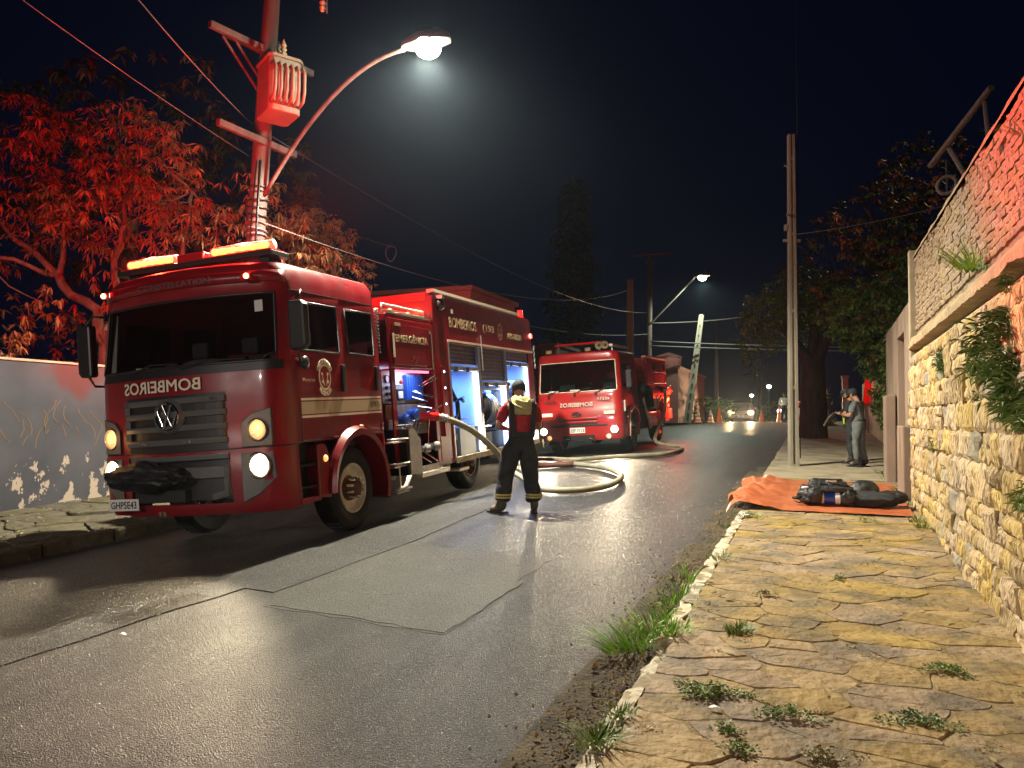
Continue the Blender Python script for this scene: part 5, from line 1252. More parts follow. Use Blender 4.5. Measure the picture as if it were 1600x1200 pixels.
for k in range(9):
    a = 2*math.pi*k/9; MB().box((X+.016, 3.25+.12*math.cos(a)*(.4+.6*(k % 2)), 2.10+.05*math.sin(a)), (.006, .018, .014)).obj('catch', 'alu', T1)
# pump panel
MB().b(.86, X-.04, 2.62, 3.86, 1.955, 1.975).obj('panel_hood', 'alu', T1)
MB().b(1.16, 1.20, 2.66, 3.80, 1.925, 1.953).obj('panel_strip', 'E_pink', T1)
lamp('panel_light', 'AREA', (1.17, 3.2, 1.90), 7, (.50, .62, 1), .5, T1, direction=(-.7, 0, -1))
MB().b(1.0, 1.03, 2.62, 3.86, 1.50, 1.955).obj('instrument_board', 'aludull', T1)
gx = 1.032
for (y, z) in ((2.75, 1.84), (2.89, 1.84)):
    g_ = MB().lathe([(.055, 0), (.058, .02), (.05, .022)], (gx, y, z), (1, 0, 0), 20).obj('gauge', 'black', T1, angle=40); MB().lathe([(.048, .018), (0, .018)], (gx, y, z), (1, 0, 0), 20).obj('dial', 'gauge', g_)
MB().b(gx, gx+.02, 2.98, 3.16, 1.76, 1.92).obj('control_box', 'pack', T1); MB().sphere((gx+.04, 3.12, 1.80), .03, 8, 6).obj('stop_button', 'redlens', T1)
MB().b(gx, gx+.03, 3.0, 3.2, 1.54, 1.70).obj('display', 'black', T1, bevel=.008); MB().b(gx+.03, gx+.034, 3.03, 3.17, 1.57, 1.67).obj('screen', 'gauge', T1)
for k in range(3):
    for q in range(3): MB().cyl((gx, 2.72+.09*k, 1.55+.085*q), (gx+.04, 2.72+.09*k, 1.55+.085*q), .022, n=10).obj('knob', 'black' if (k+q) % 3 else 'chrome', T1)
MB().b(gx, gx+.06, 3.26, 3.80, 1.54, 1.90).obj('blue_rack', 'bluep', T1)
for k in range(6): MB().b(gx+.06, gx+.075, 3.30+.085*k, 3.33+.085*k, 1.56, 1.88).obj('rack_slat', 'bluep', T1)
for (a, b) in (((gx+.08, 3.62, 1.74), (1.32, 3.74, 1.88)), ((gx+.08, 3.68, 1.72), (1.33, 3.80, 1.85)), ((gx+.08, 3.38, 1.66), (1.33, 3.58, 1.56)), ((gx+.08, 3.44, 1.67), (1.34, 3.66, 1.56)), ((gx+.08, 3.36, 1.58), (1.32, 3.42, 1.50)), ((1.06, 3.74, 1.30), (1.33, 3.92, 1.44)), ((1.05, 3.55, 1.45), (1.3, 3.6, 1.40))):
    MB().cyl(a, b, .011, n=8).obj('lever', 'chrome', T1)
MB().b(1.06, 1.09, 2.62, 3.86, 1.04, 1.48).obj('outlet_board', 'aludull', T1)
MB().b(1.06, 1.16, 2.60, 2.66, 1.28, 1.48).obj('latch_block', 'gold', T1, bevel=.01)
for (y, z, m_) in ((2.95, 1.26, 'bluep'), (3.25, 1.33, 'bluep')):
    MB().lathe([(0.0, 0), (.075, 0), (.075, .08), (.09, .085), (.09, .12), (.06, .15), (0, .15)], (1.09, y, z), (1, 0, 0), 16).obj('outlet_cap', m_, T1, angle=40)
for k in range(5):
    a = k*1.2; MB().tube([(1.16, 3.1, 1.22), (1.25, 3.15+.12*math.cos(a), 1.18+.08*math.sin(a)), (1.2, 3.35, 1.24+.03*k)], .012, 6).obj('tie_chain', 'chrome', T1, smooth=True)
for a_, b_ in (((1.1, 2.98, 1.15), (1.3, 3.05, 1.00)), ((1.1, 3.3, .8), (1.32, 3.42, .62)), ((1.1, 3.55, .8), (1.32, 3.66, .62))): MB().cyl(a_, b_, .011, n=8).obj('lever', 'chrome', T1)
MB().cyl((1.22, 3.66, 1.25), (1.20, 3.58, .80), .008, n=6).obj('link_rod', 'chrome', T1)
for (c_, r) in (((1.2, 3.45, .82), .06), ((1.24, 3.68, .84), .07)):
    MB().lathe([(0, -.12), (r*.7, -.12), (r*.7, 0), (r, .02), (r, .08), (r*.8, .1), (0, .1)], c_, (.8, .5, 0), 16).obj('lower_valve', 'aludull', T1, angle=40)
MB().tube([(1.02, 3.35, .85), (1.15, 3.45, .84), (1.2, 3.55, .82)], .03, 8).obj('lower_pipe', 'ledge', T1, smooth=True)
MB().b(.9, .95, 2.62, 3.86, .50, 1.04).obj('lower_recess', 'dark', T1)
MB().prism([(2.66, .52), (2.66, 1.16), (2.72, 1.20), (3.02, .98), (3.02, .50)], X+.10, X+.125, 'x').obj('splash_plate', 'aludull', T1, bevel=.006)
MB().b(1.0, X+.11, 2.60, 2.66, .52, 1.14).obj('plate_bracket', 'dark', T1); MB().b(X-.05, X+.14, 2.56, 2.72, 1.17, 1.20).obj('small_shelf', 'alu', T1, bevel=.005)
MB().b(.95, X+.12, 3.0, 3.98, .44, .50).obj('tread_step', 'tread', T1, bevel=.004); MB().b(X-.04, X-.0, 3.02, 3.98, .50, .58).obj('step_lip', 'aludull', T1)
for k, (z, y0) in enumerate(((1.02, 2.22), (.70, 2.22), (.36, 2.24))):
    MB().tube([(X+.02, y0, z), (X+.12, y0+.03, z), (X+.12, y0+.40, z)], .016, 8).obj('step_bar', 'alu', T1, smooth=True); MB().b(X-.12, X+.10, y0+.02, y0+.38, z-.05, z-.03).obj('step_tread', 'tread', T1)
MB().tube([(X+.02, 2.52, .66), (X+.03, 2.5, .36)], .012, 6).obj('step_hanger', 'alu', T1)
MB().b(1.0, 1.06, 2.18, 2.5, .3, 1.1).obj('step_backing', 'dark', T1)
MB().tube([(X-.1, 2.55, .30), (X-.02, 2.75, .36), (X, 2.9, .55)], .035, 8).obj('exhaust_guard', 'cream', T1, smooth=True)
# ---- locker body
Y0, Y1 = 3.99, 9.15
panel('front_pillar', Y0, 4.52, .52, 3.12); panel('header', 4.52, 9.10, 2.42, 3.12); panel('rear_pillar', 8.78, Y1, .52, 2.42)
panel('mid_pillar', 5.80, 5.92, .55, 2.42, 'alu'); panel('mid_pillar', 7.24, 7.36, .55, 2.42, 'alu')
MB().b(-1.24, 1.21, Y0, Y1, 3.12, 3.18).obj('body_roof', 'red', T1, bevel=.02); MB().b(-1.24, -1.20, Y0, Y1, .5, 3.12).obj('far_side', 'red', T1)
MB().b(-1.20, 1.21, Y0, Y0+.03, .9, 3.12).obj('front_bulkhead', 'red', T1); MB().b(-1.20, 1.21, Y1-.03, Y1, .7, 3.12).obj('rear_panel', 'red', T1)
MB().b(-1.15, 1.15, Y0-.02, Y0+.0, 3.05, 3.18).obj('front_edge', 'red2', T1)
MB().b(X-.10, X+.02, Y0+.05, 8.3, 3.18, 3.225).obj('roof_rail', 'cream', T1); MB().b(X, X+.02, 4.50, 9.12, 2.44, 2.47).obj('drip_rail', 'cream', T1)
MB().b(X-.0, X+.015, 4.50, 4.53, .55, 2.44).obj('door_trim', 'alu', T1)
MB().b(X-.02, X+.03, 4.55, 9.12, .50, .60).obj('sill_board', 'ledge', T1, bevel=.01); MB().b(.4, X-.02, 4.52, 9.1, .54, .58).obj('locker_floor', 'wood', T1)
for (y0, y1, zt, sh) in ((4.53, 5.80, 2.05, 2.42), (5.92, 7.24, 1.80, 2.42), (7.36, 8.78, 2.20, 2.42)):
    L = MB(); L.b(.35, .38, y0, y1, .58, 2.42); L.b(.38, X-.03, y0-.02, y0, .58, 2.42); L.b(.38, X-.03, y1, y1+.02, .58, 2.42); L.b(.35, X-.03, y0, y1, 2.40, 2.42); L.obj('locker_lining', 'locker', T1)
    for k in range(int((2.42-zt)/.065)): MB().b(X-.045, X-.028, y0+.02, y1-.02, 2.415-.065*(k+1)+.004, 2.415-.065*k).obj('shutter_slat', 'shutter', T1)
    MB().b(X-.06, X+.01, y0+.02, y1-.02, zt-.07, zt).obj('shutter_bar', 'alu', T1, bevel=.008)
    for q in (.1, .5): MB().b(X+.01, X+.03, y0+(y1-y0)*q, y0+(y1-y0)*q+.12, zt-.09, zt-.01).obj('shutter_catch', 'black', T1)
    MB().b(X-.09, X-.03, y1-.07, y1-.02, .62, zt-.08).obj('led_strip', 'E_strip', T1)
    MB().b(X-.12, X-.08, y0+.05, y1-.1, zt-.045, zt-.03).obj('led_strip', 'E_strip', T1)
    lamp('locker_light', 'AREA', (1.0, (y0+y1)/2, zt-.12), 42, (.14, .32, 1), .5, T1, direction=(-.25, 0, -1))
# contents
MB().b(.40, 1.195, 4.86, 5.78, .58, 1.05).obj('wheel_housing', 'locker', T1, bevel=.01)
MB().b(.40, 1.195, 5.94, 6.06, .58, 1.0).obj('wheel_housing', 'locker', T1)
def coil(c, r, n_, mat, ax, name='hose_coil', rt=.022):
    for k in range(n_):
        u = Vector(ax).normalized(); a_ = u.orthogonal().normalized(); b_ = u.cross(a_); q = Vector(c)+u*.05*k*.9; 
        MB().tube([q+(a_*math.cos(t)+b_*math.sin(t))*(r+.01*(k % 2)) for t in [2*math.pi*i/18 for i in range(18)]], rt, 6, closed=True).obj(name, mat, T1, smooth=True)
MB().tube([(1.1, 4.62, 1.95), (1.16, 4.72, 1.65), (1.16, 4.95, 1.45), (1.1, 5.1, 1.1)], .035, 8).tube([(1.14, 4.75, 1.5), (1.18, 5.05, 1.52), (1.18, 5.15, 1.48)], .03, 8).tube([(1.15, 4.9, 1.5), (1.15, 4.9, 1.25), (1.12, 4.8, 1.2)], .02, 6).obj('breathing_harness', 'bag', T1, smooth=True)
for k in range(3): MB().tube([(1.20, 4.78+.03*k, 1.48+.02*k), (1.21, 5.12, 1.52+.02*k)], .006, 5).obj('harness_buckle', 'chrome', T1)
MB().b(.5, 1.1, 4.6, 5.6, 1.18, 1.21).obj('locker_shelf', 'locker', T1); MB().b(.6, 1.15, 4.65, 5.65, .86, .95).obj('white_tray', 'white', T1, bevel=.01)
MB().tube([(1.0, 4.75+.12*math.sin(t*.4), 1.1-.025*t) for t in range(20)], .008, 5).obj('thin_blue_hose', 'bluep', T1, smooth=True)
coil((1.0, 6.05, 1.35), .26, 5, 'bag', (.25, 1, 0)); coil((1.0, 6.45, 1.32), .27, 5, 'aludull', (.25, 1, 0), rt=.018); coil((1.02, 6.75, 1.2), .22, 4, 'bag', (.2, 1, .1))
MB().b(.5, 1.15, 5.95, 7.2, 1.66, 1.69).obj('locker_shelf', 'alu', T1); MB().b(.5, 1.12, 5.95, 7.2, 1.0, 1.03).obj('locker_shelf', 'alu', T1)
for k in range(3): MB().b(.9, 1.12, 6.0+.42*k, 6.3+.42*k, 1.48, 1.655).obj('dark_case', 'bag', T1, bevel=.02)
MB().b(.5, 1.15, 7.4, 8.72, 1.66, 1.69).b(.5, 1.15, 7.4, 8.72, 1.15, 1.18).obj('locker_shelf', 'alu', T1)
MB().sphere((1.08, 7.6, 1.76), .12, 14, 10, (1, 1.2, .8)).obj('red_helmet', 'redlens', T1, smooth=True)
MB().b(.85, 1.1, 8.0, 8.5, 1.69, 1.85).obj('white_box', 'white', T1, bevel=.01); MB().b(.8, 1.1, 7.5, 7.95, 1.18, 1.45).obj('dark_case', 'bag', T1, bevel=.02)
MB().b(.8, 1.1, 8.05, 8.6, 1.18, 1.4).obj('blue_case', 'bluep', T1, bevel=.02); coil((1.05, 7.6, .78), .15, 3, 'white', (.1, 1, .1))
# red upright gauge strip on the front pillar
MB().b(X, X+.02, 4.14, 4.34, .95, 2.05).obj('level_gauge', 'red2', T1, bevel=.01)
for k in range(4): MB().box((X+.022, 4.24, 1.95-.25*k), (.006, .03, .03)).obj('gauge_window', 'E_strip', T1)
# roof camera/lamp, white label, rear beacon
MB().sphere((X+.02, 4.25, 3.00), .10, 12, 8, (.8, 1, 1)).obj('scene_lamp', 'black', T1, smooth=True); MB().box((X+.05, 4.22, 3.11), (.1, .1, .05)).obj('lamp_bracket', 'alu', T1)
MB().box((X+.006, 4.75, 2.94), (.012, .08, .07)).obj('small_label', 'white', T1)
MB().cyl((1.1, 8.9, 3.18), (1.1, 8.9, 3.36), .07, .06, 14).obj('beacon', 'redlens', T1); MB().cyl((1.16, 9.06, 2.80), (1.27, 9.06, 2.80), .06, .05, 14).obj('rear_lamp', 'E_red', T1)
MB().tube([(X+.03, 5.95, 2.62-.02*k_) for k_ in range(0, 32)], .01, 5).obj('door_cable', 'alu', T1)
MB().tube([(X+.02, 9.2+.02*math.sin(k_), 2.6-.02*k_) for k_ in range(0, 26)], .014, 5).obj('rear_chain', 'alu', T1)
text('BOMBEIROS', 'gold', T1, (X+.004, 5.22, 2.76), (0, 1, 0), (0, 0, 1), 1.22, .17, bold=.016)
text('(193', 'gold', T1, (X+.004, 6.45, 2.76), (0, 1, 0), (0, 0, 1), .6, .16, bold=.014)
text('ABS-00221', 'gold', T1, (X+.004, 7.95, 2.72), (0, 1, 0), (0, 0, 1), .9, .12, bold=.014)
emblem(T1, (X+.002, 7.08, 2.76), .13, .16, main='gold', inner='red')
MB().tube([(1.0, 9.15, .55), (1.0, 9.45, .55), (1.25, 9.45, .55)], .02, 8).tube([(1.25, 9.45, .55), (1.25, 9.45, .35)], .02, 8).obj('tow_hook', 'ledge', T1, smooth=True)
MB().b(1.0, 1.22, 4.7, 5.1, .36, .40).b(1.0, 1.04, 4.7, 4.74, .4, .52).b(1.0, 1.04, 5.06, 5.1, .4, .52).obj('fold_step', 'cream', T1)
MB().b(-1.1, 1.1, 4.1, 4.9, .5, .9).b(-1.1, 1.1, 6.1, 9.0, .5, .9).obj('under_lockers', 'dark', T1)
# headlight beams
for s in (1, -1):
    lamp('headlight_beam', 'SPOT', (s*.95, -.12, .93), 300, (1, .80, .52), .05, T1, spot=80, blend=.6, direction=(s*.05, -1, -.16))
    lamp('indicator_glow', 'POINT', (s*.97, -.20, 1.30), 1.2, (1, .5, .15), .05, T1)
# ================================================================ SECOND FIRE ENGINE
UX, UY = -5.68, 18.75
T2M = (Matrix.Translation((UX, UY, road_z(UX, UY)+.012)) @ Matrix.Rotation(R(0), 4, 'Z') @ Matrix.Rotation(R(2.5), 4, 'X') @ Matrix.Rotation(R(-3.2), 4, 'Y'))
T2 = empty('fire_engine', (0, 0, 0), label='farther red fire engine with white headlights facing the camera, hose at its side', cat='fire engine', mat=T2M)
rows = [(.36, .03, .03), (.46, 0, 0), (.72, 0, 0), (.74, .0, 0), (1.12, .0, 0), (1.16, .02, 0), (1.50, .04, 0), (1.60, .05, .005), (1.66, .055, .01), (2.28, .13, .04), (2.36, .14, .045), (2.50, .13, .06), (2.58, .16, .1), (2.61, .25, .2)]
ys = [1.95, 1.85, 1.20, .35, .22]
def openf2(s, i, j):
    zm = (s.rows[j][0]+s.rows[j+1][0])/2; x, y = (s.cols[i][0]+s.cols[i+1][0])/2, (s.cols[i][1]+s.cols[i+1][1])/2
    if 8 <= i < s.n-9 and 1.60 < zm < 2.36: return True
    if abs(x) > s.hw-.001 and 1.66 < zm < 2.28 and .35 < y < 1.2: return True
    if abs(x) > s.hw-.001 and zm < 1.12 and y > .35: return True
    return False
c2 = Cab(T2, 1.13, ys, .20, .06, [.90, .6, .3, 0], rows, openf2, 'red2'); n = c2.n
c2.patch('windscreen', 8, n-9, 7, 10, 'glassd', -.01); c2.gasket('windscreen_seal', 8, n-9, 7, 10, 'cream', .012)
for i0, i1 in ((2, 3), (n-4, n-3)): c2.patch('side_window', i0, i1, 8, 9, 'glasss', -.01); c2.gasket('window_seal', i0, i1, 8, 9, 'black', .015)
text('BOMBEIROS', 'white', T2, (-.02, -.075, 1.27), (1, 0, 0), (0, -.02, 1), .86, .105, mirror=True, bold=.016)
text('CARGO', 'ink', T2, (-.72, -.05, 1.37), (1, 0, 0), (0, 0, 1), .30, .07, bold=.01)
text('1722e', 'white', T2, (.70, -.055, 1.40), (1, 0, 0), (0, 0, 1), .30, .07, bold=.01)
MB().tube([(.52+.36*a, -.052, 1.40+.055*b) for a, b in ((0, -1), (1, -1), (1, 1), (0, 1))], .005, 5, closed=True).obj('badge_frame', 'chrome', T2)
e_ = empty('oval_badge', (-.02, -.085, 1.02)); e_.parent = T2
A = [2*math.pi*i/24 for i in range(24)]
MB().tube([(.125*math.cos(a), 0, .058*math.sin(a)) for a in A], .010, 6, closed=True).obj('ring', 'chrome', e_, smooth=True)
m = MB(); m.add([(.115*math.cos(a), 0, .05*math.sin(a)) for a in A], [tuple(range(24))]); m.obj('field', 'ink', e_, fix=False)
text('Ford', 'chrome', e_, (0, -.004, 0), (1, 0, 0), (.2, 0, 1), .15, .06, bold=.0)
MB().tube([(-.18, 0, -.08), (-.13, 0, -.055), (-.1, 0, -.04)], .006, 5).obj('dent', 'chrome', e_)
for z in (.92, .83): bowbar(z, -.52, .50, .05, .025, 'red2', 'grille_bar', off=.005, parent=T2, cb=c2)
for z in (.875, .78): bowbar(z, -.52, .50, .03, .004, 'ink', 'grille_gap', off=.004, parent=T2, cb=c2)
bowbar(.735, -.75, .75, .05, .01, 'ink', 'bumper_gap', parent=T2, cb=c2)
for s in (1, -1):
    MB().box((s*.82, -.035, 1.04), (.28, .04, .085)).obj('turn_lamp', 'cream' if s > 0 else 'amber', T2, bevel=.01)
    lampunit(T2, (s*.93, -.045, .62), .085, 'E_head2'); lampunit(T2, (s*.78, -.06, .45), .065, 'E_turn', name='fog_light')
    MB().box((s*.74, -.04, .90), (.03, .02, .03)).obj('washer', 'chrome', T2)
plate(T2, (-.02, -.085, .62), 'EEF 7113', .40, .14)
MB().b(-.42, .42, -.075, .05, .36, .50).obj('lower_grille', 'black', T2)
for x in (-.28, .3): MB().tube([(x-.05, -.1, .40), (x, -.12, .42), (x+.05, -.1, .40)], .012, 6).obj('tow_eye', 'alu', T2)
MB().b(-1.0, 1.0, .15, .5, 1.2, 1.62).obj('dashboard', 'interior', T2, bevel=.04)
for x in (-.6, .6): MB().b(x-.24, x+.24, .8, 1.2, 1.1, 1.28).b(x-.22, x+.22, 1.12, 1.24, 1.2, 1.9).obj('seat', 'interior', T2, bevel=.03)
for x in (-.75, -.05, .5): MB().tube([(x, -.03, 1.56), (x+.25, -.01, 1.66), (x+.42, -.0, 1.69)], .010, 5).box((x, -.055, 1.53), (.05, .05, .06)).obj('wiper', 'black', T2)
for x, z in ((-.62, 1.63), (-.05, 1.64)): MB().box((x, 0, z), (.25, .04, .028)).obj('paper', 'white', T2)
for s in (1, -1):
    MB().prism([(.55, .4), (.55, 1.0), (.8, 1.14), (1.2, 1.2), (1.6, 1.14), (1.85, .9), (1.85, .7), (1.75, .7), (1.6, .95), (1.2, 1.06), (.85, .95), (.7, .7), (.7, .4)], s*1.0, s*1.17, 'x').obj('wheel_arch', 'red2', T2, bevel=.02)
    MB().tube([(s*1.18, .55+.02, .4), (s*1.18, .72, .98), (s*1.18, 1.2, 1.13), (s*1.18, 1.65, 1.02), (s*1.18, 1.82, .72)], .010, 6).obj('arch_trim', 'cream', T2, smooth=True)
    MB().b(s*1.02, s*1.13, .22, .55, .42, .72).obj('step_box', 'red2', T2, bevel=.01)
    MB().box((s*1.15, .55, .90), (.03, .12, .03)).obj('side_marker', 'white', T2)
wheel(T2, 1.10, 1.22, .49, 1, 'aludull'); wheel(T2, -1.10, 1.22, .49, -1, 'aludull'); wheel(T2, 1.08, 4.9, .49, 1, 'aludull'); wheel(T2, -1.08, 4.9, .49, -1, 'aludull')
MB().b(-1.0, 1.0, .3, 1.9, .55, 1.0).obj('cab_floor', 'dark', T2)
MB().b(-.95, .95, .4, 6.2, .55, .9).obj('chassis', 'dark', T2)
mirror(T2, 1, 1.22, .25, 1.62, 2.08, .16); mirror(T2, -1, -1.20, .25, 1.62, 2.08, .16)
MB().b(1.14, 1.17, .24, .30, 1.05, 1.32).obj('door_trim', 'white', T2)
lb2 = empty('light_bar', (0, 0, 0)); lb2.parent = T2
MB().b(-.62, .66, .30, .50, 2.80, 2.86).obj('lens', 'redlens', lb2, bevel=.02)
for x in (-.55, .55): MB().tube([(x, .4, 2.62), (x, .4, 2.81)], .025, 6).obj('foot', 'alu', lb2)
for x in (.60, .76): MB().lathe([(.03, -.10), (.035, .0), (.06, .04), (.10, .07), (.085, .06), (.03, .02)], (x, .22, 2.74), (0, -1, 0), 16).obj('horn', 'ledge', T2, angle=40)
for x in (-.75, .3): MB().b(x-.07, x+.07, .15, .25, 2.62, 2.71).obj('roof_marker', 'ledge', T2, bevel=.01)
MB().b(.85, .95, .2, 1.9, 2.70, 2.76).tube([(.9, .3, 2.6), (.9, .3, 2.7)], .02, 6).obj('roof_rail', 'cream', T2)
# body
def p2n(nm, x0, x1, y0, y1, z0, z1, m_='red2', bv=.015, par=T2): return MB().b(x0, x1, y0, y1, z0, z1).obj(nm, m_, par, bevel=bv)
p2n('body', -1.13, 1.10, 3.1, 6.3, 1.30, 2.50); p2n('body', -1.0, .85, 2.05, 3.1, .9, 2.35)
p2n('tank_panel', -1.13, 1.13, 3.2, 4.1, 1.72, 2.46); p2n('tank_panel', 1.10, 1.125, 4.2, 6.2, 1.75, 2.05); p2n('tank_panel', 1.10, 1.125, 4.2, 6.2, 2.08, 2.40)
p2n('roof_edge', 1.02, 1.14, 3.1, 6.3, 2.50, 2.55, 'cream'); p2n('side_skirt', .9, 1.14, 2.9, 4.3, .50, .92); p2n('side_skirt', .9, 1.14, 5.5, 6.3, .55, 1.2)
for y in (4.35, 5.75): MB().lathe([(.12, 0), (.12, .03), (.08, .04), (0, .03)], (1.125, y, 2.24), (1, 0, 0), 16).obj('port', 'black', T2, angle=40)
for k in range(4): p2n('louvre', 1.126, 1.14, 4.6, 5.5, 2.12+.06*k, 2.15+.06*k, 'ink', 0)
mb = MB().tube([(1.14, 4.35, .92), (1.16, 4.45, 1.2), (1.18, 4.9, 1.36), (1.18, 5.35, 1.2), (1.16, 5.5, .9)], .03, 8); mb.obj('arch_trim', 'cream', T2, smooth=True)
p2n('tank_cap', -.3, .2, 3.4, 3.9, 2.5, 2.62, 'orange'); MB().sphere((.6, 3.6, 2.62), .09, 10, 6, (1.4, 1, .7)).obj('folded_cloth', 'tarp', T2, smooth=True)
for k in range(8):
    rr = random.Random(k); MB().sphere((1.14+rr.uniform(0, .08), 5.2+.14*k, 1.52+rr.uniform(-.06, .05)), rr.uniform(.07, .12), 10, 7, (1, 1.2, 1)).obj('bundled_canvas', 'concrete', T2, smooth=True)
MB().tube([(1.2, 5.7, 1.62), (1.28, 6.0, 1.66), (1.22, 6.3, 1.6), (1.3, 6.1, 1.5)], .035, 8).obj('nozzle', 'alu', T2, smooth=True)
MB().tube([(1.15, 2.1, 1.55), (1.2, 2.5, 1.65), (1.22, 2.9, 1.5), (1.2, 3.1, 1.1)], .12, 10).obj('black_suction_hose', 'bag', T2, smooth=True)
MB().prism([(2.3, 1.3), (2.35, 1.36), (3.1, .5), (3.0, .45)], 1.16, 1.2, 'x').obj('ladder_brace', 'cream', T2)
MB().b(1.14, 1.17, 5.5, 6.25, 1.02, 1.34).obj('side_lamp_panel', 'redlens', T2)
for (y, z, m_) in ((5.55, 1.22, 'E_bar'), (5.72, 1.17, 'E_bar2'), (5.9, 1.22, 'E_bar2'), (6.08, 1.25, 'E_bar2'), (6.0, 1.05, 'E_bar'), (5.35, 1.18, 'E_redlow')):
    MB().sphere((1.17, y, z), .055, 10, 8, (.5, 1, 1)).obj('warning_lamp', m_, T2, smooth=True)
lamp('warning_light', 'POINT', (1.5, 5.8, 1.2), 70, (1, .06, .03), .1, T2)
p2n('rear_bumper', 1.0, 1.22, 6.1, 6.35, .62, .95, 'cream'); p2n('hanging_hose_guard', .95, 1.1, 2.1, 2.9, .5, 1.2, 'dark')
for s in (1, -1): lamp('headlight_beam', 'SPOT', (s*.93, -.14, .62), 420, (1, .82, .55), .05, T2, spot=100, blend=.7, direction=(s*.03, -1, -.10))

# ================================================================ CARS
def car(name, loc, rz, label, paint, lights=True, L=4.1, hw=.84):
    t = empty(name, loc, rz, label, 'car')
    prof = [(0, .35), (-.02, .62), (.12, .80), (1.0, .92), (1.65, 1.40), (2.9, 1.42), (3.6, 1.0), (4.05, .92), (4.1, .4)]
    mb = MB(); vs = []; k = len(prof)
    for x in (-hw, -hw*.82, 0, hw*.82, hw):
        for (y, z) in prof:
            e = 1 if abs(x) < hw-.01 else 0; xx = x*(.84 if z > 1.1 else 1)
            vs.append((xx, y+(.12 if not e and y < .2 else 0)-(.06 if x == 0 and y < .2 else 0), z-(0 if e else .05)))
    fs = [(i*k+j, i*k+j+1, (i+1)*k+j+1, (i+1)*k+j) for i in range(4) for j in range(k-1)]+[tuple(range(k)), tuple(range(4*k, 5*k))]
    mb.add(vs, fs); mb.obj('body', paint, t, angle=40, bevel=.02)
    MB().add([(-hw*.66, 1.04, .96), (hw*.66, 1.04, .96), (hw*.6, 1.62, 1.36), (-hw*.6, 1.62, 1.36)], [(0, 1, 2, 3)]).obj('windscreen', 'glassd', t, solid=.01)
    MB().b(-.5, .5, -.05, .03, .50, .62).obj('grille', 'black', t); MB().b(-.2, .2, -.06, -.04, .38, .48).obj('number_plate', 'plate', t); MB().b(-hw, hw, -.04, .1, .28, .42).obj('bumper', paint, t, bevel=.03)
    for s in (1, -1):
        for y in (.75, 3.25): 
            q = MB().lathe([(.18, -.16), (.28, -.18), (.31, -.12), (.31, -.04), (.28, 0), (.18, .01), (0, .0)], (s*(hw-.02), y, .31), (s, 0, 0), 20).obj('wheel', 'rubber', t, angle=40)
        MB().b(s*(hw+.02), s*(hw+.2), 1.15, 1.25, .92, 1.05).obj('mirror', paint, t, bevel=.02)
        h = MB().sphere((s*(hw-.2), -.03, .67), .21, 14, 10, (1.1, .6, .8)).obj('headlight', 'E_headcar' if lights else 'chrome', t, smooth=True)
        if lights: lamp('headlight_beam', 'SPOT', (s*(hw-.2), -.15, .67), 7000, (1, .66, .34), .08, t, spot=80, blend=.8, direction=(0, -1, -.04))
    return t
car('oncoming_car', (-5.15, 54.5, 1.49), R(4), 'oncoming car with dazzling warm headlights coming over the crest between the cones', 'carpaint')
pc = car('patrol_car', (-1.55, 50.5, 1.49), R(-20), 'white car with a red beacon on its roof, half hidden by the pavement pole', 'carwhite', lights=False)
MB().cyl((.25, 2.0, 1.42), (.25, 2.0, 2.05), .05, n=8).obj('beacon_mast', 'redlens', pc); MB().sphere((.25, 2.0, 2.15), .17, 12, 8).obj('beacon', 'E_red', pc, smooth=True)
lamp('beacon_light', 'POINT', (.25, 1.6, 2.35), 260, (1, .03, .02), .1, pc)
for (x, z) in ((-.95, .75), (.80, .78)): MB().sphere((x, -.1, z), .13, 10, 8).obj('spot_lamp', 'E_white', pc, smooth=True)

# ================================================================ PEOPLE
def hand(parent, wrist, fwd, palm_n, side, s=1.0, curl=.6):
    """five separate fingers, unequal and bent"""
    f = Vector(fwd).normalized(); n_ = Vector(palm_n); n_ = (n_-f*n_.dot(f)).normalized(); u = n_.cross(f)*side
    w_ = Vector(wrist); V = []; E_ = []
    def add(p, r, prev=None):
        V.append((p.x, p.y, p.z, r*s)); i = len(V)-1
        if prev is not None: E_.append((prev, i))
        return i
    a = add(w_, .026); b = add(w_+f*.045*s, .030, a); 
    o = skin_mesh('hand', V, E_, 'skin', parent, 2)
    ms = []
    for k, (off, L, c_) in enumerate(((-.03, .075, 1), (-.010, .085, 1), (.010, .08, 1.05), (.03, .062, 1.15))):
        p = w_+f*.06*s+u*off*s; q = p+(f-n_*curl*.4*c_).normalized()*L*.5*s; r_ = q+(f*.6-n_*curl*1.3*c_).normalized()*L*.5*s
        skin_mesh('finger', [(p.x, p.y, p.z, .0095*s), (q.x, q.y, q.z, .0085*s), (r_.x, r_.y, r_.z, .007*s)], [(0, 1), (1, 2)], 'skin', o, 1)
    p = w_+f*.02*s-u*.03*s; q = p+(f*.6-u*.6-n_*.3).normalized()*.035*s; r_ = q+(f-n_*.4).normalized()*.032*s
    skin_mesh('thumb', [(p.x, p.y, p.z, .011*s), (q.x, q.y, q.z, .010*s), (r_.x, r_.y, r_.z, .008*s)], [(0, 1), (1, 2)], 'skin', o, 1)
    return o
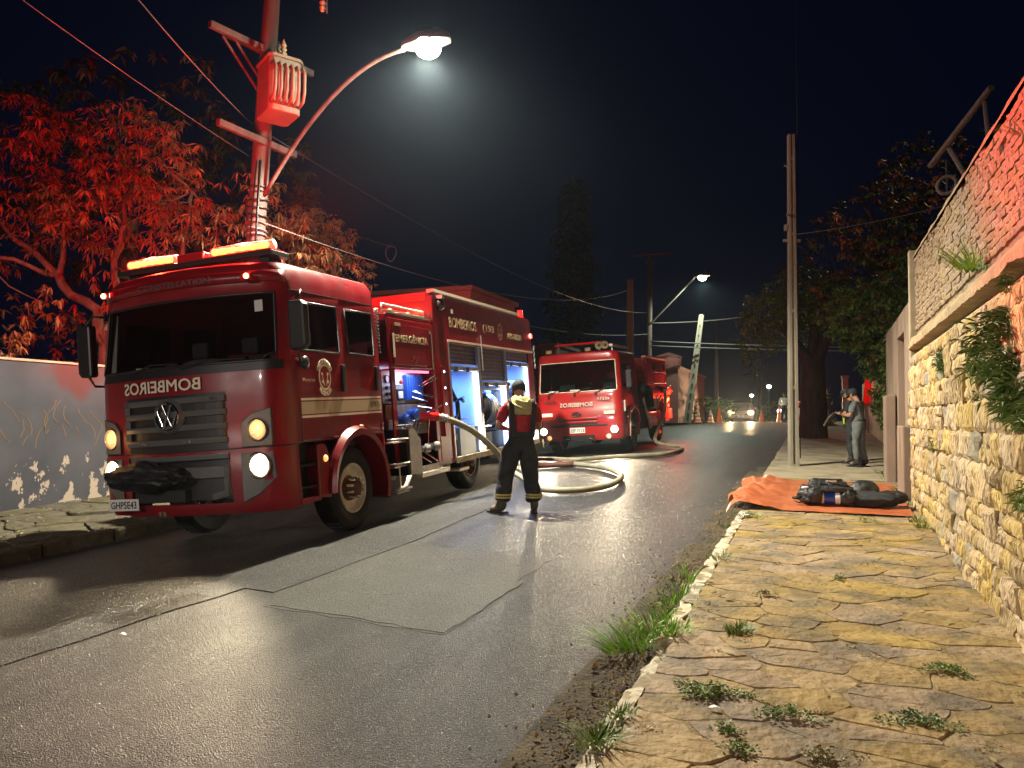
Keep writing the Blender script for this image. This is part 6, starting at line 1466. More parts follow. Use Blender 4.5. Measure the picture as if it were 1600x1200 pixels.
def person(name, loc, rz, label, J, shirt, trousers, boots, sleeve='long', bulk=1.0, headpitch=0, hair='cap', baggy=1.0):
    """J: joints in metres, x right, y forward, z up; keys sh el wr (L/R), hip kn an"""
    t = empty(name, loc, rz, label, 'person')
    pel = Vector(J['pelvis']); ch_ = Vector(J['chest']); nk = Vector(J['neck']); b = bulk
    hp = Matrix.Rotation(headpitch, 3, 'X')
    def hd_(v): return nk+hp @ Vector(v)
    V = [(*pel, .10*b, .075*b), (*((pel+ch_)/2), .10*b, .07*b), (*ch_, .12*b, .08*b), (*nk, .055, .055)]; E_ = [(0, 1), (1, 2), (2, 3)]
    h1, h2, h3, h4 = hd_((0, .015, .07)), hd_((0, .03, .13)), hd_((0, .02, .20)), hd_((0, .01, .255))
    V += [(*h1, .062, .066), (*h2, .074, .088), (*h3, .080, .098), (*h4, .055, .065)]; E_ += [(3, 4), (4, 5), (5, 6), (6, 7)]
    for s in ('L', 'R'):
        sh, el, wr = (Vector(J[k+s]) for k in ('sh', 'el', 'wr')); i = len(V)
        V += [(*sh, .052*b, .052*b), (*(sh.lerp(el, .5)), .046*b, .046*b), (*el, .043, .043), (*(el.lerp(wr, .35)), .042, .042), (*wr, .028, .030)]
        E_ += [(2, i), (i, i+1), (i+1, i+2), (i+2, i+3), (i+3, i+4)]
        hp_, kn, an, to = (Vector(J[k+s]) for k in ('hip', 'kn', 'an', 'to')); i = len(V)
        V += [(*hp_, .07*b, .07*b), (*hp_.lerp(kn, .5), .065*b, .065*b), (*kn, .058, .058), (*kn.lerp(an, .35), .055, .06), (*an, .042, .042), (*to, .035, .03)]
        E_ += [(0, i), (i, i+1), (i+1, i+2), (i+2, i+3), (i+3, i+4), (i+4, i+5)]
    body = skin_mesh('body', V, E_, 'skin', t, 2)
    # face and ears
    nose = hd_((0, .128, .125)); base = hd_((0, .105, .15))
    skin_mesh('nose', [(*base, .010), (*nose, .014)], [(0, 1)], 'skin', t, 1)
    for s in (-1, 1):
        MB().sphere(hd_((s*.035, .105, .155)), .011, 8, 6).obj('eye', 'ink', t, smooth=True)
        MB().sphere(hd_((s*.088, .02, .14)), .03, 8, 6, (.35, .7, 1.1)).obj('ear', 'skin', t, smooth=True)
    MB().box(hd_((0, .112, .085)), (.045, .01, .008)).obj('mouth', 'hosed', t)
    # hair / cap
    mb = MB(); vs = []; nu = 20
    for j, (z, r) in enumerate(((.165, 1.0), (.20, 1.04), (.235, .98), (.265, .78), (.283, .45), (.288, .05))):
        for i in range(nu):
            a = 2*math.pi*i/nu; zz = z-(.055 if (j == 0 and math.sin(a) < .2) else 0); vs.append(hd_((.093*r*math.cos(a), .015+.112*r*math.sin(a), zz)))
    mb.add(vs, [(j*nu+i, j*nu+(i+1) % nu, (j+1)*nu+(i+1) % nu, (j+1)*nu+i) for j in range(5) for i in range(nu)])
    hatd = mb.obj('cap', 'cap', t, smooth=True, solid=.006)
    mb = MB(); vs = []
    for i in range(9):
        a = math.pi*(.14+.72*i/8); vs += [hd_((.092*math.cos(a), .015+.108*math.sin(a), .178)), hd_((.088*math.cos(a), .03+.175*math.sin(a)**.8, .160))]
    mb.add(vs, [(2*i, 2*i+1, 2*i+3, 2*i+2) for i in range(8)]); mb.obj('cap_peak', 'cap', t, smooth=True, solid=.006)
    # shirt
    w1 = J.get('waist', pel+Vector((0, 0, .06))); V = [(*(w1-Vector((0, 0, .10))), .16*b, .125*b), (*(w1+Vector((0, 0, .02))), .158*b, .122*b), (*((pel+ch_)/2+Vector((0, 0, .06))), .145*b, .11*b), (*ch_, .165*b, .118*b), (*(ch_.lerp(nk, .7)), .085, .078)]; E_ = [(0, 1), (1, 2), (2, 3), (3, 4)]
    for s in ('L', 'R'):
        sh, el, wr = (Vector(J[k+s]) for k in ('sh', 'el', 'wr')); i = len(V)
        V += [(*sh, .078*b, .078*b), (*(sh.lerp(el, .55)), .068*b, .066*b)]; E_ += [(3, i), (i, i+1)]
        if sleeve == 'long': V += [(*el, .058, .058), (*el.lerp(wr, .5), .054, .054), (*el.lerp(wr, .93), .042, .044)]; E_ += [(i+1, i+2), (i+2, i+3), (i+3, i+4)]
        else: V += [(*(sh.lerp(el, .80)), .062*b, .062*b)]; E_ += [(i+1, i+2)]
    sh_o = skin_mesh('shirt', V, E_, shirt, t, 2)
    # trousers
    g = baggy; V = [(*(pel+Vector((0, 0, .10))), .172*b, .140*b), (*(pel+Vector((0, 0, .05))), .172*b, .140*b), (*(pel+Vector((0, 0, -.02))), .165*b, .135*b)]; E_ = [(0, 1), (1, 2)]
    for s in ('L', 'R'):
        hp_, kn, an = (Vector(J[k+s]) for k in ('hip', 'kn', 'an')); i = len(V); rr_ = random.Random(i+len(label))
        V += [(*hp_, .115*b, .118*b), (*hp_.lerp(kn, .45), .098*b*g, .1*b*g), (*kn, .082*g, .082*g), (*kn.lerp(an, .4), .084*g, .086*g), (*kn.lerp(an, .75), .080*g, .082*g), (*kn.lerp(an, .9), .085*g, .086*g)]
        E_ += [(2, i)]+[(i+k, i+k+1) for k in range(5)]
    tr_o = skin_mesh('trousers', V, E_, trousers, t, 2, root=2)
    for o_ in (sh_o, tr_o):
        for v in o_.data.vertices:
            p = v.co; q = noise.noise(p*8)*.013+(.35-abs(noise.noise(Vector((p.x*7+p.z*4, p.y*7, p.z*15)))))*.022
            v.co = p+Vector(v.normal)*q
    for s in ('L', 'R'):
        an, to = Vector(J['an'+s]), Vector(J['to'+s]); d = (to-an); d.z = 0; d.normalize()
        heel = an-d*.05; V = [(*(an+Vector((0, 0, .14))), .066, .068), (*an, .058, .062), (heel.x, heel.y, .05, .046, .045), (*(an+d*.09+Vector((0, 0, -an.z+.048))), .05, .045), (*(an+d*.19+Vector((0, 0, -an.z+.038))), .044, .036)]
        skin_mesh('boot', V, [(0, 1), (1, 2), (1, 3), (3, 4)], boots, t, 2)
        c_ = an+d*.05; MB().prism([(c_.x+d.x*a-d.y*w2, c_.y+d.y*a+d.x*w2) for a, w2 in ((-.13, -.038), (-.13, .038), (.05, .05), (.15, .046), (.185, .02), (.185, -.02), (.15, -.046), (.05, -.05))], .0, .022, 'z').obj('boot_sole', 'rubber', t)
    return t
J = dict(pelvis=(0, 0, .96), chest=(.0, .02, 1.30), neck=(0, .03, 1.50), shL=(-.185, .02, 1.42), elL=(-.30, .04, 1.14), wrL=(-.12, .25, 1.10), shR=(.185, .02, 1.42), elR=(.27, .05, 1.13), wrR=(.10, .26, 1.12),
         hipL=(-.10, 0, .90), knL=(-.19, .03, .50), anL=(-.245, -.02, .10), toL=(-.36, .10, .05), hipR=(.10, 0, .90), knR=(.15, .02, .50), anR=(.19, -.04, .10), toR=(.22, .12, .05))
fx, fy = -3.72, 9.52
ff = person('person', (fx, fy, road_z(fx, fy)+.012), R(34), 'person seen from behind in red shirt and dark turnout trousers, standing beside the open lockers', J, 'tshirt', 'navy', 'bootb', 'short', 1.15, R(-28), baggy=1.3)
hand(ff, (-.12, .25, 1.10), (.6, .8, .0), (0, 0, 1), 1); hand(ff, (.10, .26, 1.12), (-.6, .8, .0), (0, 0, 1), -1)
# flash hood round the neck, braces, reflective bands
mb = MB(); A = [2*math.pi*i/24 for i in range(24)]; vs = []
for j, (rx, ry, z, dy) in enumerate(((.205, .14, 1.385, -.01), (.205, .155, 1.425, -.01), (.16, .135, 1.475, 0), (.115, .11, 1.53, 0), (.085, .085, 1.55, .01))):
    vs += [(rx*math.cos(a)*(1+.06*math.sin(5*a+j)), dy+ry*math.sin(a)*(1+.05*math.sin(4*a+j)), z-.10*max(0, -math.sin(a))**2*(1 if j < 2 else .1)+.012*math.sin(7*a+2*j)) for a in A]
mb.add(vs, [(j*24+i, j*24+(i+1) % 24, (j+1)*24+(i+1) % 24, (j+1)*24+i) for j in range(4) for i in range(24)]); mb.obj('flash_hood', 'olive', ff, smooth=True, solid=.012)
mb = MB().tube([(-.08, -.10, 1.50), (-.02, -.14, 1.46), (.05, -.15, 1.45), (.09, -.12, 1.50)], .022, 8).tube([(-.14, -.10, 1.44), (-.03, -.165, 1.385), (.08, -.17, 1.37)], .018, 8); mb.obj('hood_fold', 'olive', ff, smooth=True)
for s in (-1, 1):
    MB().prism([(s*.095, 1.02), (s*.165, 1.02), (s*.185, 1.44), (s*.125, 1.44)], -.142, -.120, 'y').obj('brace_strap', 'navy', ff)
    MB().tube([(s*.15, -.115, 1.43), (s*.16, -.05, 1.49), (s*.14, .08, 1.47), (s*.12, .13, 1.3), (s*.1, .13, 1.05)], .022, 6).obj('brace_strap', 'navy', ff, smooth=True)
MB().prism([(-.16, 1.0), (.16, 1.0), (.155, 1.07), (-.155, 1.07)], -.160, -.130, 'y').obj('back_yoke', 'navy', ff, bevel=.01)
MB().prism([(-.13, 1.33), (.13, 1.33), (.13, 1.375), (-.13, 1.375)], -.131, -.121, 'y').obj('back_yoke', 'navy', ff, bevel=.005)
for (x, y) in ((-.232, -.015), (.183, -.03)):
    for z in (.20, .235): MB().lathe([(.112, 0), (.114, .012), (.112, .024)], (x, y, z), (0, 0, 1), 20).obj('reflective_band', 'reflect', ff)
for s in (-1, 1): MB().box((s*.185, .0, .66), (.035, .16, .20)).obj('cargo_pocket', 'navy', ff, bevel=.02)
J2 = dict(pelvis=(0, 0, .95), chest=(.0, .01, 1.28), neck=(0, .03, 1.48), shL=(-.18, .01, 1.40), elL=(-.24, .08, 1.12), wrL=(-.08, .30, 1.16), shR=(.18, .01, 1.40), elR=(.23, .10, 1.12), wrR=(.07, .31, 1.17),
          hipL=(-.09, 0, .90), knL=(-.11, .03, .49), anL=(-.12, -.02, .10), toL=(-.15, .14, .05), hipR=(.09, 0, .90), knR=(.11, .0, .49), anR=(.12, -.08, .10), toR=(.14, .08, .05))
ox, oy = .56, 16.5
of = person('person', (ox, oy, S(oy)+.005), R(62), 'officer in grey uniform and cap looking down at his hands on the right pavement', J2, 'uniform', 'uniform', 'boot', 'short', 1.08, R(-30), baggy=.86)
hand(of, (-.08, .30, 1.16), (.4, .8, .2), (0, 0, 1), 1); hand(of, (.07, .31, 1.17), (-.4, .8, .2), (0, 0, 1), -1)
of.scale = (.88, .88, .88); of.location.x += .10
MB().lathe([(.152, 0), (.155, .02), (.152, .045)], (0, 0, 1.0), (0, 0, 1), 24).obj('belt', 'boot', of)
MB().box((.17, -.02, .92), (.07, .12, .16)).obj('holster', 'boot', of, bevel=.02); MB().box((.0, .40, 1.20), (.075, .012, .14), (R(35), 0, 0)).obj('phone', 'ink', of)
MB().box((-.205, .02, 1.33), (.012, .06, .07)).obj('sleeve_patch', 'tshirt', of)
ox, oy = .46, 17.1
o2 = person('person', (ox, oy, S(oy)+.005), R(72), 'officer in dark clothes with a lime vest, half hidden behind the grey uniformed one', J2, 'navy', 'navy', 'boot', 'short', 1.0, R(-28), baggy=.86)
hand(o2, (-.08, .30, 1.16), (.4, .8, .2), (0, 0, 1), 1); hand(o2, (.07, .31, 1.17), (-.4, .8, .2), (0, 0, 1), -1)
o2.scale = (.88, .88, .88); o2.location.x += .10
MB().prism([(-.1, .9), (.1, .9), (.12, 1.05), (-.12, 1.05)], .13, .17, 'y').obj('lime_pouch', 'hivis', o2, bevel=.02)
MB().tube([(-.05, .34, 1.2), (-.05, .52, 1.05), (-.04, .62, .86)], .022, 8).obj('baton', 'alu', o2, smooth=True)
J3 = dict(J2); J3.update(elL=(-.27, .0, 1.12), wrL=(-.22, .16, .98), elR=(.27, .0, 1.12), wrR=(.22, .16, .98))
o3 = person('person', (.28, 42.5, S(42.5)), R(170), 'distant person in a dark vest standing beyond the thick tree trunk', J3, 'navy', 'navy', 'boot', 'long', 1.1, 0)
hand(o3, (-.22, .16, .98), (0, .7, -.7), (0, 0, 1), 1); hand(o3, (.22, .16, .98), (0, .7, -.7), (0, 0, 1), -1)
MB().lathe([(.178, 0), (.178, .05)], (0, .01, 1.22), (0, 0, 1), 20).obj('reflective_band', 'alu', o3)
o4 = person('person', (-2.05, 47.3, S(47)-.1), R(200), 'distant person in a white top beside the patrol car, just left of the pavement pole', J3, 'white', 'navy', 'boot', 'long', 1.0, 0)
hand(o4, (-.22, .16, .98), (0, .7, -.7), (0, 0, 1), 1); hand(o4, (.22, .16, .98), (0, .7, -.7), (0, 0, 1), -1)

# ================================================================ CONES, PILLARS
def cone(loc, label, striped=False, h=.72, base='orange', group='traffic cones set across the road at the crest'):
    t = empty('traffic_cone', loc, 0, label, 'cone', group)
    MB().prism([(-.2, -.2), (.2, -.2), (.2, .2), (-.2, .2)], 0, .04, 'z').obj('base', base, t, bevel=.01)
    MB().lathe([(.16, .04), (.03, h), (.0, h)], (0, 0, 0), n=20).obj('shell', 'white' if striped else 'orange', t, angle=50)
    if striped:
        for a, b in ((.12, .28), (.45, .6)): r = lambda u: .16-.13*(u*h-.04)/(h-.04)+.004; MB().lathe([(r(a), a*h), (r(b), b*h)], (0, 0, 0), n=20).obj('band', 'orange', t)
    return t
cone((-6.62, 45, 1.48), 'white and orange striped cone, leftmost of the row near the bush', True, .70); cone((-5.95, 45.2, 1.48), 'white and orange striped cone, second from the left beside the plain orange ones', True, .72)
cone((-5.38, 44.6, 1.48), 'plain orange cone left of the oncoming car', False, .85); cone((-3.25, 46.5, 1.48), 'plain orange cone in the glare right of the oncoming car', False, .75); cone((-2.35, 48, 1.48), 'plain orange cone nearest the pavement pole on the crest', False, 1.0)
cone((-.78, 26.8, S(27)), 'dirty cream cone on the pavement edge between the pole and the thick trunk', True, 1.0, 'kerb', 'cones on the right pavement'); cone((.05, 36.5, S(36.5)), 'orange cone standing in pale plants beyond the thick trunk', False, .75, group='cones on the right pavement')
pp = empty('pale_shrub', (.12, 34.5, S(34.5)), 0, 'low pale yellow plants lit beside the pavement behind the thick trunk', 'plant')
crown_fill([(0, 0, .2, .35, .9), (.25, .3, .15, .3, .8)], 90, .14, .04, 0, (('straw', 1),), pp, (6, 9), seed=31, thresh=-1, shell=.2, name='leaves')
pi_ = empty('gate_pillar', (.85, 33, S(33)), 0, 'white gate pillar beyond the two officers', 'pillar'); MB().b(-.11, .11, -.15, .15, 0, 1.95).obj('shaft', 'white', pi_, bevel=.01); MB().b(-.14, .14, -.18, .18, 1.95, 2.02).obj('cap_stone', 'white', pi_)
pi2 = empty('gate_pillar', (1.52, 31, S(31)), 0, 'orange lit post right behind the grey officer', 'pillar'); MB().b(-.06, .06, -.06, .06, 0, 1.98).obj('shaft', 'ledge', pi2)
M['redcloth'] = noisy('bright_red_cloth', (.7, .02, .02), (.85, .03, .03), 5, .8)
rc = empty('red_banner', (1.42, 28.2, S(28)+.9), 0, 'bright red folded cloth hanging beside the grey officer head', 'banner')
mb = MB(); vs = []
for j in range(9):
    u = j/8; w2 = .05+.13*u
    for i in range(7): v = i/6-.5; vs.append((v*2*w2, .035*math.sin(v*14+u*3), 1.0*(1-u)))
mb.add(vs, [(j*7+i, (j+1)*7+i, (j+1)*7+i+1, j*7+i+1) for j in range(8) for i in range(6)]); mb.obj('cloth', 'redcloth', rc, smooth=True, solid=.008)
MB().sphere((0, 0, 1.05), .05, 10, 8).cyl((0, .02, -.9), (0, .02, 1.0), .015, n=6).obj('pole', 'redlens', rc)
lamp('red_glow', 'POINT', (1.2, 27.5, S(28)+1.5), 12, (1, .03, .02), .1)

# ================================================================ HOSES
def hose(name, pts, r, mat, label, extra=None):
    # Catmull-Rom through control points
    P_ = [Vector(p) for p in pts]; out = []
    for i in range(len(P_)-1):
        p0, p1, p2, p3 = P_[max(i-1, 0)], P_[i], P_[i+1], P_[min(i+2, len(P_)-1)]
        for k in range(8):
            t = k/8; out.append(.5*((2*p1)+(-p0+p2)*t+(2*p0-5*p1+4*p2-p3)*t*t+(-p0+3*p1-3*p2+p3)*t**3))
    out.append(P_[-1]); t = empty(name, P_[0], 0, label, 'hose')
    MB().tube([p-P_[0] for p in out], r, 14).obj('tube', mat, t, smooth=True); return t
rz = lambda x, y, r=.055: (x, y, road_z(x, y)+r+.012)
W1 = lambda p: tuple(T1M @ Vector(p))
h1 = hose('suction_hose', [W1((1.16, 3.66, 1.26)), W1((1.34, 3.84, 1.25)), W1((1.60, 4.35, 1.02)), W1((1.75, 5.0, .62)), W1((1.60, 5.9, .28)), rz(-4.62, 12.3), rz(-4.4, 11.75), rz(-3.95, 11.42), rz(-3.5, 11.55), rz(-3.25, 12.2), rz(-3.25, 13.0), rz(-3.45, 13.85), rz(-3.95, 14.8), rz(-4.7, 15.5), rz(-5.3, 15.95)], .049, 'hose', 'thick canvas hose running from the pump outlet to a loop on the road')
hh = Vector(W1((1.16, 3.66, 1.26)))
q = MB(); A0 = Vector(W1((1.05, 3.58, 1.28)))-hh; A1 = Vector(W1((1.30, 3.80, 1.27)))-hh; q.cyl(A0, A1, .075, .07, 16); q.obj('coupling', 'redlens', h1, angle=40)
for k in range(3): d_ = (Vector(W1((1.34, 3.84, 1.25)))-hh); MB().lathe([(.058, -.012), (.066, 0), (.058, .012)], d_+Vector((.025*k, .03*k, -.01*k)), (.7, .8, -.2), 16).obj('clamp', 'alu', h1, smooth=True)
h2 = hose('dark_hose', [rz(-5.3, 15.95), rz(-4.9, 15.65), rz(-5.6, 15.2), rz(-5.2, 13.6), rz(-4.9, 12.9)], .06, 'hosed', 'dark red sleeved hose length lying behind the standing firefighter')
W2 = lambda p: tuple(T2M @ Vector(p))
h3_ = hose('supply_hose', [W2((1.16, 5.0, 1.50)), W2((1.30, 4.9, 1.46)), W2((1.36, 4.3, .9)), W2((1.32, 3.3, .40)), W2((1.5, 2.2, .12)), rz(-3.42, 20.4), rz(-3.40, 18.6), rz(-3.9, 17.85), rz(-4.6, 17.2), rz(-5.2, 16.75), rz(-5.9, 17.0), rz(-6.6, 17.4)], .049, 'hose', 'canvas hose dropping from the side of the farther fire engine and crossing the road')

# ================================================================ TARPAULIN AND BREATHING SET
tx0, tx1, ty0, ty1 = -1.18, 1.02, 10.35, 13.6
def tarp_pt(u, v):
    x = tx0+(tx1-tx0)*u; y = ty0+(ty1-ty0)*v
    e = max(0, .32-u)/.32
    fold = e*(.10*abs(math.sin(v*9+u*6+2*noise.noise(Vector((u*4, v*4, 0)))))+.12*abs(noise.noise(Vector((u*9, v*7, 2))))+.02)
    wr_ = .022*(.5-abs(noise.noise(Vector((x*2.6+noise.noise(Vector((x*2, y*2, 0)))*2, y*4.5, 1)))))**3*3+.012*(.4-abs(noise.noise(Vector((x*7, y*6, 4)))))*(.4+e)
    zb = walk_z(x, y)+.016
    if x < -1.0: zb -= (-1.0-x)*.55
    x += .07*noise.noise(Vector((0, v*5, 7)))*(1-u)+.05*e*math.sin(v*13); y += .05*noise.noise(Vector((u*4, 0, 3)))
    return (x, y, zb+fold+abs(wr_)+.004)
nu, nv = 90, 100; mb = MB()
mb.add([tarp_pt(i/nu, j/nv) for j in range(nv+1) for i in range(nu+1)], [(j*(nu+1)+i, j*(nu+1)+i+1, (j+1)*(nu+1)+i+1, (j+1)*(nu+1)+i) for j in range(nv) for i in range(nu)])
tp_ = tag(mb.obj('tarpaulin', 'tarp', smooth=True, fix=False), 'crumpled orange tarpaulin spread across the right pavement', 'tarpaulin')
sx_, sy_ = .12, 11.05
sb = empty('breathing_set', (sx_, sy_, S(sy_)+.02), R(2), 'black breathing apparatus pack with a blue air cylinder lying on the orange tarpaulin', 'breathing set')
MB().lathe([(0, -.24), (.05, -.235), (.072, -.2), (.078, -.16), (.078, .2), (.06, .25), (.03, .29), (.025, .32), (0, .32)], (-.02, -.14, .10), (1, 0, .02), 24).obj('cylinder', 'blue', sb, angle=50)
for x in (-.15, .02): MB().lathe([(.080, 0), (.082, .015), (.080, .035 if x < 0 else .06)], (x, -.14, .10), (1, 0, .02), 24).obj('cylinder_band', 'gold' if x < 0 else 'pack', sb)
def lump(parent, name, c, s, mat, seed, amp=.25, f=1.8, rot=(0, 0, 0)):
    bm = bmesh.new(); bmesh.ops.create_icosphere(bm, subdivisions=4, radius=1); o_ = Vector((seed*5.3, seed, 0))
    for v in bm.verts:
        p = v.co.copy(); d = 1+amp*noise.noise(p*f+o_)+amp*.5*abs(noise.noise(p*f*2.6+o_)); v.co = Vector((p.x*s[0]*d, p.y*s[1]*d, max(p.z*s[2]*d, -s[2]*.8)))
    me = bpy.data.meshes.new(name); bm.to_mesh(me); bm.free(); me.materials.append(M[mat]); me.polygons.foreach_set('use_smooth', [True]*len(me.polygons)); me.set_sharp_from_angle(angle=R(40))
    return link_mesh(name, me, parent, c, rot)
lump(sb, 'backplate', (-.06, .06, .14), (.34, .20, .13), 'bag', 1); lump(sb, 'hip_pad', (-.22, -.20, .13), (.10, .07, .11), 'bag', 9); lump(sb, 'harness_web', (.17, -.19, .11), (.09, .06, .10), 'bag', 10); lump(sb, 'top_cover', (-.02, -.12, .21), (.26, .10, .05), 'bag', 11)
lump(sb, 'padding', (-.30, -.02, .12), (.14, .20, .13), 'bag', 2); lump(sb, 'shoulder_strap', (-.20, .16, .26), (.10, .08, .07), 'bag', 3)
MB().box((.0, .04, .27), (.36, .20, .05), (R(8), R(3), R(4))).box((-.02, .14, .31), (.30, .05, .045)).obj('frame', 'bag', sb, bevel=.015)
MB().box((-.02, -.03, .30), (.14, .05, .03), (R(20), 0, 0)).obj('grip', 'plaster', sb, bevel=.01); MB().sphere((-.34, -.13, .22), .05, 10, 6, (1, .5, .45)).obj('white_tag', 'pack', sb, smooth=True)
for k in range(6):
    rr = random.Random(k+40); a = Vector((rr.uniform(-.35, .2), rr.uniform(-.15, .15), rr.uniform(.2, .3))); b_ = Vector((rr.uniform(-.3, .3), rr.uniform(-.2, .1), rr.uniform(.15, .26)))
    MB().tube([a, a.lerp(b_, .4)+Vector((0, 0, .06)), b_], .012, 6).obj('strap', 'bag', sb, smooth=True)
MB().tube([(-.36, -.12, .12), (-.44, -.16, .08), (-.50, -.15, .09)], .022, 8).obj('valve', 'bag', sb, smooth=True)
MB().tube([(-.3, -.2, .06), (-.42, -.22, .03), (-.48, -.2, .05)], .01, 6).obj('strap', 'bag', sb, smooth=True)
jk = empty('dark_jacket', (sx_+.44, sy_+.03, S(sy_)+.02), 0, 'bundled dark jacket and hood lying right of the blue cylinder', 'jacket')
lump(jk, 'hood', (-.06, .10, .16), (.20, .16, .17), 'bag', 5, .18); lump(jk, 'body', (.02, -.12, .09), (.30, .14, .10), 'navy', 6); lump(jk, 'sleeve', (.24, .0, .12), (.20, .12, .09), 'bag', 7)
lump(jk, 'collar', (.34, -.02, .13), (.10, .07, .08), 'bag', 8); MB().tube([(.40, .0, .16), (.46, -.02, .08), (.44, -.06, .02), (.34, -.1, .02)], .006, 6).obj('cord', 'bag', jk, smooth=True)

# ================================================================ WEEDS
def tuft(loc, n_, h, spread, mat, label, group='weeds growing along the kerb', lean=(0, 0), w_=.006, name='grass_tuft', seed=0, stemmed=False):
    rr = random.Random(seed); mb = MB()
    for k in range(n_):
        a = rr.uniform(0, 6.283); r0 = rr.random()**.7*spread*.5; b0 = Vector((r0*math.cos(a), r0*math.sin(a)*1.2, 0)); d = Vector((math.cos(a)*rr.uniform(.1, .9)+lean[0], math.sin(a)*rr.uniform(.1, .9)+lean[1], 1)).normalized(); l = h*rr.uniform(.45, 1.1); s = Vector((-math.sin(a+.5), math.cos(a+.5), 0))
        p = b0; vs = [p-s*w_, p+s*w_]
        for q in range(1, 4):
            u = q/3; c_ = b0+d*l*u+Vector((d.x, d.y, 0))*l*.55*u*u-Vector((0, 0, l*.28*u**3)); ww = w_*(1-u*.85); vs += [c_-s*ww, c_+s*ww]
        mb.add(vs, [(0, 1, 3, 2), (2, 3, 5, 4), (4, 5, 7, 6)])
    t = empty(name, loc, 0, label, 'grass', group); mb.obj('blades', mat, t, fix=False)['kind'] = 'stuff'
    return t
def gz(x, y): return (x, y, walk_z(x, y)-.005 if x > -1 else road_z(x, y)+.06)
tuft(gz(-1.10, 5.05), 110, .25, .42, 'grass', 'tallest bright grass clump leaning over the broken kerb', lean=(-.25, 0), seed=1)
tuft(gz(-1.08, 5.6), 80, .19, .42, 'grass', 'bright grass clump just beyond the tallest one at the kerb', seed=2)
tuft(gz(-1.06, 6.15), 70, .20, .36, 'grass', 'bright grass clump in the kerb gap, third going up the street', seed=3)
tuft(gz(-1.08, 6.75), 70, .18, .45, 'grass', 'farthest bright grass clump of the row at the kerb', seed=4)
tuft(gz(-.92, 5.1), 90, .13, .26, 'grass', 'short green grass spreading onto the pavement beside the tallest clump', seed=5)
tuft(gz(-1.22, 4.85), 60, .26, .2, 'grass', 'grass leaning into the road left of the tallest clump', lean=(-.5, -.2), seed=6)
tuft(gz(-.96, 3.42), 120, .12, .20, 'weed', 'low grass tuft nearest the camera on the kerb', seed=7); tuft(gz(-.93, 3.75), 60, .07, .14, 'weed', 'small weed on the kerb just past the nearest tuft', seed=8)
tuft(gz(-.52, 5.25), 130, .10, .16, 'weed', 'round dry green tuft alone between the flagstones', group='weeds between the flagstones', seed=9)
tuft(gz(-.88, 7.4), 60, .10, .26, 'weed', 'weed at the kerb below the tarpaulin', seed=10); tuft(gz(-.82, 9.9), 90, .10, .5, 'weed', 'flat weeds at the near left corner of the tarpaulin', seed=11); tuft(gz(-1.0, 9.5), 60, .12, .3, 'weed', 'weeds at the kerb left of the tarpaulin corner', seed=12)
def leafy(loc, r, n_, label, seed, mat='weed', L=.035, h=.5):
    t = empty('weed', loc, 0, label, 'weed', 'weeds between the flagstones'); rr = random.Random(seed); mb = MB()
    for k in range(int(n_*1.8)):
        a = rr.uniform(0, 6.28); q = r*rr.random()**.6*(1+.5*math.sin(a*3+seed)); leaf_cluster(mb, (q*math.cos(a)*1.15, q*math.sin(a)*.6, rr.uniform(0, .05)*h*2*(1-q/r*.6)+.008), rr.randint(2, 4), L*rr.uniform(.5, .9), L*.2, -.4, .3, rngm=rr)
    mb.obj('leaves', mat, t, fix=False)['kind'] = 'stuff'; return t
leafy(gz(-.56, 4.15), .15, 150, 'largest leafy green weed patch near the camera on the flagstones', 1); leafy(gz(-.16, 4.0), .12, 60, 'thin weed strip in the joint right of the largest patch', 2); leafy(gz(.42, 4.15), .13, 70, 'weed patch in the joint towards the wall', 3, mat='leafd')
leafy(gz(.62, 4.9), .10, 60, 'green weed at the right edge of the picture', 4); leafy(gz(-.35, 3.55), .06, 30, 'small weed in the joint near the bottom of the picture', 5); leafy(gz(-.42, 3.72), .05, 26, 'tiny weed just below the largest patch', 6)
leafy(gz(-.02, 3.6), .06, 30, 'small dusty weed at the bottom, right of centre', 7, mat='straw'); leafy(gz(.12, 6.9), .05, 20, 'tiny weed in mid pavement', 8); leafy(gz(-.42, 6.2), .08, 36, 'dry weed in the crack near the bright grass', 9, mat='straw'); leafy(gz(.45, 9.9), .18, 40, 'flat weed in front of the tarpaulin', 10)
mb = MB(); rr = random.Random(90)
for k in range(60):
    x, y = rr.uniform(-.8, .95), rr.uniform(2.6, 9); z = walk_z(x, y)+.004
    for q in range(9): leaf_cluster(mb, (x+rr.gauss(0, .03), y+rr.gauss(0, .012), z), 3, .02, .005, -.2, .2, rngm=rr)
tag(mb.obj('moss_and_dry_weeds', 'straw', fix=False), 'specks of dry weed and moss caught in the flagstone joints', 'weeds', kind='stuff')
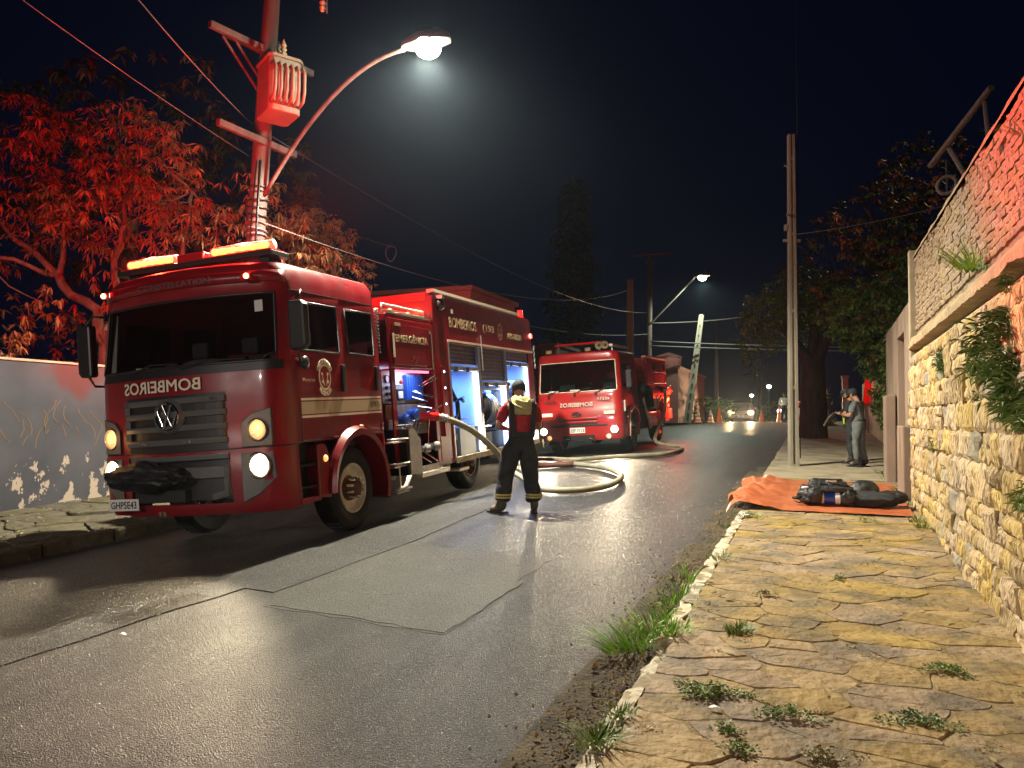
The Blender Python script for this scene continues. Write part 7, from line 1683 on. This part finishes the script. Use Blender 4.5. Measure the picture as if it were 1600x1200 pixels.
# plants growing from the wall
def wallplant(y, z, r, n_, L, mat, label, seed, sq=1.6, droop=.1, out=.12):
    t = empty('wall_plant', (WALL_R-.02, y, z), 0, label, 'plant', 'plants growing from the stone wall'); rr = random.Random(seed); mb = MB(); m2 = MB()
    for k in range(n_):
        d = Vector((-abs(rr.gauss(0, .5)), rr.gauss(0, 1), rr.gauss(0, 1)*sq)).normalized()*r*rr.random()**.5; d.x = d.x-.01
        leaf_cluster(mb, d, 7, L, L*.10, droop, .2, rngm=rr)
        if k % 8 == 0: m2.tube([(0.02, d.y*.2, d.z*.3), d*.6, d], .004, 4)
    mb.obj('fronds', mat, t, fix=False)['kind'] = 'stuff'; m2.obj('stems', 'bark', t); return t
wallplant(5.75, 2.10, .26, 130, .09, 'leafd', 'large dark bushy fern hanging from the upper stonework', 1); wallplant(5.55, 1.80, .20, 90, .09, 'leafd', 'dark fern below the large one near the right edge', 2); wallplant(6.5, 2.05, .16, 40, .10, 'leafd', 'sparse fern with bare twigs left of the large bush', 3)
wallplant(5.05, 1.72, .16, 70, .08, 'leafd', 'dark fern cut by the right edge of the picture', 4); wallplant(8.5, 2.20, .12, 60, .05, 'leafd', 'small dark creeper under the ledge in the middle of the wall', 5, sq=2.2)
wallplant(5.2, 1.18, .09, 30, .07, 'weed', 'small fern low on the wall at the right edge', 6); wallplant(9.3, 1.35, .06, 20, .04, 'leafd', 'tiny green tuft low on the far part of the wall', 7); wallplant(5.6, 2.47, .07, 24, .05, 'leafd', 'tiny plant right under the ledge', 8)
g = tuft((WALL_R-.03, 6.9, 2.80), 90, .34, .22, 'grass', 'bright grass tuft growing on the ledge of the stone wall', group='plants growing from the stone wall', lean=(-.3, .1), seed=33)
g = tuft((WALL_R+.02, 5.4, 3.35), 26, .16, .08, 'straw', 'dry twiggy tuft in the upper brickwork of the wall', group='plants growing from the stone wall', lean=(-.5, 0), seed=34, w_=.004)
for k, (x, y) in enumerate(((1.02, 10.1), (1.05, 9.7), (1.0, 11.9), (1.02, 12.8), (1.03, 14.6), (.98, 15.4))): tuft(gz(x, y), 50, .16, .22, 'weed', ['weed at the foot of the wall beside the tarpaulin corner', 'weed at the wall foot just before the tarpaulin', 'weed against the plastered wall at the tarpaulin edge', 'weed below the doorway', 'weed at the foot of the buttress', 'weed beside the creeper behind the officers'][k], group='weeds at the foot of the right wall', seed=60+k)
# litter
def scrap(loc, s, label, mat='white'):
    t = MB(); a = [random.uniform(.7, 1.2) for _ in range(6)]; t.add([(s*a[i]*math.cos(i*1.047), s*.6*a[i]*math.sin(i*1.047), .006*(i % 3)) for i in range(6)]+[(0, 0, .014)], [(i, (i+1) % 6, 6) for i in range(6)])
    o = t.obj('paper_scrap', mat, fix=False, solid=.002); o.location = loc; tag(o, label, 'litter', 'scraps of litter'); return o
scrap((-3.35, 8.9, road_z(-3.35, 8.9)+.02), .045, 'white scrap lying on the road before the firefighter'); scrap((-4.4, 3.9, road_z(-4.4, 3.9)+.03), .04, 'pale scrap lying on the patched road at lower left'); scrap((-.5, 3.95, walk_z(0, 3.95)+.012), .03, 'crumpled white scrap below the largest weed patch'); scrap((-1.02, 5.0, road_z(-1, 5)+.10), .035, 'white scrap caught in the kerb grass'); scrap((-.85, 9.8, walk_z(0, 9.8)+.02), .06, 'white scrap among weeds at the tarpaulin corner')
# ================================================================ HAZE ADDED FOR LAMP GLOW
hz = MB().b(-60, 40, -30, 130, -3.6, 30).obj('haze', [], None)
hz.data.materials.clear(); vm = bpy.data.materials.new('glow_haze'); vm.use_nodes = True; nn = vm.node_tree.nodes; nn.clear()
vo = nn.new('ShaderNodeOutputMaterial'); pv = nn.new('ShaderNodeVolumePrincipled'); pv.inputs['Color'].default_value = (.6, .8, 1, 1); pv.inputs['Density'].default_value = .00032; pv.inputs['Anisotropy'].default_value = .82
vm.node_tree.links.new(pv.outputs[0], vo.inputs['Volume']); hz.data.materials.append(vm); hz['kind'] = 'stuff'; hz['label'] = 'thin haze added for the glow around the lamps'
